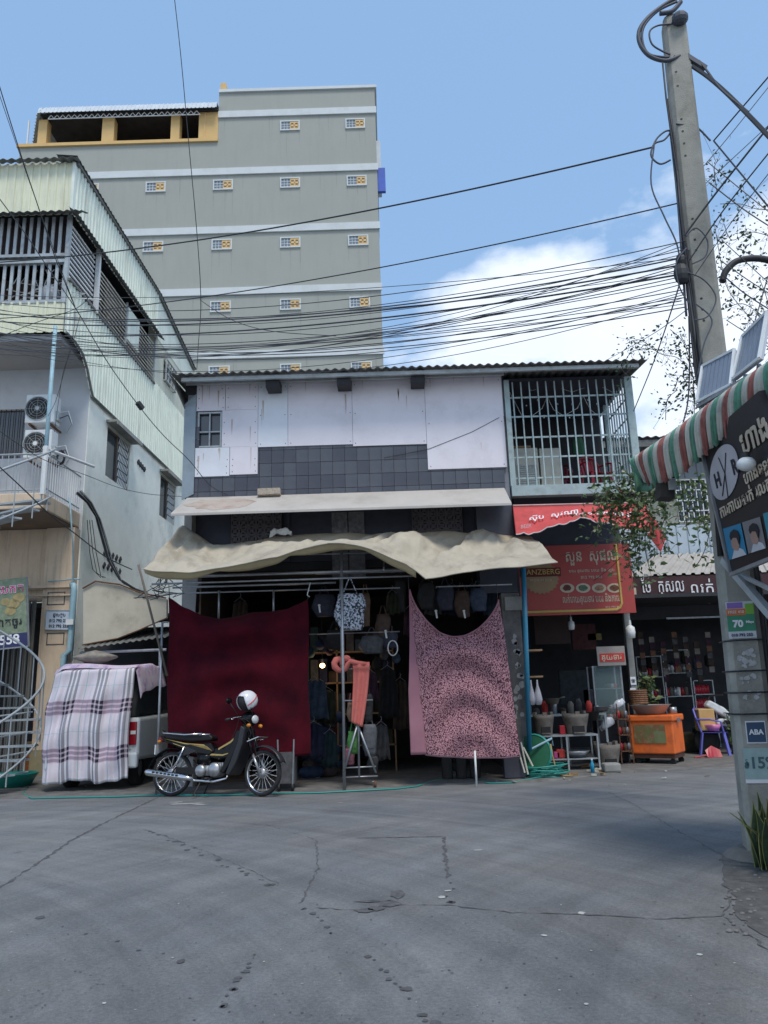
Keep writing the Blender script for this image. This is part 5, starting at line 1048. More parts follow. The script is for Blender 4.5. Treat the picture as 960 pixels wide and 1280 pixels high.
for u, v, w, h, k, Y, lb in ((405, 757, .34, .34, 0, 14.2, 'navy backpack hanging right of the dark red curtain'), (457, 762, .14, .50, 7, 13.9, 'brown bag with long straps right of the patterned backpack'), (479, 782, .22, .34, 2, 13.9, 'dark brown bag with pale charms hanging mid doorway'), (465, 806, .36, .26, 3, 13.9, 'wide grey handbag in the lower row over the doorway'), (487, 800, .24, .24, 0, 13.9, 'small dark blue handbag in the lower row over the doorway'), (500, 745, .18, .5, 1, 14.1, 'black bag hanging just left of the leopard blanket'),
                         (533, 745, .26, .4, 1, 14.0, 'black bag hanging behind the top left of the leopard blanket'), (557, 748, .26, .36, 0, 14.0, 'navy bag behind the sag of the leopard blanket, leftmost'), (578, 755, .24, .40, 2, 14.0, 'dark brown bag behind the sag of the leopard blanket, middle'), (598, 750, .26, .34, 6, 14.0, 'denim blue bag behind the sag of the leopard blanket, rightmost'), (418, 800, .26, .3, 1, 14.3, 'black bag on the lower rail right of the dark red curtain')):
    hang_bag(u, v, w, h, bagmats[k], lb, Y=Y)
for u, v in ((399, 758), (482, 790), (545, 765), (580, 765)):
    p = at(u, v, 13.75); b = MB(); b.bar(p, p + Vector((.015, 0, -.11)), .03, .012); b.ell(p + Vector((.0, 0, .02)), .025, .015, .02, 6, 5); single('price_tag', b, m_white, 'little white tag dangling among the dark bags', 'tag', group='white tags among the bags')
p = at(491, 810, 13.7); b = MB(); b.tube([p + Vector((.085 * math.cos(a), 0, .13 * math.sin(a))) for a in [i * math.tau / 16 for i in range(17)]], .011, 6); single('belt_loop', b, m_white, 'pale leather belt loop hanging over the dark doorway', 'belt')
hr = MB(); a, c = at(384, 793, 13.85), at(500, 795, 13.85); hr.tube([(a.x, 13.85, a.z), (c.x, 13.85, a.z)], .012, 6); a, c = at(395, 735, 14.15), at(640, 730, 14.0); hr.tube([(a.x, 14.1, a.z + .25), (c.x, 14.1, a.z + .25)], .012, 6); fr_.part('display_rail', hr, m_galv)
# lit bulb
lp = at(403, 832, 14.9); lt = Thing('lit_bulb', 'small warm light glowing inside the dark shop', 'lamp', lp)
b = MB(); b.ell(lp, .05, .05, .045, 14, 10); lt.part('glass', b, mat('glowing_glass', (1.0, .62, .25), emit=6, var=0), smooth=True); b = MB(); b.lathe(lp + Vector((0, 0, .06)), [(.03, 0), (.03, .06), (.001, .065)], 12); b.tube([lp + Vector((0, 0, .1)), lp + Vector((0, 0, 1.5))], .005, 4); lt.part('fitting', b, m_black)
pl_ = bpy.data.lights.new('bulb_light', 'POINT'); pl_.energy = 5; pl_.color = (1, .68, .36); pl_.shadow_soft_size = .08; po = bpy.data.objects.new('bulb_light', pl_); COL.objects.link(po); po.location = lp + Vector((0, -.12, -.08))
# things on the shop floor
for u, v, w, h, c, lb in ((405, 940, .5, .9, (.03, .05, .10), 'heap of dark blue clothes inside the shop right of the curtain'), (398, 870, .5, .5, (.07, .05, .045), 'brown stacked clothes under the lit bulb')):
    p = at(u, v, 15.0); b = MB()
    for k in range(9): b.ell(Vector((p.x + rnd.uniform(-.25, .25), 15.0 + rnd.uniform(-.2, .2), max(.12, .12 + k * .12))), rnd.uniform(.15, .28), .2, .12, 10, 6)
    single('clothes_heap', b, mat('heap_' + str(int(c[2] * 1000)), c, var=.5, scale=9), lb, 'clothes', smooth=True)
p = gr(360, 986); b = MB(); b.box(p.x - .14, p.x + .15, 13.0, 13.4, .12, .6); t = Thing('trolley', 'small wheeled trolley standing behind the front wheel of the motorbike', 'trolley', (p.x, 13.2, 0)); t.part('box', b, mat('trolley_grey', (.09, .09, .095), var=.4, scale=9))
for dx in (-.1, .12): b = MB(); b.lathe((p.x + dx - .02, 13.02, .06), [(.001, 0), (.055, 0), (.06, .02), (.055, .04), (.001, .04)], 14, axis=(1, 0, 0)); t.part('wheel', b, m_black, smooth=True); b = MB(); b.tube([(p.x + dx, 13.0, .08), (p.x + dx * 1.2, 13.0, .8)], .014, 6); t.part('upright', b, m_galv)
for u, v, s in ((381, 975, 1), (391, 976, 1), (567, 966, 1.9), (576, 968, 1.6)):
    p = gr(u, v); b = MB(); b.ell((p.x, p.y + .3, .05 * s), .11, .06, .05 * s, 12, 6); b.ell((p.x - .05, p.y + .3, .09 * s), .05, .05, .06 * s, 8, 5); single('shoe', b, m_concrete if s < 1.5 else m_black, 'pair of pale shoes on the floor right of the dark red curtain' if s < 1.5 else 'black boots standing under the leopard blanket', 'shoe', smooth=True, group='pale shoes at the doorway' if s < 1.5 else 'black boots under the blanket')
p = gr(570, 975, .03); b = MB()
for k in range(3): b.lathe((p.x - .12 + k * .24, 13.9, .03), [(.09, 0), (.10, .3), (.08, .62), (.001, .62)], 10)
single('dark_bundle', b, m_black, 'black bundle standing on the floor behind the leopard blanket', 'bundle')
p = gr(640, 966); b = MB(); b.box(p.x - .3, p.x + .05, 13.6, 13.8, .03, .62); bevel(single('dark_box', b, m_darkwall, 'dark box at the foot of the right pier beside the leopard blanket', 'box'), .01)
# ------------------------------------------------------------------ barred veranda
va = Thing('veranda', 'pale blue barred upstairs veranda at the right end of the shop house', 'veranda', (3.6, 14.6, 5))
m_bar = mat('pale_teal_bar', (.36, .46, .46), rough=.5, var=.12, dirt=(.16, .13, .10), dscale=7, damt=.5)
VX0, VX1, VY1 = 2.44, 4.80, 15.5
zr = [at(700, v, 14).z for v in (495, 519, 545, 570, 596)]
b = MB(); b.box(2.41, 4.92, 13.93, 14.12, 5.00, 5.20); va.part('base_beam', b, m_bar)
b = MB(); b.box(2.42, 4.88, 14.13, 16.4, 5.04, 5.16); va.part('floor', b, m_darkwall)
for x, w in ((2.40, .10), (4.74, .14)): b = MB(); b.box(x, x + w, 13.95, 14.07, 5.2, 7.33); va.part('post', b, m_bar)
for i in range(14): b = MB(); x = 2.56 + i * .163; b.box(x, x + .024, 13.99, 14.015, 5.2, 7.30); va.part('bar', b, m_bar)
for z in zr: b = MB(); b.box(2.50, 4.74, 14.017, 14.035, z - .016, z + .016); va.part('rail', b, m_bar)
for i in range(8): b = MB(); y = 14.2 + i * .165; b.box(4.80, 4.825, y, y + .028, 5.2, 7.35); va.part('side_bar', b, m_bar)
for z in zr: b = MB(); b.box(4.827, 4.842, 14.07, 15.5, z - .016, z + .016); va.part('side_rail', b, m_bar)
b = MB(); b.box(4.75, 4.87, 15.5, 15.62, 5.2, 7.4); va.part('post', b, m_bar)
b = MB(); b.box(2.4, 4.9, 16.3, 16.4, 5.16, 7.5); va.part('inner_wall', b, m_dark); b = MB(); b.box(2.28, 2.40, 14.1, 16.3, 5.16, 7.4); va.part('inner_wall', b, m_dark)
b = MB(); b.box(2.42, 4.9, 14.04, 16.3, 7.34, 7.39); va.part('ceiling', b, m_darkwall)
b = MB(); b.box(2.40, 4.86, 16.42, 22, 3.4, 7.6); va.part('rear_room', b, m_concrete)
# what stands on it
def boxy(name, m, lb, cat, x0, x1, y0, y1, z0, z1, bev=.01, group=None): b = MB(); b.box(x0, x1, y0, y1, z0, z1); o = single(name, b, m, lb, cat, group=group); bevel(o, bev); return o
m_cream = mat('old_cream_enamel', (.50, .49, .42), rough=.5, var=.06, dirt=(.25, .22, .17), dscale=5)
x0, x1, z0, z1 = rect(642, 562, 672, 598, 14.5); t = Thing('air_conditioner', 'old grille fronted cooling unit behind the veranda bars at the left', 'air conditioner', (x0, 14.5, 5.17)); b = MB(); b.box(x0, x1, 14.4, 14.8, 5.17, z1); bevel(t.part('casing', b, m_cream), .01)
for i in range(12): b = MB(); z = 5.24 + i * .043; b.box(x0 + .03, x1 - .03, 14.385, 14.399, z, z + .02); t.part('louvre', b, m_steel)
x0b, x1b, _, z1b = rect(674, 562, 699, 598, 14.5); boxy('air_conditioner', m_cream, 'plain cream casing standing beside the cooling unit behind the veranda bars', 'air conditioner', x0b, x1b, 14.4, 14.85, 5.17, z1b)
boxy('wood_scrap', m_wood, 'pieces of wood lying on top of the cooling unit on the veranda', 'wood', x0, x0 + .35, 14.42, 14.7, z1 + .01, z1 + .06); boxy('cardboard', mat('cardboard', (.35, .24, .13)), 'flat cardboard on the veranda floor behind the bars', 'cardboard', 3.5, 4.3, 14.3, 14.5, 5.17, 5.20, .002)
def plastic_chair(x, y, z, rot, m, label, s=1.0, group=None, arms=True):
    t = Thing('plastic_chair', label, 'chair', (x, y, z), group); M = Matrix.Translation((x, y, z)) @ Matrix.Rotation(rot, 4, 'Z') @ Matrix.Scale(s, 4)
    def pt(n, b): xf(b, M); return t.part(n, b, m)
    b = MB(); b.sheet([[(-.21 + .42 * i / 6, -.21 + .42 * j / 6, .43 - .012 * math.sin(math.pi * i / 6)) for i in range(7)] for j in range(7)], .012, off=(0, 0, -1)); pt('seat', b)
    for i in range(5): b = MB(); xx = -.15 + i * .075; b.bar((xx, .20, .44), (xx * 1.1, .29, .80), .045, .008); pt('back_slat', b)
    b = MB(); b.tube([(-.21, .20, .43), (-.22, .27, .70), (-.16, .31, .84), (0, .32, .87), (.16, .31, .84), (.22, .27, .70), (.21, .20, .43)], .02, 7); pt('back_frame', b)
    for sx_ in (-1, 1):
        for sy in (-1, 1): b = MB(); b.bar((sx_ * .19, sy * .19, .42), (sx_ * .245, sy * .26, .0), .055, .03); pt('leg', b)
        if arms: b = MB(); b.tube([(sx_ * .23, .25, .66), (sx_ * .26, 0, .66), (sx_ * .25, -.17, .62), (sx_ * .22, -.2, .42)], .018, 6); pt('arm', b)
    return t
m_redpl = mat('red_plastic', (.42, .02, .035), rough=.4, var=.08)
plastic_chair(4.25, 14.75, 5.17, R(15), m_redpl, 'red plastic armchair behind the veranda bars at the right', 1.0)
plastic_chair(3.62, 15.3, 5.17, R(-30), mat('dark_red_plastic2', (.20, .015, .03), rough=.4), 'darker red plastic chair deeper inside the veranda', 1.0)
b = MB(); p = at(723, 560, 15.2); b.ell(p, .13, .08, .28, 10, 8); single('green_cloth', b, mat('green_cloth', (.03, .12, .06), var=.2), 'green garment hanging over a chair inside the veranda', 'cloth', smooth=True)
ft = Thing('string_lights', 'looping string of tiny white lights behind the veranda bars', 'string lights', (3.6, 14.4, 7)); b = MB(); pp = [at(u, v, 14.4) for u, v in ((637, 490), (652, 519), (664, 521), (678, 510), (684, 496), (692, 512), (705, 520), (722, 510), (729, 495), (738, 512), (748, 520), (765, 507), (778, 500))]; b.tube(pp, .006, 5); b.tube([at(u, v, 14.5) for u, v in ((640, 480), (665, 488), (690, 482), (715, 490), (745, 480), (775, 495))], .005, 5); ft.part('cord', b, m_white)
for u, v in ((642, 513), (657, 521), (658, 507), (672, 500), (680, 522), (697, 505), (712, 522), (715, 505), (735, 500), (746, 505), (740, 524), (760, 520), (770, 512)): b = MB(); b.ell(at(u, v, 14.4), .016, .016, .016, 6, 4); ft.part('bulb', b, m_white)
b = MB(); b.tube([at(u, v, 13.97) for u, v in ((480, 572), (537, 561), (590, 540), (624, 522))], .006, 5); single('facade_wire', b, m_cable, 'thin wire slanting across the white boards to the veranda', 'wire')
b = MB(); b.tube([at(630, 520, 13.9), at(632, 540, 13.9), at(636, 590, 13.9)], .012, 5); single('facade_wire', b, m_cable, 'short black wire running down the left veranda post', 'wire')

# ------------------------------------------------------------------ red awning and signboard of the food shop
m_redfab = mat('red_awning_fabric', (.55, .075, .075), rough=.8, var=.15, scale=3, dirt=(.26, .04, .04), dscale=2, damt=.5)
m_edge = mat('white_piping', (.62, .58, .56), rough=.8); ra = Thing('red_awning', 'red fabric awning with white lettering under the barred veranda', 'awning', (3.7, 13.7, 4.3))
low = [(645, 668), (661, 666), (688, 659), (711, 651), (732, 647), (752, 652), (773, 658), (800, 662), (812, 664)]
def rawfn(u, v):
    p = at(lerp(641, 808, u), lerp(633, 629, u), 13.9); q0, q1 = along(low, u); q = at(q0, q1 - (0 if int(u * 200) % 9 else 0), 13.25); r = Vector(p).lerp(Vector(q), v)
    r.z += -.035 * math.sin(math.pi * v) * (1 + math.sin(u * 7)) + .02 * math.sin(u * 30) * v - .022 * abs(math.sin(u * 13 * math.pi)) * (1 if v > .98 else 0); return r
cloth('fabric', rawfn, 104, 8, m_redfab, '', '', thing=ra, off=(0, 0, -1))
b = MB(); b.tube([rawfn(i / 104, 1) for i in range(105)], .010, 5); ra.part('piping', b, m_edge); b = MB(); b.tube([rawfn(i / 20, 0) + Vector((0, 0, .012)) for i in range(21)], .02, 6); ra.part('top_batten', b, mat('pinkish_batten', (.55, .35, .33)))
b = MB(); A, B_, C_, D_ = at(803, 629, 13.9), at(833, 672, 13.4), at(826, 690, 13.4), at(800, 655, 13.9); b.sheet([[A, A.lerp(B_, .5) + Vector((0, 0, .05)), B_], [D_, D_.lerp(C_, .5), C_]], .01, off=(0, 1, 0)); ra.part('side_flap', b, m_redfab)
def raw_on(u, v, u1, v1, body, size, align='LEFT', m=m_whiteprint, th=ra, frac=.5):
    a = rawfn((u - 641) / 167, frac) + Vector((0, -.02, .0)); c = rawfn((u1 - 641) / 167, frac + (.0)) + Vector((0, -.02, 0)); up = rawfn((u - 641) / 167, 0) - rawfn((u - 641) / 167, 1); th.text('lettering', body, a + up.normalized() * v + (Vector((0, -.03, .02))), c - a, up, size, m, bold=.003)
raw_on(660, .06, 700, 0, 'ស៊ុប  សុវណា', .19); raw_on(712, -.06, 745, 0, 'Tel: 012 792', .14, frac=.55); raw_on(762, .0, 800, 0, 'េទសី', .24)
p = rawfn(.06, .8); ra.text('lettering', 'BEER', p + Vector((-.03, -.05, .02)), (1, 0, .1), (0, -.4, 1), .09, m_whiteprint)
x0, x1, z0, z1 = rect(652, 681, 791, 768, 15.8); m_signred = mat('faded_red_sign', (.40, .055, .045), rough=.5, var=.08, dirt=(.26, .05, .05), dscale=1.5)
sg = Thing('red_signboard', 'large faded red shop signboard with gold frame line under the red awning', 'sign', (3.8, 15.8, 3)); b = MB(); b.box(x0 - .3, x1, 15.8, 15.87, z0, z1); sg.part('board', b, m_signred)
m_goldp = mat('gold_print', (.55, .38, .10), rough=.5); m_creamp = mat('faded_cream_print', (.55, .46, .34), rough=.6)
def sx_(u, v): q = at(u, v, 15.79); return q.x, q.z
gx, gz0 = sx_(778, 763)[0], sx_(740, 763)[1]; b = MB(); b.tube([(gx, 15.795, z1 - .02), (gx, 15.795, gz0 + .12), (gx - .04, 15.795, gz0 + .04), (gx - .12, 15.795, gz0), (x0, 15.795, gz0)], .028, 6); sg.part('gold_line', b, m_goldp)
def stx(u, v, body, size, m=m_creamp, align='LEFT', bold=.001, px=64): x, z = sx_(u, v); sg.text('lettering', body, (x, 15.794, z), (1, 0, 0), (0, 0, 1), size, m, align=align, bold=bold, fit=px / 59.5)
stx(706, 696, 'សួន  សុផល', .34, bold=.004, px=62); stx(711, 714, 'បបរ គុយទាវ បាយ និង ហូប', .085, px=56); stx(726, 722, '012 792 892', .08, px=26); stx(703, 750, 'លក់បាយគុយទាវ បបរ និងកាេហ', .20, bold=.002, px=72); stx(757, 759, '012 792 892', .05, px=19)
cx_, cz_ = sx_(676, 722); b = MB(); ptsb = []
for i in range(48): a = i * math.tau / 48; r = .36 * (1 + (.07 if i % 2 else -.05)); ptsb.append((cx_ + r * 1.0 * math.cos(a), 15.797, cz_ + r * .92 * math.sin(a)))
b.poly(ptsb, (0, -.006, 0)); bd = sg.part('badge', b, mat('bronze_badge', (.30, .20, .10), rough=.5, var=.2)); b = MB(); b.box(cx_ - .42, cx_ + .42, 15.780, 15.788, cz_ + .02, cz_ + .2); sg.part('badge_band', b, mat('dark_red_band', (.12, .02, .02)), bd); sg.text('lettering', 'GANZBERG', (cx_, 15.776, cz_ + .11), (1, 0, 0), (0, 0, 1), .155, m_goldp, align='CENTER', parent=bd); sg.text('lettering', 'PREMIUM BEER', (cx_, 15.786, cz_ - .06), (1, 0, 0), (0, 0, 1), .07, m_creamp, align='CENTER', parent=bd)
for i, (u, c) in enumerate(((709, (.12, .04, .03)), (729, (.10, .16, .10)), (749, (.30, .18, .10)), (768, (.16, .06, .03)))):
    x, z = sx_(u, 735); b = MB(); b.poly([(x + .15 * math.cos(a), 15.797, z + .10 * math.sin(a)) for a in [k * math.tau / 16 for k in range(16)]], (0, -.004, 0)); pl = sg.part('printed_plate', b, m_creamp); b = MB(); b.poly([(x + .10 * math.cos(a) * rnd.uniform(.8, 1.1), 15.792, z + .065 * math.sin(a) * rnd.uniform(.8, 1.1)) for a in [k * math.tau / 12 for k in range(12)]], (0, -.003, 0)); sg.part('printed_food', b, mat('food_print_' + str(i), c, var=.5, scale=20), pl)
# food shop room
fsr = Thing('food_shop', 'dark open fronted food shop room under the veranda', 'shop', (4, 18, 0))
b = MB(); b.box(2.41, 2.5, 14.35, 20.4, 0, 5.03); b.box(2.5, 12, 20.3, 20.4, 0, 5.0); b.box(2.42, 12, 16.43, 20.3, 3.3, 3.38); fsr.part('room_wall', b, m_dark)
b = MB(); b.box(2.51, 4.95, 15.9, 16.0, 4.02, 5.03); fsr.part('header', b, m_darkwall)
x0, x1, z0, z1 = rect(668, 768, 712, 805, 17.5); b = MB(); b.box(x0, x1, 17.5, 17.52, z0, z1); fsr.part('dull_panel', b, mat('dull_brown_panel', (.06, .04, .035)))
for u0, v0, u1, v1, c in ((715, 780, 745, 812, (.07, .02, .02)), (735, 792, 752, 800, (.18, .15, .05)), (655, 770, 662, 815, (.03, .05, .12)), (700, 838, 735, 880, (.02, .03, .035)), (730, 862, 742, 880, (.06, .06, .07))):
    x0, x1, z0, z1 = rect(u0, v0, u1, v1, 18.2); b = MB(); b.box(x0, x1, 18.2, 18.25, z0, z1); o = single('wall_poster', b, mat('dim_poster_%d' % u0, c, var=.6, scale=8), 'dim poster on the back wall of the dark food shop', 'poster', group='dim posters inside the food shop')
b = MB(); mp0, mp1 = at(782, 766, 16.2), at(799, 952, 16.2); mp0.z = 3.05; b.box(4.93, 5.06, 16.14, 16.26, 0, 3.1); bevel(fsr.part('steel_post', b, mat('grey_post_paint', (.22, .23, .22), rough=.6, dirt=(.12, .09, .07), dscale=4)), .01)
b = MB(); b.lathe((4.995, 16.2, 0), [(.13, 0), (.11, .1), (.09, .32), (.075, .34)], 10); fsr.part('green_wrap', b, mat('green_net', (.02, .20, .12), var=.3))
for v in (851, 865): q = at(792, v, 16.1); b = MB(); b.box(q.x - .055, q.x + .055, 16.125, 16.135, q.z - .08, q.z + .08); o = fsr.part('paper_notice', b, m_whiteprint); fsr.text('lettering', '☎', (q.x, 16.12, q.z), (1, 0, 0), (0, 0, 1), .07, m_ink, parent=o, align='CENTER')
def bulb(u, v, Y, s, lb):
    p = at(u, v, Y); t = Thing('light_bulb', lb, 'lamp', p); b = MB(); b.lathe((p.x, p.y, p.z), [(.001, -.10 * s), (.055 * s, -.09 * s), (.065 * s, -.02 * s), (.06 * s, .05 * s), (.02 * s, .08 * s)], 14); t.part('glass', b, m_white, smooth=True); b = MB(); b.lathe((p.x, p.y, p.z), [(.022 * s, .08 * s), (.02 * s, .15 * s), (.001, .16 * s)], 10); b.tube([(p.x, p.y, p.z + .15 * s), (p.x, p.y, p.z + .5)], .005, 4); t.part('cord', b, m_white)
bulb(788, 789, 15.9, 1.5, 'large unlit white bulb hanging beside the steel post'); bulb(714, 781, 16.3, 1.1, 'small unlit bulb hanging under the red signboard')

# blue pipe, shelf bits, plastic bag
b = MB(); b.tube([(2.49, 13.8, 3.62), (2.37, 13.8, .45)], .045, 10); q = at(690, 923, 13.8); b2 = MB()
t = Thing('water_pipe', 'bright blue plastic water pipe standing at the right pier', 'pipe', (2.4, 13.8, .4)); t.part('riser', b, m_blue, smooth=True); b2.tube([(2.37, 13.8, .50), (2.4, 13.8, .47), (q.x, 13.8, q.z), (q.x, 13.8, q.z - .12)], .022, 8); t.part('tap_arm', b2, m_paleblue, smooth=True)
b = MB(); a = at(688, 930, 13.75); b.tube([a, a + Vector((.02, 0, -.2)), a + Vector((.05, -.03, -.4)), a + Vector((.15, -.1, -.52)), a + Vector((.3, -.2, -.50))], .015, 6); t.part('hose_tail', b, mat('yellow_hose', (.35, .25, .10)), smooth=True)
for v, u in ((813, 668), (846, 669)): q = at(u, v, 13.85); boxy('shelf_board', m_wood, 'short wooden shelf end beside the blue pipe, %s one' % ('upper' if v < 830 else 'lower'), 'shelf', q.x - .13, q.x + .13, 13.8, 14.1, q.z - .015, q.z + .015, .003)
q = at(668, 866, 13.8); t = Thing('plastic_bag', 'clear plastic bags of water hanging beside the blue pipe', 'bag', q)
for dx, s in ((-.05, .9), (.06, 1.0)): b = MB(); b.lathe((q.x + dx, 13.8, q.z), [(.015, .22), (.02, .12), (.055 * s, 0), (.075 * s, -.12), (.05 * s, -.2), (.001, -.21)], 12); t.part('bag', b, mat('milky_polythene', (.45, .45, .50), rough=.25, var=.15, alpha=.75), smooth=True)
# green hose coil and trailing hose
m_hose = mat('teal_garden_hose', (.03, .26, .22), rough=.4, var=.1); hc0 = gr(682, 972); t = Thing('garden_hose', 'teal garden hose coiled beside the blue pipe and trailing left along the road edge', 'hose', hc0); b = MB(); pts = []
for i in range(190): a = i * .33; rr = .26 + .07 * math.sin(i * .21) + .03 * math.sin(i * .9); pts.append(hc0 + Vector((rr * 1.15 * math.cos(a) + .04 * math.sin(i * .17), rr * .8 * math.sin(a), .03 + .16 * (i / 190) + .05 * math.sin(a * .5 + 1))))
b.tube(pts, .013, 6); t.part('coil', b, m_hose, smooth=True); b = MB(); b.tube([pts[0]] + [gr(u, v, .015) for u, v in ((655, 975), (640, 978), (615, 979), (596, 977), (585, 970), (560, 974), (545, 975), (520, 983), (495, 986), (455, 988), (400, 991), (340, 992), (270, 994), (200, 994), (140, 996), (80, 997), (40, 998), (28, 992), (34, 986))], .013, 6); t.part('trailing_hose', b, m_hose, smooth=True)
q = at(667, 942, 13.9); t = Thing('hose_reel', 'green round hose reel leaning at the foot of the blue pipe', 'reel', (q.x, 13.9, 0)); b = MB(); b.lathe(q, [(.001, 0), (.3, 0), (.32, .02), (.3, .04), (.001, .04)], 26, axis=(-.45, -.87, .2)); t.part('disc', b, mat('green_reel', (.02, .14, .07), rough=.5, var=.2), smooth=False); b = MB(); b.lathe(q, [(.31, -.01), (.335, .02), (.31, .05)], 26, axis=(-.45, -.87, .2)); t.part('rim', b, m_hose)
for k, (u0, v0, u1, v1) in enumerate(((651, 928, 660, 968), (654, 934, 666, 958), (649, 942, 656, 966))): a = at(u0, v0, 13.6); e_ = at(u1, v1, 13.5); b = MB(); b.tube([a, Vector((e_.x, 13.5, max(.03, e_.z)))], .016, 6); single('broom_stick', b, m_cream, 'pale stick leaning on the pier beside the leopard blanket', 'stick', group='sticks leaning at the pier')
# steel table with clay stoves
t = Thing('stove_table', 'low steel rack table in front of the food shop holding clay stoves', 'table', (3.2, 14.9, 0)); TB = at(700, 918, 14.9); x0, x1 = at(664, 918, 14.9).x, at(744, 918, 14.9).x; tz = TB.z
b = MB(); b.box(x0, x1, 14.7, 15.2, tz - .03, tz); t.part('top', b, m_steel); b = MB(); b.box(x0, x1, 14.72, 15.18, .20, .22); t.part('shelf', b, m_steel)
for x in (x0, (x0 + x1) / 2, x1 - .03):
    for y in (14.7, 15.17): b = MB(); b.box(x, x + .03, y, y + .03, 0, tz - .031); t.part('leg', b, m_steel)
m_clay = mat('sooty_clay', (.17, .15, .13), var=.35, scale=6, dirt=(.05, .045, .04), dscale=3, damt=.8, bump=.5)
def stove(x, y, z, r, h, lb, rot=0):
    t = Thing('clay_stove', lb, 'stove', (x, y, z)); b = MB(); b.lathe((x, y, z), [(r * .72, 0), (r * .78, h * .3), (r * .95, h * .8), (r, h), (r * .8, h), (r * .6, h * .7), (.001, h * .65)], 20); t.part('body', b, m_clay, smooth=True)
    b = MB(); b.box(x - r * .42, x + r * .42, y - r * .90, y - r * .6, z + h * .12, z + h * .42); t.part('fire_door', b, m_black); b = MB(); b.box(x - r * .45, x + r * .45, y - r * 1.2, y - r * .72, z + h * .06, z + h * .115); t.part('ash_lip', b, m_clay)
    for k in range(3): a = k * math.tau / 3 + .5; b = MB(); b.box(-.03, .03, -.04, .04, 0, .05, Matrix.Translation((x + r * .85 * math.cos(a), y + r * .85 * math.sin(a), z + h)) @ Matrix.Rotation(a, 4, 'Z')); t.part('pot_rest', b, m_clay)
q = at(681, 917, 14.9); stove(q.x, 14.92, tz, .20, .36, 'clay bucket stove at the left end of the steel rack table')
q = at(721, 917, 14.9); stove(q.x, 14.92, tz, .25, .36, 'wider clay stove at the right end of the steel rack table')
q = at(759, 955, 15.0); stove(q.x, 14.9, .02, .24, .42, 'large clay stove standing on the ground right of the steel rack')
b = MB(); b.lathe((at(721, 945, 14.9).x, 14.93, .225), [(.001, .01), (.14, 0), (.24, .12), (.26, .125), (.15, .02), (.001, .025)], 24); single('metal_basin', b, m_galv, 'dull metal basin on the lower shelf of the rack', 'basin', smooth=True)
for u, v, c, s, lb in ((700, 938, (.4, .04, .03), .16, 'red and white tub on the lower shelf of the rack'), (696, 948, (.40, .06, .20), .12, 'pink bowl on the lower shelf of the rack')): q = at(u, v, 14.85); boxy('kitchen_tub', mat('tub_%d' % u, c), lb, 'tub', q.x - s / 2, q.x + s / 2, 14.8, 14.98, .225, .225 + s, .02)
q = at(702, 905, 14.9); boxy('red_tin', m_redpl, 'small red tin between the two clay stoves', 'tin', q.x - .05, q.x + .05, 14.85, 14.95, tz + .002, tz + .16, .01)
x0, x1 = gr(748, 966).x, gr(777, 966).x; y = 14.1; boxy('concrete_block', m_concrete, 'worn concrete block lying in front of the ground stove', 'block', at(756, 962, y).x, at(777, 962, y).x, y, y + .25, .02, .17, .03)
for i in range(16):
    u, v = rnd.uniform(700, 752), rnd.uniform(958, 970); p = gr(u, v, .03); b = MB(); b.bar(p, p + Vector((rnd.uniform(-.25, .25), rnd.uniform(-.12, .12), rnd.uniform(.0, .04))), rnd.uniform(.015, .05), rnd.uniform(.012, .035)); single('firewood', b, mat('split_firewood', (.30, .18, .09), var=.35, scale=7) if i % 3 else m_cream, 'small piece of split firewood lying before the rack', 'firewood', group='firewood scattered before the rack')
q = gr(741, 966, .02); t = Thing('drink_bottle', 'bright blue capped bottle standing among the firewood', 'bottle', q); b = MB(); b.lathe(q, [(.001, 0), (.035, .0), (.037, .14), (.014, .2), (.014, .21)], 12); t.part('body', b, mat('blue_drink', (.02, .30, .50), rough=.15), smooth=True); b = MB(); b.lathe(q, [(.018, .21), (.018, .24), (.001, .24)], 10); t.part('cap', b, m_white)
# glass food cabinet
t = Thing('food_cabinet', 'tall glass food cabinet with a red and white sign on top', 'cabinet', (4.3, 16, 0)); x0, x1, _, z1 = rect(742, 832, 779, 885, 15.9); z0 = .85
for x in (x0, x1 - .03):
    for y in (15.9, 16.35): b = MB(); b.box(x, x + .03, y, y + .03, 0, z1); t.part('frame_post', b, m_galv)
for z in (z0, (z0 + z1) / 2 + .08, z1): b = MB(); b.box(x0 + .031, x1 - .031, 15.9, 16.38, z - .02, z); t.part('shelf', b, m_galv)
b = MB(); b.box(x0 + .031, x1 - .031, 15.895, 15.899, z0, z1); t.part('pane', b, mat('cabinet_glass', (.25, .35, .35), rough=.05, alpha=.3)); b = MB(); b.box(x0 + .031, x1 - .031, 15.9, 16.38, .05, z0 - .03); t.part('lower_door', b, mat('dark_cabinet_panel', (.05, .05, .06)))
a0, a1, c0, c1 = rect(746, 808, 781, 832, 15.85); b = MB(); b.box(a0, a1, 15.82, 15.86, c0, c1); s_ = t.part('top_sign', b, mat('dull_white_sign', (.30, .27, .25))); b = MB(); b.box(a0 + .05, a1 - .02, 15.81, 15.818, c0 + .08, c1 - .14); t.part('red_band', b, m_redprint, s_); t.text('lettering', 'គុយទាវ', ((a0 + a1) / 2, 15.806, (c0 + c1) / 2 - .03), (1, 0, 0), (0, 0, 1), .15, m_creamp, parent=s_, align='CENTER', bold=.003)
for i in range(7): q = Vector((rnd.uniform(x0 + .1, x1 - .1), 16.1, (z0, (z0 + z1) / 2 + .08)[i % 2])); b = MB(); b.lathe(q, [(.001, 0), (.06, 0), (.09, .07), (.001, .09)], 12); single('food_bowl', b, (m_redprint, m_white, m_clay)[i % 3], 'bowl of food behind the glass of the food cabinet', 'bowl', group='bowls in the food cabinet', smooth=True)
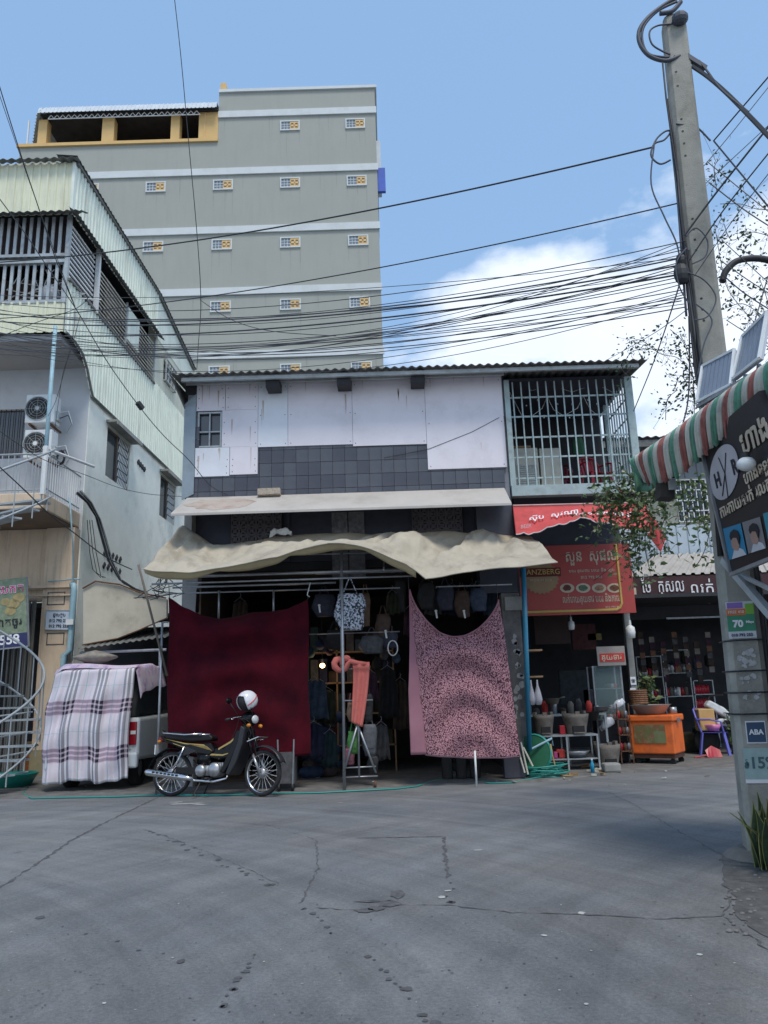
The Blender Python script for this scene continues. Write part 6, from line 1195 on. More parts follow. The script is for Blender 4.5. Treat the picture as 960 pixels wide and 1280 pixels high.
for u, v, r, lb in ((760, 906, .13, 'white rounded helmet shell lying before the glass cabinet'), (773, 882, .10, 'white plastic scooter fairing beside the steel post')): q = at(u, v, 15.7); b = MB(); b.ell(q, r, .07, r * 1.25, 16, 10, Matrix.Rotation(R(35), 3, 'Y')); b.v = [Vector((w_.x, w_.y, max(w_.z, q.z - r * .35 + (w_.x - q.x) * .5))) for w_ in b.v]; b.bar(q + Vector((-.16, .02, -.08)), q + Vector((.12, .02, .1)), .03, .10); single('white_fairing', b, mat('shiny_white', (.62, .64, .68), rough=.2), lb, 'fairing', smooth=True)
q = gr(780, 950); t = Thing('shelf_rack', 'cluttered shelf rack of jars beside the steel post', 'shelf', (q.x, 15.9, 0)); x0, x1 = at(770, 900, 15.6).x, at(786, 900, 15.6).x
for z in (.25, .55, .85): b = MB(); b.box(x0, x1, 15.5, 15.8, z, z + .015); t.part('shelf', b, m_rust)
for x in (x0, x1 - .02): b = MB(); b.box(x, x + .02, 15.5, 15.52, 0, 1.15); t.part('upright', b, m_rust)
for i in range(9): q = Vector((lerp(x0 + .05, x1 - .05, (i % 3) / 2), 15.6, .268 + .3 * (i // 3))); b = MB(); b.lathe(q, [(.001, 0), (.04, 0), (.04, .12), (.02, .14), (.001, .15)], 10); single('jar', b, (m_redpl, m_rust, m_galv)[i % 3], 'small jar on the cluttered shelf rack', 'jar', group='jars on the shelf rack', smooth=True)
q = at(799, 871, 16.0); b = MB()
for k in range(7): b.lathe((q.x, 16.05, q.z - .14 + k * .04), [(.17, 0), (.185, .02), (.17, .04)], 18)
single('woven_basket', b, mat('brown_wicker', (.17, .08, .04), var=.4, scale=20), 'brown woven basket behind the steel post', 'basket')

# ------------------------------------------------------------------ orange cart
kc = gr(846, 957); t = Thing('orange_cart', 'orange insulated box cart on wheels with a fruit picture on its side', 'cart', kc); KM = Matrix.Translation(kc) @ Matrix.Rotation(R(-35), 4, 'Z')
m_or = mat('orange_enamel', (.85, .17, .03), rough=.4, var=.07, dirt=(.22, .06, .03), dscale=1.8, damt=.65)
def kp(n, b, m, parent=None, bev=0): xf(b, KM); o = t.part(n, b, m, parent); (bevel(o, bev) if bev else None); return o
kw, kd = .84, .72
kp('body', MB().box(-kw, 0, 0, kd, .20, .80), m_or, bev=.025); kp('lid', MB().box(-kw - .03, .03, -.03, kd + .03, .80, .92), m_or, bev=.025); kp('base_frame', MB().box(-kw + .02, -.02, .02, kd - .02, .12, .199), mat('burnt_brown_frame', (.07, .03, .02), var=.4))
for x in (-kw + .1, -.08):
    for y in (.08, kd - .08): b = MB(); b.lathe((x, y - .02, .06), [(.001, 0), (.055, 0), (.06, .02), (.055, .04), (.001, .04)], 14, axis=(0, 1, 0)); kp('wheel', b, m_black)
o = kp('picture_panel', MB().box(-kw + .10, -.14, -.012, -.002, .40, .74), mat('printed_fruit_photo', (.28, .08, .04), col2=(.10, .18, .06), scale=12, rough=.4, dirt=(.45, .40, .25), dscale=7)); kp('picture_panel_corner', MB().box(-.36, -.14, -.016, -.013, .40, .62), mat('olive_print', (.20, .22, .10), rough=.5), o)
kp('latch', MB().box(.031, .05, .25, .40, .78, .86), m_galv)
bc = KM @ Vector((-kw / 2 - .05, kd / 2 - .05, .93)); b = MB(); b.lathe(bc, [(.001, 0), (.25, .0), (.37, .17), (.40, .18), (.36, .17), (.25, .02), (.001, .03)], 32); single('wide_basin', b, mat('worn_aluminium', (.42, .41, .40), rough=.45, metal=.4, var=.2), 'wide metal basin sitting on the orange cart', 'basin', smooth=True)
bc2 = KM @ Vector((-.1, .5, .93)); b = MB(); b.lathe(bc2, [(.001, 0), (.08, 0), (.08, .12), (.07, .12), (.001, .02)], 16); single('tin_can', b, m_galv, 'small tin standing on the cart lid behind the wide basin', 'tin', smooth=True)
# blue chair, pink basin, dustpan
m_bluepl = mat('violet_blue_plastic', (.13, .13, .50), rough=.4, var=.06); bcx = gr(897, 944); ch = plastic_chair(bcx.x, bcx.y, 0, R(58), m_bluepl, 'violet blue plastic chair standing right of the orange cart', 1.12)
q = Vector((bcx.x, bcx.y, .49)); b = MB(); b.lathe(q + Vector((-.05, -.02, .01)), [(.001, 0), (.12, 0), (.17, .13), (.19, .135), (.13, .01), (.001, .01)], 22); single('pink_basin', b, mat('pink_plastic', (.62, .20, .42), rough=.4), 'pink plastic basin on the seat of the blue chair', 'basin', smooth=True)
q = gr(893, 948); t = Thing('dustpan', 'red plastic dustpan lying before the blue chair', 'dustpan', q); b = MB(); b.sheet([[q + Vector((-.15 + .3 * i / 4, .10 * j - .05 * abs(i - 2) / 2, .02 + .22 * j * (1 - .2 * abs(i - 2)))) for i in range(5)] for j in (0, 1)], .012); t.part('pan', b, m_redpl); b = MB(); b.tube([q + Vector((-.02, .02, .08)), q + Vector((-.42, -.05, .03))], .016, 6); t.part('handle', b, m_redpl); b = MB(); b.box(q.x - .15, q.x + .15, q.y, q.y + .12, .02, .035); t.part('floor', b, m_redpl)
q = at(884, 892, 17.0); boxy('yellow_box', mat('pale_orange_box', (.62, .38, .15)), 'pale orange box showing above the blue chair', 'box', q.x - .18, q.x + .16, 17.0, 17.3, q.z - .35, q.z + .1, .02)
q = Vector((at(911, 900, 17.0).x, 17.0, .02)); t = Thing('scooter', 'white scooter parked behind the blue chair, seen from its front fairing', 'scooter', q); m_sw = mat('scooter_white', (.68, .70, .70), rough=.25)
b = MB(); b.poly([q + Vector(p) for p in ((-.45, 0, 1.0), (-.35, 0, 1.12), (-.05, 0, .95), (.18, 0, .70), (.2, 0, .58), (-.1, 0, .78))], (0, .2, 0)); bevel(t.part('front_fairing', b, m_sw), .04, 3)
b = MB(); b.poly([q + Vector(p) for p in ((-.2, .02, .72), (.1, .02, .75), (.45, .02, .60), (.42, .02, .5), (.0, .02, .55), (-.25, .02, .6))], (0, .22, 0)); bevel(t.part('side_fairing', b, m_sw), .04, 3)
b = MB(); b.poly([q + Vector(p) for p in ((-.1, -.01, .70), (.3, -.01, .62), (.3, -.01, .56), (-.05, -.01, .60))], (0, .02, 0)); t.part('seat_edge', b, m_black)
for dx in (-.45, .5): b = MB(); b.lathe((q.x + dx, 17.1, .27), [(.001, 0), (.18, .0), (.27, .03), (.27, .09), (.18, .12), (.001, .12)], 22, axis=(0, 1, 0)); t.part('wheel', b, m_tyre, smooth=True)
b = MB(); b.tube([q + Vector((-.35, .1, 1.1)), q + Vector((-.3, .1, 1.2)), q + Vector((-.1, -.1, 1.22))], .02, 6); t.part('handlebar', b, m_black); b = MB(); b.box(q.x + .62, q.x + .68, 17.2, 17.26, .3, 1.1); t.part('white_panel', b, m_sw)

# ------------------------------------------------------------------ brown canopy shop and the pale house over it
BY = 18.0
bs_ = Thing('spice_shop', 'shop with dark brown scalloped canopy and white lettering behind the concrete pole', 'shop', (8, 19, 0))
m_brown = mat('dark_brown_awning', (.055, .022, .026), rough=.8, var=.12); x0 = at(788, 735, BY).x; zt = (at(800, 717, BY).z + at(900, 722, BY).z) / 2; zb_ = (at(800, 748, BY).z + at(900, 753, BY).z) / 2; XR = 11.5
n = int((XR - x0) / .04); g0_, g1_ = [], []
for i in range(n + 1):
    x = lerp(x0, XR, i / n); g0_.append((x, BY, zt)); g1_.append((x, BY - .02, zb_ - .05 * abs(math.sin((x - x0) * math.pi / .36))))
b = MB(); b.sheet([g0_, g1_], .01, off=(0, 1, 0)); bs_.part('valance', b, m_brown); b = MB(); b.sheet([[(p[0], p[1] - .008, p[2] + .03) for p in g1_], [(p[0], p[1] - .008, p[2] - .02) for p in g1_]], .004, off=(0, 1, 0)); bs_.part('scallop_edge', b, m_edge)
rt = at(850, 693, 19.35).z; rx = at(818, 693, 19.35).x
b = MB(); nw = 26
prof = [(i + a, h) for i in range(nw) for a, h in ((0, 0), (.5, 0), (.6, 1), (.9, 1))] + [(nw, 0)]
b.sheet([[(lerp(x0, XR, a / nw), BY - .02, zt + .02 + .04 * h) for a, h in prof], [(lerp(rx, XR, a / nw), 19.36, rt + .04 * h) for a, h in prof]], .004, off=(0, 0, -1)); bs_.part('canopy_roof', b, mat('cream_striped_sheet', (.42, .40, .37), rough=.6, var=.08, dirt=(.25, .2, .15), dscale=3))
def btx(u, v, body, size, px): q = at(u, v, BY - .03); bs_.text('lettering', body, (q.x, BY - .035, q.z), (1, 0, 0), (0, 0, 1), size, m_whiteprint, bold=.002, fit=px / 52.5)
btx(802, 734, 'ែច  កុសល', .42, 52); btx(862, 737, 'លក់ េគីង', .42, 64); q = at(888, 740, BY - .04); b = MB(); b.tube(smooth_path([q + Vector(p) for p in ((-.16, 0, .12), (-.2, 0, -.02), (-.17, 0, -.2), (-.05, 0, -.25), (.06, 0, -.21), (.10, 0, -.14))], 5), .018, 5); bs_.part('lettering', b, m_whiteprint)
q = at(793, 740, BY - .03); b = MB(); b.box(q.x - .07, q.x + .05, BY - .02, BY - .006, q.z - .12, q.z + .1); bs_.part('small_logo', b, m_creamp)
b = MB(); b.box(x0, XR, BY + .3, BY + .34, 3.0, zb_ - .0); bs_.part('dark_header', b, mat('charcoal_header', (.045, .048, .055))); b = MB(); a, c = at(833, 773, BY + .2), at(902, 773, BY + .2); b.box(a.x, c.x, BY + .2, BY + .23, a.z - .02, a.z + .02); bs_.part('header_rail', b, m_galv)
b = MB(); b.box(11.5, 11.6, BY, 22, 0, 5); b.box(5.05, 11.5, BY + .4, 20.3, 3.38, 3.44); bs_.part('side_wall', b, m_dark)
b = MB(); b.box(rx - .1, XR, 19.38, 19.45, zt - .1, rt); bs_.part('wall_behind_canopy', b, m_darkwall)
# shelves of goods in its gloom
for u0, v0, u1, v1, lb in ((797, 820, 828, 872, 'glass counter left in the dark spice shop'), (830, 812, 862, 870, 'tall display rack in the middle of the dark spice shop'), (868, 850, 892, 885, 'stack of red tins in the dark spice shop')):
    x0_, x1_, z0_, z1_ = rect(u0, v0, u1, v1, 19.0); tt = Thing('display_rack', lb, 'rack', ((x0_ + x1_) / 2, 19, 0))
    for x in (x0_, x1_): b = MB(); b.box(x, x + .025, 19, 19.025, 0, z1_); tt.part('upright', b, m_steel)
    for k in range(3):
        z = lerp(z0_, z1_, k / 2.0); b = MB(); b.box(x0_, x1_, 19.0, 19.4, z - .02, z); tt.part('shelf', b, m_steel)
        if k < 2:
            for i in range(6): x = lerp(x0_ + .08, x1_ - .08, i / 5); b = MB(); b.lathe((x, 19.15, z), [(.001, 0), (.05, 0), (.05, .14 + .06 * (i % 2)), (.02, .2), (.001, .22)], 8); tt.part('bottle', b, (m_redpl, m_clay, m_galv, m_white)[(i + k) % 4 if u0 < 868 else 0], smooth=True)
# upper pale house
ph = Thing('pale_house', 'pale corrugated house with dark tin roof beyond the brown canopy', 'building', (8, 20, 0)); PX0, PZ = 6.2, 8.1
PY = 19.45; wn_ = rect(846, 600, 884, 652, PY)
b = wall_holes(MB(), lambda s, o, z: Vector((s, PY - o, z)), 5.4, 12, 3.5, 5.35, [], .15); ph.part('lower_wall', b, mat('pale_blue_wall', (.45, .53, .58), var=.05))
b = MB(); b.corr((5.4, PY - .01, rt - .2), (6.6, 0, 0), (0, 0, 5.5 - rt + .2), 24, .03, (0, -1, 0)); ph.part('pale_cladding', b, mat('pale_blue_cladding', (.46, .54, .60), rough=.5, var=.05, dirt=(.3, .33, .35), dscale=2))
b = wall_holes(MB(), lambda s, o, z: Vector((s, PY - o, z)), 5.4, 12, 5.36, 6.75, [wn_], .15); ph.part('mid_wall', b, mat('mossy_wall', (.28, .30, .26), dirt=(.12, .14, .09), dscale=1.5))
b = MB(); b.corr((5.4, PY + .05, 6.76), (6.6, 0, 0), (0, 0, 1.1), 20, .03, (0, -1, 0)); ph.part('upper_cladding', b, mat('grey_cladding', (.20, .22, .23), rough=.5, var=.1))
b = MB(); b.box(wn_[0], wn_[1], PY + .1, PY + .12, wn_[2], wn_[3]); f = ph.part('window', b, m_glass)
for i in range(7): b = MB(); x = lerp(wn_[0], wn_[1], i / 6); b.box(x - .012, x + .012, PY - .03, PY - .01, wn_[2], wn_[3]); ph.part('window_bar', b, m_white, f)
for i in range(5): b = MB(); z = lerp(wn_[2], wn_[3], i / 4); b.box(wn_[0], wn_[1], PY - .045, PY - .031, z - .012, z + .012); ph.part('window_bar', b, m_white, f)
b = MB(); b.corr((5.5, PY - .5, 7.72), (6.6, 0, 0), (0, 3.5, .75), 30, .05, (0, 0, 1), t=.006, kind='sin'); ph.part('roof', b, m_roof); b = MB(); b.box(5.45, 12, PY + .1, 26, 6.7, 7.7); ph.part('rear_wall', b, m_concrete)
b = MB(); b.box(5.5, 12, PY - .45, PY - .4, 7.5, 7.68); ph.part('fascia', b, m_roof)
# ------------------------------------------------------------------ plane helper
def on_plane(u, v, P0, n): r = ray(u, v); o = Vector((0, 0, CAM_H)); return o + r * ((P0 - o).dot(n) / r.dot(n))
# ------------------------------------------------------------------ concrete utility pole
up = Thing('utility_pole', 'tall tapered concrete utility pole at the right with posters and tangled cables', 'pole', (3.15, 7.1, 0))
m_pole = mat('pole_concrete', (.31, .305, .265), var=.16, scale=5, dirt=(.15, .14, .115), dscale=2.2, damt=.8, bump=.4, bscale=80)
def pc(z): return Vector((lerp(3.17, 3.395, z / 8.7), 7.1, z))
b = MB(); rows = []
for z in [0, .4, 1, 2, 3, 4, 5, 6, 7, 8, 8.62, 8.68]:
    w = lerp(.158, .118, z / 8.7) * (.8 if z > 8.65 else 1); d = w * .95; c = pc(z); k = .3; A_ = R(-14)
    pts = [(-w, -d * (1 - k)), (-w * (1 - k), -d), (w * (1 - k), -d), (w, -d * (1 - k)), (w, d * (1 - k)), (w * (1 - k), d), (-w * (1 - k), d), (-w, d * (1 - k))]
    rows.append([c + Vector((x * math.cos(A_) - y * math.sin(A_), x * math.sin(A_) + y * math.cos(A_), 0)) for x, y in pts])
for r_0 in rows: b.v += r_0
for i in range(len(rows) - 1):
    for j in range(8): b.f.append((i * 8 + j, i * 8 + (j + 1) % 8, (i + 1) * 8 + (j + 1) % 8, (i + 1) * 8 + j))
b.f.append(tuple(range((len(rows) - 1) * 8, len(rows) * 8))); up.part('shaft', b, m_pole)
FN = Vector((-math.sin(R(14)), -math.cos(R(14)), 0)); FX = Vector((math.cos(R(14)), -math.sin(R(14)), 0)); UPV = (pc(8) - pc(0)).normalized()
def face(z, dx=0, lift=.004): w = lerp(.158, .118, z / 8.7) * .95; return pc(z) + FN * (w + lift) + FX * dx
for z in (8.1, 7.9, 7.72, 7.3, 7.15, 7.0, 6.85, 6.1, 5.98, 5.86, 5.74, 5.2, 5.08, 4.96, 4.1, 4.0): b = MB(); b.lathe(face(z, -.045, -.01), [(.001, .012), (.013, .012), (.016, .0)], 8, axis=FN); up.part('bolt_hole', b, m_black)
def poster(z0, z1, x0, x1, m, nm='poster', lift=.004):
    b = MB(); b.poly([face(z0, x0, lift), face(z0, x1, lift), face(z1, x1, lift), face(z1, x0, lift)], FN * .004); return up.part(nm, b, m)
def ztxt(o, z, x, body, size, m, align='CENTER', bold=.001): up.text('lettering', body, face(z, x, .017), FX, UPV, size, m, parent=o, align=align, bold=bold)
def zat(v): return at(920, v, 6.95).z
m_gpost = mat('green_poster', (.03, .22, .12), rough=.5); o = poster(zat(798), zat(752), -.13, .10, mat('leaflet_white', (.55, .58, .60))); poster(zat(789), zat(768), -.13, .10, m_gpost, 'green_band', .008); ztxt(o, zat(780), -.045, '70', .085, m_whiteprint, bold=.004)
ztxt(o, zat(778), .055, 'Mbps', .03, m_whiteprint); poster(zat(769), zat(761), -.13, .03, mat('orange_band', (.6, .16, .05)), 'orange_band', .009); up.text('lettering', 'FREE 410', face(zat(765), -.05, .016), FX, UPV, .035, m_whiteprint, parent=o, align='CENTER'); poster(zat(760), zat(753), -.12, .01, mat('violet_band', (.25, .15, .42)), 'violet_band', .009); poster(zat(768), zat(755), .03, .10, mat('lime_print', (.20, .42, .06)), 'lime_triangle', .009); ztxt(o, zat(794), -.02, '010 792 252', .035, m_navy)
o = poster(zat(930), zat(902), -.075, .085, m_whiteprint); o2 = poster(zat(928.5), zat(903.5), -.068, .078, mat('bank_navy', (.01, .05, .11), rough=.4), 'navy_square', .008); up.text('lettering', 'ABA', face(zat(916), .005, .016), FX, UPV, .06, m_whiteprint, parent=o, align='CENTER', bold=.002)
m_leaf15 = mat('pale_teal_print', (.30, .42, .40), rough=.5, var=.12, scale=10); o = poster(zat(975), zat(936), -.12, .13, m_leaf15); poster(zat(980), zat(975.2), -.12, .13, m_whiteprint, 'white_strip'); up.text('lettering', '៛15%', face(zat(955), .01, .012), FX, UPV, .13, mat('dark_teal_print', (.07, .13, .15)), parent=o, align='CENTER', bold=.003)
for z in (zat(800.5), zat(839), zat(866), zat(893)): b = MB(); w = lerp(.158, .118, z / 8.7) + .004; q = [pc(z) + Vector((x * w * 1.02, y * w * 1.02, 0)) for x, y in ((-.8, -1.05), (.75, -1.28), (1.12, -.6), (1.0, .9), (-.9, 1.0), (-1.15, -.4), (-.8, -1.05))]; b.tube(q, .007, 4); up.part('strap', b, m_cable)
for i in range(26): z = zat(rnd.choice((815, 820, 825, 830, 848, 855, 862, 870))) + rnd.uniform(-.02, .02); x = rnd.uniform(-.07, .06); s = rnd.uniform(.008, .03); b = MB(); c = face(z, x, .005); b.poly([c + FX * (s * math.cos(a) * rnd.uniform(.5, 1.3)) + UPV * (s * math.sin(a) * rnd.uniform(.5, 1.3)) for a in [k * math.tau / 7 for k in range(7)]], FN * .002); up.part('torn_paper', b, mat('torn_paper', (.40, .40, .40)))
b = MB(); b.lathe((3.2, 7.15, 0), [(.36, 0), (.30, .05), (.22, .08), (.001, .08)], 14); up.part('footing', b, m_pave)
# cables strapped down its left edge, loops at the head
for k in range(6):
    b = MB(); b.tube([pc(z) + Vector((-.13 - .02 * math.sin(z * 2 + k) - (.03 if z > 4 else 0) - .008 * k, -.10 - .012 * (k % 3), 0)) for z in [2.6 + i * .45 for i in range(8 + k)]], .010, 5); up.part('down_cable', b, m_cable, smooth=True)
b = MB(); b.tube([pc(z) + Vector((.15, -.14 + .01 * math.sin(z * 5), 0)) for z in [i * .4 for i in range(12)]], .012, 5); up.part('down_cable', b, m_cable)
m_grcab = mat('grey_cable_sheath', (.07, .08, .10), rough=.6)
def loopc(pts, r, Y=7.0, m=m_grcab): b = MB(); b.tube(smooth_path([at(u, v, Y) for u, v in pts]), r, 7); up.part('cable_loop', b, m, smooth=True)
loopc([(853, -6), (835, 3), (812, 20), (799, 38), (800, 55), (812, 70), (832, 76), (850, 70)], .022); loopc([(846, 2), (822, 14), (805, 33), (803, 52), (812, 68), (836, 72)], .014); loopc([(842, 30), (822, 32), (812, 40), (815, 55), (828, 64), (838, 68)], .010); loopc([(825, 17), (840, 14), (851, 2)], .026)
loopc([(816, 183), (822, 172), (832, 164), (838, 165), (830, 175), (818, 180), (814, 195), (825, 205), (838, 200)], .010); loopc([(818, 180), (814, 230), (830, 270), (846, 305), (852, 340)], .008); loopc([(838, 165), (842, 200), (848, 260), (853, 330), (858, 395)], .012); loopc([(845, 155), (860, 157), (872, 160), (888, 176)], .010)
for pts in (((857, 296), (870, 285), (884, 300), (882, 320), (865, 330)), ((858, 340), (880, 350), (895, 372), (885, 395), (868, 400)), ((858, 310), (845, 330), (850, 360), (862, 380)), ((870, 380), (890, 400), (880, 430), (872, 470))): loopc(pts, .007, 6.9)
b = MB(); b.ell(at(850, 23, 6.95), .09, .08, .08, 10, 7); up.part('cable_knot', b, m_grcab); b = MB(); b.bar(at(857, 70, 7.0), at(882, 86, 7.0), .05, .05); up.part('cable_clamp', b, m_grcab)
b = MB(); b.ell(at(852, 342, 6.95), .08, .07, .12, 10, 7); b.ell(at(851, 326, 6.95), .05, .06, .08, 10, 7); up.part('cable_knot', b, m_cable)
# street lamp arm behind the pole
b = MB(); b.tube(smooth_path([at(903, 352, 7.3), at(908, 338, 7.3), at(925, 325, 7.3), at(960, 325, 7.3), at(1000, 345, 7.3)]), .035, 8); single('curved_cable', b, m_cable, 'thick black curved conduit arching right from behind the concrete pole', 'conduit', smooth=True)

# ------------------------------------------------------------------ overhead wires
def wire(a, c, sag, r=.009, label=None, group=None, m=m_cable, n=40):
    r *= .68; A, C = at(*a), at(*c); b = MB(); b.tube([A.lerp(C, i / n) + Vector((0, 0, -4 * sag * (i / n) * (1 - i / n))) for i in range(n + 1)], r, 5)
    single('overhead_wire', b, m, label, 'wire', base=A, group=group)
PX = 855; m_bundle = mat('weathered_cable', (.055, .06, .07), rough=.7)
wire((-40, 330, 12), (816, 184, 7.0), .25, .015, 'thick overhead cable, highest of those crossing the grey hotel')
wire((-40, 400, 12), (852, 253, 7.0), .25, .011, 'overhead cable crossing from below the left balcony to the middle of the pole')
bl = 'thin black cable in the bundle strung across the street to the concrete pole'
for vL, vR, sg_, r in ((372, 301, .50, .008), (380, 312, .52, .007), (386, 322, .40, .012), (392, 327, .55, .008), (398, 330, .30, .014), (404, 336, .62, .008), (409, 345, .50, .008), (414, 342, .30, .015), (418, 362, .45, .008), (425, 372, .40, .007), (430, 376, .42, .009), (412, 384, .50, .009), (402, 368, .62, .007), (383, 355, .80, .007), (419, 330, .75, .007), (395, 308, .75, .006), (440, 350, .3, .007), (376, 318, .66, .006), (389, 340, .35, .006), (400, 301, .9, .006), (421, 365, .7, .006), (434, 380, .2, .006), (366, 322, .25, .006), (407, 372, .85, .006), (428, 335, .55, .006)):
    wire((-50, vL, 11.5 + rnd.uniform(-1, 1)), (PX + rnd.uniform(-3, 3), vR, 6.95), sg_ + rnd.uniform(-.06, .06), r, bl, 'bundle of cables across the street', m=m_bundle)
def pathw(pts, r, label, group=None, m=m_cable, n=8): b = MB(); b.tube(smooth_path([at(*p) for p in pts], n), r * .75, 5); single('overhead_wire', b, m, label, 'wire', group=group)
pathw([(216, -20, 9), (226, 70, 9.2), (236, 180, 9.5), (246, 290, 9.8), (251, 375, 10), (248, 430, 12), (246, 462, 13.6)], .008, 'thin wire hanging down from the top of the photo to the shop house roof')
pathw([(-10, 75, 9), (0, 110, 9), (25, 190, 9.5), (50, 265, 10), (72, 330, 10.4), (94, 384, 10.8)], .010, 'wire dropping steeply past the left balcony to the cable crossing')
pathw([(-10, 90, 9.2), (10, 150, 9.5), (52, 270, 10), (94, 384, 10.8)], .007, 'thinner wire close beside the steep one on the far left')
pathw([(-10, 236, 10), (30, 290, 10.3), (60, 335, 10.5), (96, 388, 10.8), (134, 452, 11.5), (174, 508, 12), (205, 545, 12.8), (236, 575, 13.4), (262, 606, 13.8), (285, 619, 13.9)], .010, 'black service wire descending left to right to the broken mortar of the canopy')
b = MB(); b.bar(at(172, 503, 11.95), at(178, 511, 12.05), .07); single('wire_clamp', b, m_cable, 'dark clamp on the service wire beside the green clad house', 'clamp')
pathw([(-10, 532, 12), (30, 560, 12.5), (60, 577, 13), (105, 593, 14), (150, 610, 15), (190, 618, 16), (235, 621, 17)], .008, 'thin wire sagging across the white side wall to the window')
pathw([(-10, 575, 11.5), (30, 612, 12), (60, 641, 12.6), (95, 668, 13.5), (132, 696, 14.5), (165, 712, 15)], .014, 'thick black cable descending behind the pipes to the lean-to shed')
pathw([(94, 384, 10.8), (92, 415, 11), (84, 450, 11.6), (70, 500, 13), (60, 520, 14)], .006, 'thin tail wire falling from the cable crossing to the air conditioners')
pathw([(100, 395, 10.8), (88, 440, 11.6), (78, 470, 13), (68, 540, 15)], .006, 'second tail wire falling beside the corner pole of the balcony')
pathw([(-10, 425, 11), (40, 405, 10.9), (94, 386, 10.8), (112, 370, 10.6)], .007, 'short wire rising from the left edge to the cable crossing')
pathw([(250, 375, 10), (290, 400, 10), (340, 414, 10), (420, 420, 9.6)], .007, 'thin wire curving right from the hanging wire into the bundle')
# right of the pole
for k, (pts, r, lb) in enumerate((([(866, 83, 7), (885, 96, 6.8), (907, 115, 6.5), (935, 143, 6.1), (975, 185, 5.8)], .030, 'thickest cable running right from the pole head'), ([(874, 76, 7), (885, 90, 6.9), (902, 112, 6.5), (935, 140, 6.1)], .016, 'cable twisted along the thickest one at the pole head'),
    ([(892, 176, 6.8), (970, 85, 6.2)], .010, 'thin wire rising to the right edge from the small ring'), ([(892, 176, 6.8), (970, 270, 6)], .011, 'thin wire falling to the right edge from the small ring'), ([(858, 232, 7), (905, 178, 7), (970, 97, 7)], .006, 'fine wire rising steeply right of the pole, upper one'),
    ([(862, 248, 7), (970, 148, 7)], .006, 'fine wire rising right of the pole, middle one'), ([(856, 294, 6.9), (900, 235, 6.8), (970, 147, 6.5)], .014, 'bold cable rising right across the pole face'), ([(862, 325, 6.9), (905, 262, 6.8), (970, 180, 6.5)], .010, 'bold cable rising right, below the first'),
    ([(868, 345, 6.9), (920, 270, 6.8), (970, 205, 6.5)], .006, 'fine wire rising right, lowest of the fan'), ([(884, 202, 7.2), (930, 240, 7), (970, 272, 6.8)], .007, 'fine wire falling right over the bougainvillea twigs'), ([(886, 228, 7.2), (930, 262, 7), (970, 288, 6.8)], .009, 'wire falling right below the small ring'),
    ([(900, 325, 7.2), (935, 350, 7), (970, 372, 6.8)], .007, 'wire falling right under the curved conduit'), ([(903, 343, 7.2), (930, 366, 7), (970, 392, 6.8)], .009, 'heavier wire falling right under the curved conduit'), ([(902, 300, 7.2), (970, 362, 7)], .006, 'thin wire crossing just above the curved conduit'), ([(908, 400, 7.2), (970, 440, 7)], .006, 'thin wire low behind the solar panels'),
    ([(960, 345, 6.4), (950, 380, 6.4), (944, 400, 6.3)], .008, 'short wire dropping to the right solar panel'))): pathw(pts, r, lb)
pathw([(857, 322, 6.9), (845, 370, 8.5), (818, 450, 11), (792, 514, 13.9)], .012, 'cable falling left from the pole to the veranda corner'); pathw([(861, 395, 6.9), (862, 450, 7.0), (860, 500, 7.0), (853, 532, 7)], .010, 'wire hanging down left of the pole behind the solar panels')
pathw([(860, 386, 7), (820, 415, 9), (780, 438, 12), (735, 463, 15)], .006, 'fine wire falling left from the pole over the veranda roof'); pathw([(700, 695, 13), (735, 684, 12.5), (762, 668, 12)], .006, 'thin wire crossing the red signboard from the tarp corner'); pathw([(742, 726, 14), (765, 708, 13.6), (785, 685, 13)], .007, 'thin wire looping over the gold line of the red signboard')

# ------------------------------------------------------------------ barber shop: striped awning, dark sign, solar panels
SBL, STL, SBR = at(915, 718, 6.5), at(876, 552, 6.42), at(960, 700, 5.85)
sn = (SBR - SBL).cross(STL - SBL).normalized()
if sn.dot(Vector((0, 0, CAM_H)) - SBL) < 0: sn = -sn
bb_ = Thing('barber_sign', 'black hairdresser signboard with white HR disc and portraits under the striped awning', 'sign', SBL)
ext = SBL + (SBR - SBL) * 1.7; b = MB(); b.poly([SBL, ext, ext + (STL - SBL), STL], -sn * .05); bb_.part('board', b, mat('sign_black', (.012, .012, .016), rough=.45, var=.2))
b = MB(); b.bar(SBL + sn * .01, STL + sn * .01, .025); b.bar(SBL + sn * .012, ext + sn * .012, .03); bb_.part('frame', b, m_galv)
def sp_(u, v, l=.006): return on_plane(u, v, SBL + sn * l, sn)
EX = (SBR - SBL).normalized(); EY = (sn.cross(EX)).normalized()
if EY.z < 0: EY = -EY
def quadp(name, c, m, l=.004, parent=None): b = MB(); b.poly([sp_(u, v, l) for u, v in c], sn * .003); return bb_.part(name, b, m, parent)
disc = quadp('disc', [(905.5 + 17.5 * math.cos(a) + 3.5 * math.sin(a) * -1, 590 + 35 * math.sin(a)) for a in [i * math.tau / 32 for i in range(32)]], mat('grey_white_disc', (.42, .40, .41), rough=.6))
bb_.text('lettering', 'H', sp_(897, 601, .012), EX, (STL - SBL), .17, m_ink, parent=disc, align='CENTER', squash=.9, bold=.004); bb_.text('lettering', 'R', sp_(918, 584, .012), EX, (STL - SBL), .17, m_ink, parent=disc, align='CENTER', squash=.9, bold=.004)
for pts in (((898, 572), (906, 592), (910, 622)), ((907, 566), (906, 592), (903, 620))): b = MB(); b.tube([sp_(u, v, .012) for u, v in pts], .004, 4); bb_.part('scissor_line', b, m_ink, disc)
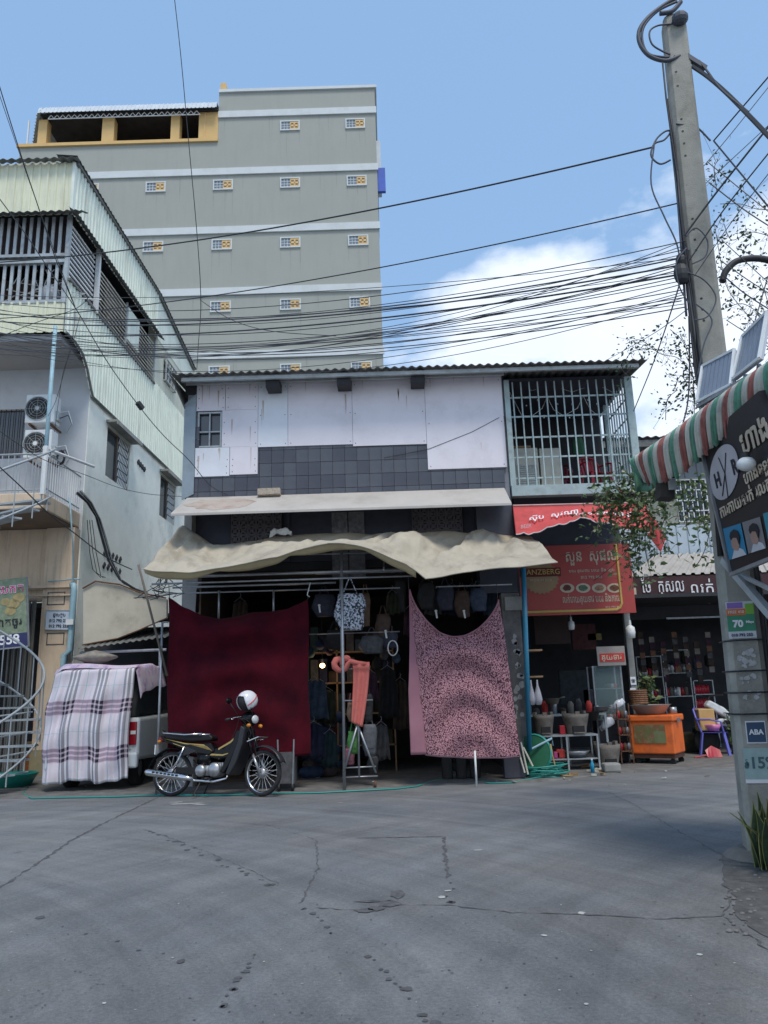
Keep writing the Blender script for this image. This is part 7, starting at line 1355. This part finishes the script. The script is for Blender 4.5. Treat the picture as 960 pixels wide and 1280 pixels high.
bb_.text('lettering', 'ការកាយសក់ រលក', sp_(900, 642, .012), EX, (STL - SBL), .135, m_creamp, squash=1.0, bold=.003); bb_.text('lettering', 'ហាងទទួល', sp_(930, 600, .012), EX, (STL - SBL), .13, m_creamp, bold=.003); bb_.text('lettering', 'ហាងស៊ី', sp_(926, 558, .012), EX, (STL - SBL), .25, m_creamp, bold=.006)
m_skin = mat('printed_skin', (.36, .22, .17), var=.1); m_hair = mat('printed_hair', (.02, .018, .02)); m_shirt = mat('printed_shirt', (.50, .50, .52))
for (u0, v0), bgc, k in (((904, 661), (.02, .20, .35), 0), ((928, 653), (.20, .19, .19), 1), ((954, 642), (.03, .25, .32), 2)):
    f = lambda a, b_: (u0 + a * 22 + b_ * 8, v0 - a * 7 + b_ * 39)
    pnl = quadp('portrait', [f(0, 1), f(1, 1), f(1, 0), f(0, 0)], mat('portrait_ground_%d' % k, bgc, rough=.5), .005)
    quadp('printed_shirt', [f(.15, 1), f(.95, 1), f(.85, .82), f(.6, .70), f(.35, .76)], m_shirt, .009, pnl); quadp('printed_face', [f(.30, .45), f(.28, .60), f(.35, .74), f(.55, .80), f(.68, .70), f(.72, .45), f(.6, .30), f(.4, .30)], m_skin, .012, pnl); quadp('printed_hair', [f(.30, .42), f(.42, .36), f(.62, .40), f(.68, .62), f(.80, .40), f(.74, .2), f(.55, .12), f(.34, .18), f(.26, .30)], m_hair, .015, pnl)
q = at(933, 580, 5.6); t = Thing('oval_lamp', 'unlit white oval lamp bulb in front of the black signboard', 'lamp', q); b = MB(); b.ell(q, .070, .06, .055, 18, 12); t.part('glass', b, m_white, smooth=True); b = MB(); b.lathe(q + Vector((0, 0, .05)), [(.035, 0), (.03, .04), (.001, .045)], 14); t.part('cap', b, m_black)
b = MB(); b.bar(at(905, 700, 6.9), at(965, 770, 6.3), .06); b.bar(at(918, 715, 6.8), at(970, 740, 6.2), .03); single('sign_bracket', b, m_steel, 'grey steel strut slanting down behind the black signboard', 'bracket')
# striped awning: one part per stripe
aw = Thing('striped_awning', 'old awning striped green white and red over the black signboard', 'awning', at(880, 560, 6))
upl = [(796, 575, 7.0), (835, 546, 6.7), (873, 518, 6.35), (915, 488, 5.9), (960, 458, 5.45), (1010, 426, 4.95)]; lol = [(801, 600, 7.0), (820, 604, 6.9), (852, 591, 6.6), (880, 566, 6.3), (910, 541, 5.95), (950, 511, 5.5), (1015, 462, 4.95)]
def along3(p, t): n = (len(p) - 1) * t; i = min(int(n), len(p) - 2); return at(*p[i]).lerp(at(*p[i + 1]), n - i)
UPTS = [along3(upl, i / 196) for i in range(197)]; LPTS = [along3(lol, i / 196) for i in range(197)]
def awpt(u, v):
    a, c = UPTS[round(u * 196)], LPTS[round(u * 196)]; p = a.lerp(c, v); return p + Vector((-.10, -.06, .05)) * math.sin(math.pi * v ** .75) + Vector((-.015, -.01, 0)) * math.sin(u * 300) * v
seq = ['green', 'white', 'red', 'white']; am = {'green': mat('awning_green', (.12, .30, .21), rough=.8, var=.25, scale=12, dirt=(.09, .12, .10), dscale=7, damt=.9), 'white': mat('awning_white', (.52, .52, .46), rough=.8, var=.1, dirt=(.2, .2, .18), dscale=4, damt=.8), 'red': mat('awning_red', (.34, .12, .10), rough=.8, var=.3, scale=12, dirt=(.10, .06, .06), dscale=7, damt=.9)}
NS = 28
for s in range(NS):
    i0, i1 = s * 7, s * 7 + 7; g = [[awpt(i / 196, j / 8) for i in range(i0, i1 + 1)] for j in range(9)]
    c = seq[s % 4]
    for i in range(8): g[8][i] += Vector((0, 0, -.04 * math.sin(math.pi * i / 7) * (1 if c != 'white' else .4)))
    b = MB(); b.sheet(g, .006, off=(0, 1, 0)); aw.part('stripe', b, am[c], smooth=True)
b = MB(); e0 = at(797, 590, 7.0); b.sheet([[e0 + Vector((-.03 + .12 * i / 4, .1 * math.sin(i), .10 - .07 * j + .02 * math.sin(i * 2 + j))) for i in range(5)] for j in range(5)], .01); aw.part('end_fold', b, am['green'], smooth=True)
b = MB(); b.tube([UPTS[i] + Vector((.05, .1, -.02)) for i in range(0, 197, 14)], .025, 6); aw.part('top_tube', b, m_galv)
b = MB(); b.sheet([[UPTS[i] + Vector((.03, .06, -.01)) for i in range(0, 197, 14)], [UPTS[i] + Vector((1.6, .5, .12)) for i in range(0, 197, 14)]], .01, off=(0, 0, -1)); aw.part('backing_roof', b, m_dark)
b = MB(); x0, x1, z0, z1 = rect(828, 592, 846, 622, 6.9); b.box(x0, x1, 6.9, 7.05, z0, z1, None); xf(b, Matrix.Translation(((x0 + x1) / 2, 7, z1)) @ Matrix.Rotation(R(8), 4, 'Y') @ Matrix.Translation((-(x0 + x1) / 2, -7, -z1))); t = Thing('hanging_box', 'small black box lamp hanging from the far end of the striped awning', 'lamp', ((x0 + x1) / 2, 7, z1)); t.part('box', b, m_black); b = MB(); b.box(x0 + .05, x1 - .01, 6.88, 6.897, z0 + .07, z1 - .05); t.part('lens', b, m_steel)
# shop body under it
bw = Thing('barber_shop', 'dark barber shop at the right edge mostly outside the photo', 'shop', (4.5, 6, 0))
b = MB(); b.poly([(3.95, 7.3, 0), (3.45, 3.2, 0), (6.5, 3.0, 0), (6.9, 7.3, 0)], (0, 0, 3.5)); bw.part('body', b, m_darkwall)
tr = MB(); tr.tube([(3.62, 7.75, 0), (3.60, 7.7, 1.2), (3.64, 7.7, 2.4), (3.6, 7.75, 3.4)], [.14, .12, .12, .13], 10)
for k in range(5): tr.tube([(3.5 + .05 * k, 7.58, 3.2), (3.48 + .05 * k, 7.58 + .02 * k, 2.2 - .1 * k), (3.55 + .04 * k, 7.57, .1)], .012, 5)
single('bare_tree', tr, mat('dark_bark', (.05, .045, .04), var=.4, scale=8, bump=.8), 'dark bare tree trunk wrapped with cables just behind the concrete pole', 'tree')
# solar panels
def solar(c, lb, cols):
    P = [at(*q) for q in c]; t = Thing('solar_panel', lb, 'solar panel', P[0], 'solar panels above the striped awning'); n = (P[1] - P[0]).cross(P[3] - P[0]).normalized()
    if n.dot(Vector((0, 0, CAM_H)) - P[0]) < 0: n = -n
    b = MB(); b.poly(P, -n * .03); t.part('back_sheet', b, mat('solar_backing', (.42, .46, .52), rough=.4))
    for i in range(4): b = MB(); b.bar(P[i] + n * .008, P[(i + 1) % 4] + n * .008, .022, .022); t.part('frame_bar', b, m_white)
    for i in range(cols):
        a0, a1 = (i + .08) / cols * .92 + .04, (i + .92) / cols * .92 + .04; q = [P[0].lerp(P[1], a0).lerp(P[3].lerp(P[2], a0), .05), P[0].lerp(P[1], a1).lerp(P[3].lerp(P[2], a1), .05), P[0].lerp(P[1], a1).lerp(P[3].lerp(P[2], a1), .95), P[0].lerp(P[1], a0).lerp(P[3].lerp(P[2], a0), .95)]; b = MB(); b.poly([p + n * .003 for p in q], n * .003); t.part('cell', b, mat('solar_cell', (.20, .24, .30), rough=.35, var=.1))
    b = MB(); b.bar(P[0].lerp(P[1], .3) - n * .04, P[0].lerp(P[1], .3) + Vector((.1, .3, -.25)), .03); b.bar(P[0].lerp(P[1], .8) - n * .04, P[0].lerp(P[1], .8) + Vector((.1, .3, -.25)), .03); t.part('stand', b, m_galv)
solar([(872, 503, 6.35), (914, 481, 5.95), (919, 437, 6.05), (879, 458, 6.45)], 'left smaller solar panel tilted beside the concrete pole', 7); solar([(917, 474, 5.95), (950, 448, 5.5), (960, 390, 5.6), (929, 421, 6.05)], 'right taller solar panel tilted above the striped awning', 6)
b = MB(); b.bar(at(872, 508, 6.4), at(952, 462, 5.5), .03); b.bar(at(880, 515, 6.4), at(960, 468, 5.4), .025); single('panel_rail', b, m_galv, 'galvanised rail carrying the two solar panels', 'rail')

# ------------------------------------------------------------------ plants
m_leaf = [mat('leaf_dark_green', (.045, .085, .03), rough=.55, var=.3, scale=3), mat('leaf_mid_green', (.08, .13, .035), rough=.55, var=.3, scale=3), mat('leaf_pale_green', (.13, .17, .06), rough=.6, var=.25, scale=3)]
m_twig = mat('brown_twig', (.09, .07, .05)); m_flow = mat('pale_flower', (.55, .50, .30)); m_bract = mat('pink_bract', (.45, .08, .14))
def leaf(b, p, s, r_=None):
    d = Vector((rnd.gauss(0, 1), rnd.gauss(0, 1), rnd.gauss(-.25, .8))).normalized(); w = d.cross(Vector((rnd.gauss(0, 1), rnd.gauss(0, 1), rnd.gauss(0, 1)))).normalized(); nn = d.cross(w); k = len(b.v)
    b.v += [p, p + d * s * .45 + w * s * .26 + nn * s * .06, p + d * s, p + d * s * .45 - w * s * .26 + nn * s * .06]; b.f += [(k, k + 1, k + 2), (k, k + 2, k + 3)]
def vine(name, label, cat, paths, size, dens, twig=.006, side=.12, flowers=0, bract=0, kinds=(0, 1, 2), group=None):
    P0 = [smooth_path([at(*p) for p in pp], 8) for pp in paths]; t = Thing(name, label, cat, P0[0][0], group); b = MB(); L_ = {k: MB() for k in (0, 1, 2)}; F = MB(); Bq = MB()
    for P in P0:
        b.tube(P, twig, 5)
        for i in range(len(P) - 1):
            seg = (P[i + 1] - P[i]).length; n = dens * seg; m = int(n) + (1 if rnd.random() < n % 1 else 0)
            clump = .25 + 1.5 * max(0, math.sin(i * .9 + len(P)) + rnd.uniform(-.3, .5))
            for _ in range(int(m * clump)):
                c = P[i].lerp(P[i + 1], rnd.random()); o_ = Vector((rnd.gauss(0, 1), rnd.gauss(0, 1), rnd.gauss(0, 1))) * side * .5
                if rnd.random() < .15: b.tube([c, c + o_], twig * .5, 3)
                leaf(L_[rnd.choice(kinds)], c + o_, size * rnd.uniform(.6, 1.3))
                if rnd.random() < flowers: [leaf(F, c + o_, size * .6) for _ in range(4)]
                if rnd.random() < bract: [leaf(Bq, c + o_, size * .8) for _ in range(3)]
    t.part('stem', b, m_twig)
    for k in L_:
        if L_[k].v: o = t.part('foliage', L_[k], m_leaf[k]); o['kind'] = 'stuff'
    if F.v: o = t.part('blossom', F, m_flow); o['kind'] = 'stuff'
    if Bq.v: o = t.part('bract', Bq, m_bract); o['kind'] = 'stuff'
vine('climbing_shrub', 'sparse leafy twigs arching left of the concrete pole above the veranda roof', 'shrub', [[(868, 512, 7.6), (866, 470, 7.6), (855, 430, 7.7), (838, 412, 7.8)], [(866, 470, 7.6), (848, 448, 7.8), (825, 442, 8), (800, 425, 8.2), (782, 430, 8.4)], [(862, 440, 7.6), (850, 418, 7.7)], [(868, 500, 7.6), (852, 470, 7.8), (842, 488, 7.8)], [(825, 442, 8), (812, 436, 8.1), (790, 440, 8.3), (778, 460, 8.4), (785, 470, 8.4)], [(846, 488, 7.8), (834, 500, 7.9), (832, 525, 7.9)], [(866, 480, 7.6), (868, 520, 7.6), (866, 545, 7.6)]], .048, 170, .004, .17, kinds=(0, 0, 1))
vine('climbing_shrub', 'tangled leafy twigs among the wires right of the concrete pole', 'shrub', [[(975, 440, 7.6), (940, 400, 7.7), (915, 370, 7.7), (905, 350, 7.8)], [(975, 300, 7.8), (940, 290, 7.8), (915, 300, 7.8), (905, 280, 7.8)], [(975, 260, 7.8), (950, 262, 7.8), (925, 255, 7.8), (900, 255, 7.9)], [(970, 330, 7.7), (945, 320, 7.7), (920, 310, 7.8)], [(896, 240, 7.9), (893, 210, 7.9), (900, 198, 7.9)], [(960, 400, 7.6), (930, 380, 7.7), (908, 385, 7.8)], [(965, 430, 7.5), (960, 380, 7.5), (950, 350, 7.5)], [(905, 350, 7.8), (898, 310, 7.8), (893, 280, 7.9)]], .050, 190, .004, .22, kinds=(0, 0, 1))
vine('hanging_vine', 'leafy flowering vine hanging over the right end of the red awning', 'vine', [[(850, 600, 10), (820, 615, 10), (790, 600, 10), (760, 615, 10), (745, 640, 10)], [(800, 605, 9.9), (795, 640, 9.9), (800, 670, 9.9), (798, 705, 9.9)], [(815, 605, 9.9), (812, 640, 9.9), (806, 680, 9.9), (812, 712, 9.9)], [(780, 605, 10), (772, 640, 10), (768, 665, 10)], [(830, 610, 9.8), (832, 640, 9.8), (826, 670, 9.8), (838, 690, 9.8)], [(790, 610, 10), (782, 650, 10), (778, 690, 10)], [(760, 612, 10), (750, 640, 10), (748, 668, 10)], [(806, 612, 9.9), (790, 660, 9.9), (786, 700, 9.9), (795, 722, 9.9)], [(785, 598, 10.1), (800, 590, 10.1), (825, 600, 10.0)], [(770, 612, 10.1), (758, 625, 10.1), (766, 645, 10.1)]], .085, 190, .005, .24, flowers=.02, bract=.001, kinds=(0, 1, 1, 2))
vine('hanging_vine', 'sparse vine strands hanging before the pale cladding left of the signboard', 'vine', [[(880, 600, 9.4), (865, 620, 9.4), (858, 650, 9.4), (862, 670, 9.4)], [(895, 610, 9.2), (890, 650, 9.2), (880, 690, 9.2), (868, 710, 9.2)], [(880, 605, 9.3), (876, 640, 9.3), (885, 670, 9.3)], [(905, 640, 9.1), (895, 680, 9.1), (898, 705, 9.1)], [(858, 602, 9.5), (848, 625, 9.5), (850, 650, 9.5)], [(895, 655, 9.2), (850, 645, 9.4), (835, 650, 9.5)]], .085, 80, .005, .18, flowers=.02, kinds=(1, 1, 2))
vine('bush', 'low leafy bush between the blue chair and the concrete pole', 'bush', [[(920, 935, 17), (919, 915, 17), (916, 890, 17)], [(922, 935, 17), (926, 905, 17), (924, 880, 17)], [(918, 930, 17), (912, 905, 17), (908, 893, 17)]], .15, 110, .010, .18, kinds=(0, 0, 1))
vine('potted_plant', 'small leafy plant rising behind the wide basin and basket', 'plant', [[(808, 880, 16.4), (808, 860, 16.4), (802, 848, 16.4)], [(808, 880, 16.4), (812, 858, 16.4), (818, 850, 16.4)], [(808, 878, 16.4), (806, 862, 16.4), (812, 845, 16.4)]], .14, 130, .008, .14, kinds=(0, 1, 2))
# snake plant at the foot of the pole
snp = Thing('snake_plant', 'snake plant with yellow edged blades at the foot of the concrete pole', 'plant', (3.2, 6.6, 0)); m_sn = mat('snake_leaf', (.025, .05, .03), col2=(.06, .095, .05), rough=.5, scale=14); m_sy = mat('snake_leaf_edge', (.24, .25, .09), rough=.5)
g0 = gr(952, 1085)
for i in range(30):
    a = rnd.uniform(-2.9, .3) if i < 18 else rnd.uniform(0, 6.28); lean = rnd.uniform(.12, .85) if i > 3 else rnd.uniform(.05, .2); h = rnd.uniform(.34, .66); wd = rnd.uniform(.036, .052)
    o = Vector((g0.x + rnd.uniform(-.06, .16), g0.y - .15 + rnd.uniform(-.10, .12), .02)); dr = Vector((math.cos(a), math.sin(a), 0)); sd = Vector((-dr.y, dr.x, 0)) if abs(dr.x) < .75 else Vector((.3, 1, 0)).normalized(); sd = (sd + Vector((.6, -.2, 0))).normalized()
    C = []; 
    for k in range(8): t_ = k / 7; C.append((o + dr * (lean * h * t_ ** 1.5) + Vector((0, 0, h * t_ * (1 - .22 * lean * t_))), wd * (math.sin(math.pi * min(1, .18 + .82 * t_)) ** .6) * (1 - t_ ** 3)))
    b = MB(); b.sheet([[c - sd * w, c + Vector((dr.x, dr.y, 0)) * -.006, c + sd * w] for c, w in C], .003); lf = snp.part('leaf', b, m_sn, smooth=True)
    b = MB(); b.sheet([[c - sd * (w + .003), c - sd * w * .9] for c, w in C], .0045); b.sheet([[c + sd * w * .9, c + sd * (w + .003)] for c, w in C], .0045); snp.part('leaf_edge', b, m_sy, lf)
# litter on the apron
for i in range(26):
    u = rnd.uniform(20, 950); p = gr(u, rnd.uniform(962, 985), .0); p.z = .028; b = MB(); s = rnd.uniform(.02, .06); b.bar(p, p + Vector((rnd.uniform(-s, s), rnd.uniform(-s, s), .008)), s * .7, .008); single('litter', b, (m_cream, m_concrete, m_rust, m_white)[i % 4], 'scrap of litter on the dirty pavement edge', 'litter', group='litter along the shop fronts')
# ------------------------------------------------------------------ more stock in the dim shops
def garment(u, v, w, h, Y, m, label, group=None):
    p = at(u, v, Y); t = Thing('hanging_garment', label, 'garment', (p.x, Y, p.z - h), group); b = MB(); g = []
    for i in range(7):
        z = p.z - h * i / 6; ww = w / 2 * (.8 + .3 * i / 6)
        g.append([(p.x - ww + 2 * ww * j / 10, Y + .04 * math.sin(j * 2.1 + i * .5) + .02 * rnd.random(), z + (-.05 * abs(j - 5) / 5 if i == 0 else .02 * math.sin(j))) for j in range(11)])
    b.sheet(g, .02, off=(0, 1, 0)); t.part('cloth', b, m, smooth=True); b = MB(); b.tube([(p.x - w * .35, Y, p.z - .03), (p.x, Y, p.z + .05), (p.x + w * .35, Y, p.z - .03)], .006, 4); b.tube([(p.x, Y, p.z + .05), (p.x + .02, Y, p.z + .1), (p.x, Y, p.z + .13)], .005, 4); t.part('hanger', b, m_galv); return t
cols = [('dark teal', (.03, .07, .08)), ('black', (.02, .02, .022)), ('dull brown', (.08, .05, .035)), ('navy', (.03, .04, .09)), ('dusty grey', (.12, .12, .125)), ('dark olive', (.05, .055, .03)), ('plum', (.07, .025, .05)), ('faded denim', (.08, .12, .18))]
gm = [mat('garment_' + n.replace(' ', '_'), tuple(q * .55 for q in c), var=.5, scale=7, rough=.95) for n, c in cols]
spots = [(394, 850, .45, .7, 14.4, 7, 'faded denim garment hanging low just right of the dark red curtain'), (408, 862, .35, .6, 14.6, 5, 'dark olive garment hanging below the lit bulb'), (392, 905, .4, .6, 14.2, 3, 'navy garment hanging at knee height right of the dark red curtain'), (412, 915, .3, .6, 14.3, 0, 'dark teal garment beside the awning post near the floor'), (484, 835, .35, .9, 14.6, 1, 'black garment hanging in the doorway right of the clothes rack'),
         (500, 850, .3, .9, 14.8, 2, 'dull brown garment hanging left of the leopard blanket'), (462, 840, .3, .5, 14.2, 6, 'plum garment hanging behind the salmon towel'), (476, 905, .28, .6, 13.9, 4, 'dusty grey garment at the right edge of the clothes rack'), (490, 740, .25, .4, 14.0, 5, 'dark olive scarf hanging from the upper rail mid doorway'), (512, 760, .25, .5, 14.3, 6, 'plum scarf hanging behind the left edge of the leopard blanket'),
         (540, 735, .3, .5, 14.4, 4, 'dusty grey garment on the rail behind the leopard blanket, leftmost'), (565, 732, .3, .55, 14.5, 3, 'navy garment on the rail behind the leopard blanket, middle'), (590, 732, .3, .5, 14.4, 0, 'dark teal garment on the rail behind the leopard blanket, right'), (612, 735, .25, .5, 14.3, 7, 'faded denim garment on the rail behind the leopard blanket, rightmost'), (240, 752, .3, .4, 14.2, 4, 'dusty grey cloth hanging above the left of the dark red curtain'), (300, 750, .3, .4, 14.3, 2, 'dull brown cloth hanging above the middle of the dark red curtain'), (247, 735, .06, .45, 13.9, 2, 'narrow brown strap hanging above the left of the dark red curtain')]
for u, v, w, h, Y, k, lb in spots: garment(u, v, w, h, Y, gm[k], lb)
for k, (u, v) in enumerate(((388, 815), (400, 805), (412, 812), (470, 830), (480, 818), (495, 822))):
    p = at(u, v, 14.7); b = MB(); b.lathe(p, [(.02, .10), (.07, .05), (.09, -.04), (.05, -.10), (.001, -.11)], 9); b.tube([p + Vector((0, 0, .1)), p + Vector((0, 0, .28))], .006, 4); single('hanging_pouch', b, gm[(k * 3) % 8], 'small dim pouch dangling in the depth of the shop doorway', 'pouch', group='pouches in the doorway', smooth=True)
# shelving along the left inner wall with folded stock
t = Thing('stock_shelf', 'tall dim shelf stacked with folded cloth deep inside the shop', 'shelf', (-.9, 15.6, 0))
for z in (.5, 1.1, 1.7, 2.3): b = MB(); b.box(-2.2, .1, 15.6, 16.0, z, z + .03); t.part('shelf_board', b, m_wood)
for x in (-2.2, -1.05, .07): b = MB(); b.box(x, x + .03, 15.6, 16.0, 0, 2.8); t.part('side_panel', b, m_wood)
for i in range(48):
    x = -2.1 + (i % 12) * .18; z = .531 + .6 * (i // 12); h = rnd.uniform(.2, .5)
    if -1.1 < x + .08 < -.98: continue
    b = MB(); b.box(x, x + .15, 15.62, 15.9, z, z + h); single('folded_stack', b, gm[rnd.randrange(8)], 'stack of folded cloth on the dim shelf inside the shop', 'cloth stack', group='folded cloth on the dim shelf')
# food shop: hanging packets, pans, stools, bags
for k in range(7):
    x0_, v0_ = 800 + k * 14, 790 + (k % 3) * 6; p = at(x0_, v0_, 18.35); t = Thing('packet_strip', 'strip of small packets hanging at the front of the dark spice shop', 'packets', p, 'packet strips in the spice shop')
    for j in range(6): b = MB(); b.box(p.x - .06, p.x + .06, 18.34, 18.37, p.z - .16 * j - .13, p.z - .16 * j); t.part('packet', b, (gm[2], m_clay, gm[6], m_rust, gm[4])[(k + j) % 5])
for u, v, Y, r, lb, m in ((735, 893, 15.4, .22, 'black wok standing behind the wider clay stove', m_black), (752, 885, 15.6, .14, 'dented steel pot left of the glass food cabinet', m_galv), (690, 875, 15.5, .15, 'sooty pot on the shelf behind the left stove', m_clay)):
    p = at(u, v, Y); b = MB(); b.lathe(p, [(.001, -r * .6), (r * .75, -r * .5), (r, r * .2), (r * 1.05, r * .22), (r * .95, r * .2), (r * .7, -r * .4), (.001, -r * .45)], 20); b.tube([p + Vector((r, 0, r * .2)), p + Vector((r * 1.7, 0, r * .35))], .014, 5); single('cooking_pot', b, m, lb, 'pot', smooth=True)
t = Thing('prep_counter', 'dim steel counter along the back of the food shop', 'counter', (3.3, 15.7, 0)); b = MB(); b.box(2.6, 4.2, 15.5, 15.95, .95, .99); t.part('top', b, m_steel)
for x in (2.6, 3.4, 4.16): b = MB(); b.box(x, x + .04, 15.5, 15.54, 0, .949); t.part('leg', b, m_steel)
for i in range(9):
    x = 2.72 + i * .17; h = rnd.uniform(.1, .3); b = MB(); b.lathe((x, 15.7 + rnd.uniform(-.08, .08), .99), [(.001, 0), (.06, 0), (.065, h * .7), (.03, h), (.001, h)], 12); single('kitchen_jar', b, (m_clay, gm[4], m_redprint, m_galv, gm[2])[i % 5], 'jar on the dim counter at the back of the food shop', 'jar', group='jars on the dim counter', smooth=True)
for i in range(5):
    p = at(792 + i * 22, 905, 17.6); b = MB(); b.box(p.x - .18, p.x + .18, 17.6, 17.9, .02, .45 + .12 * (i % 3)); bevel(single('stock_sack', b, (gm[2], gm[4], m_rust, gm[5], gm[0])[i], ('brown', 'grey', 'rusty', 'olive', 'teal')[i] + ' sack standing in the gloom behind the orange cart', 'sack'), .05, 2)
for i, (u, v) in enumerate(((812, 828), (840, 835), (855, 822), (870, 830), (885, 826))):
    p = at(u, v, 19.2); b = MB(); b.lathe(p, [(.001, .16), (.08, .12), (.10, -.1), (.001, -.16)], 8); single('hanging_sack', b, gm[(i * 2 + 1) % 8], 'dark net sack hanging in the depth of the spice shop', 'sack', group='net sacks in the spice shop')
# dry leaves and grit on the road
b = MB()
for i in range(500):
    u, v = rnd.uniform(-20, 980), 990 + 290 * rnd.random() ** 1.2; blob(b, gr(u, v), rnd.uniform(.003, .011), rnd.uniform(.003, .009), 5, .0042)
o = structure('road_grit', b, m_stain)
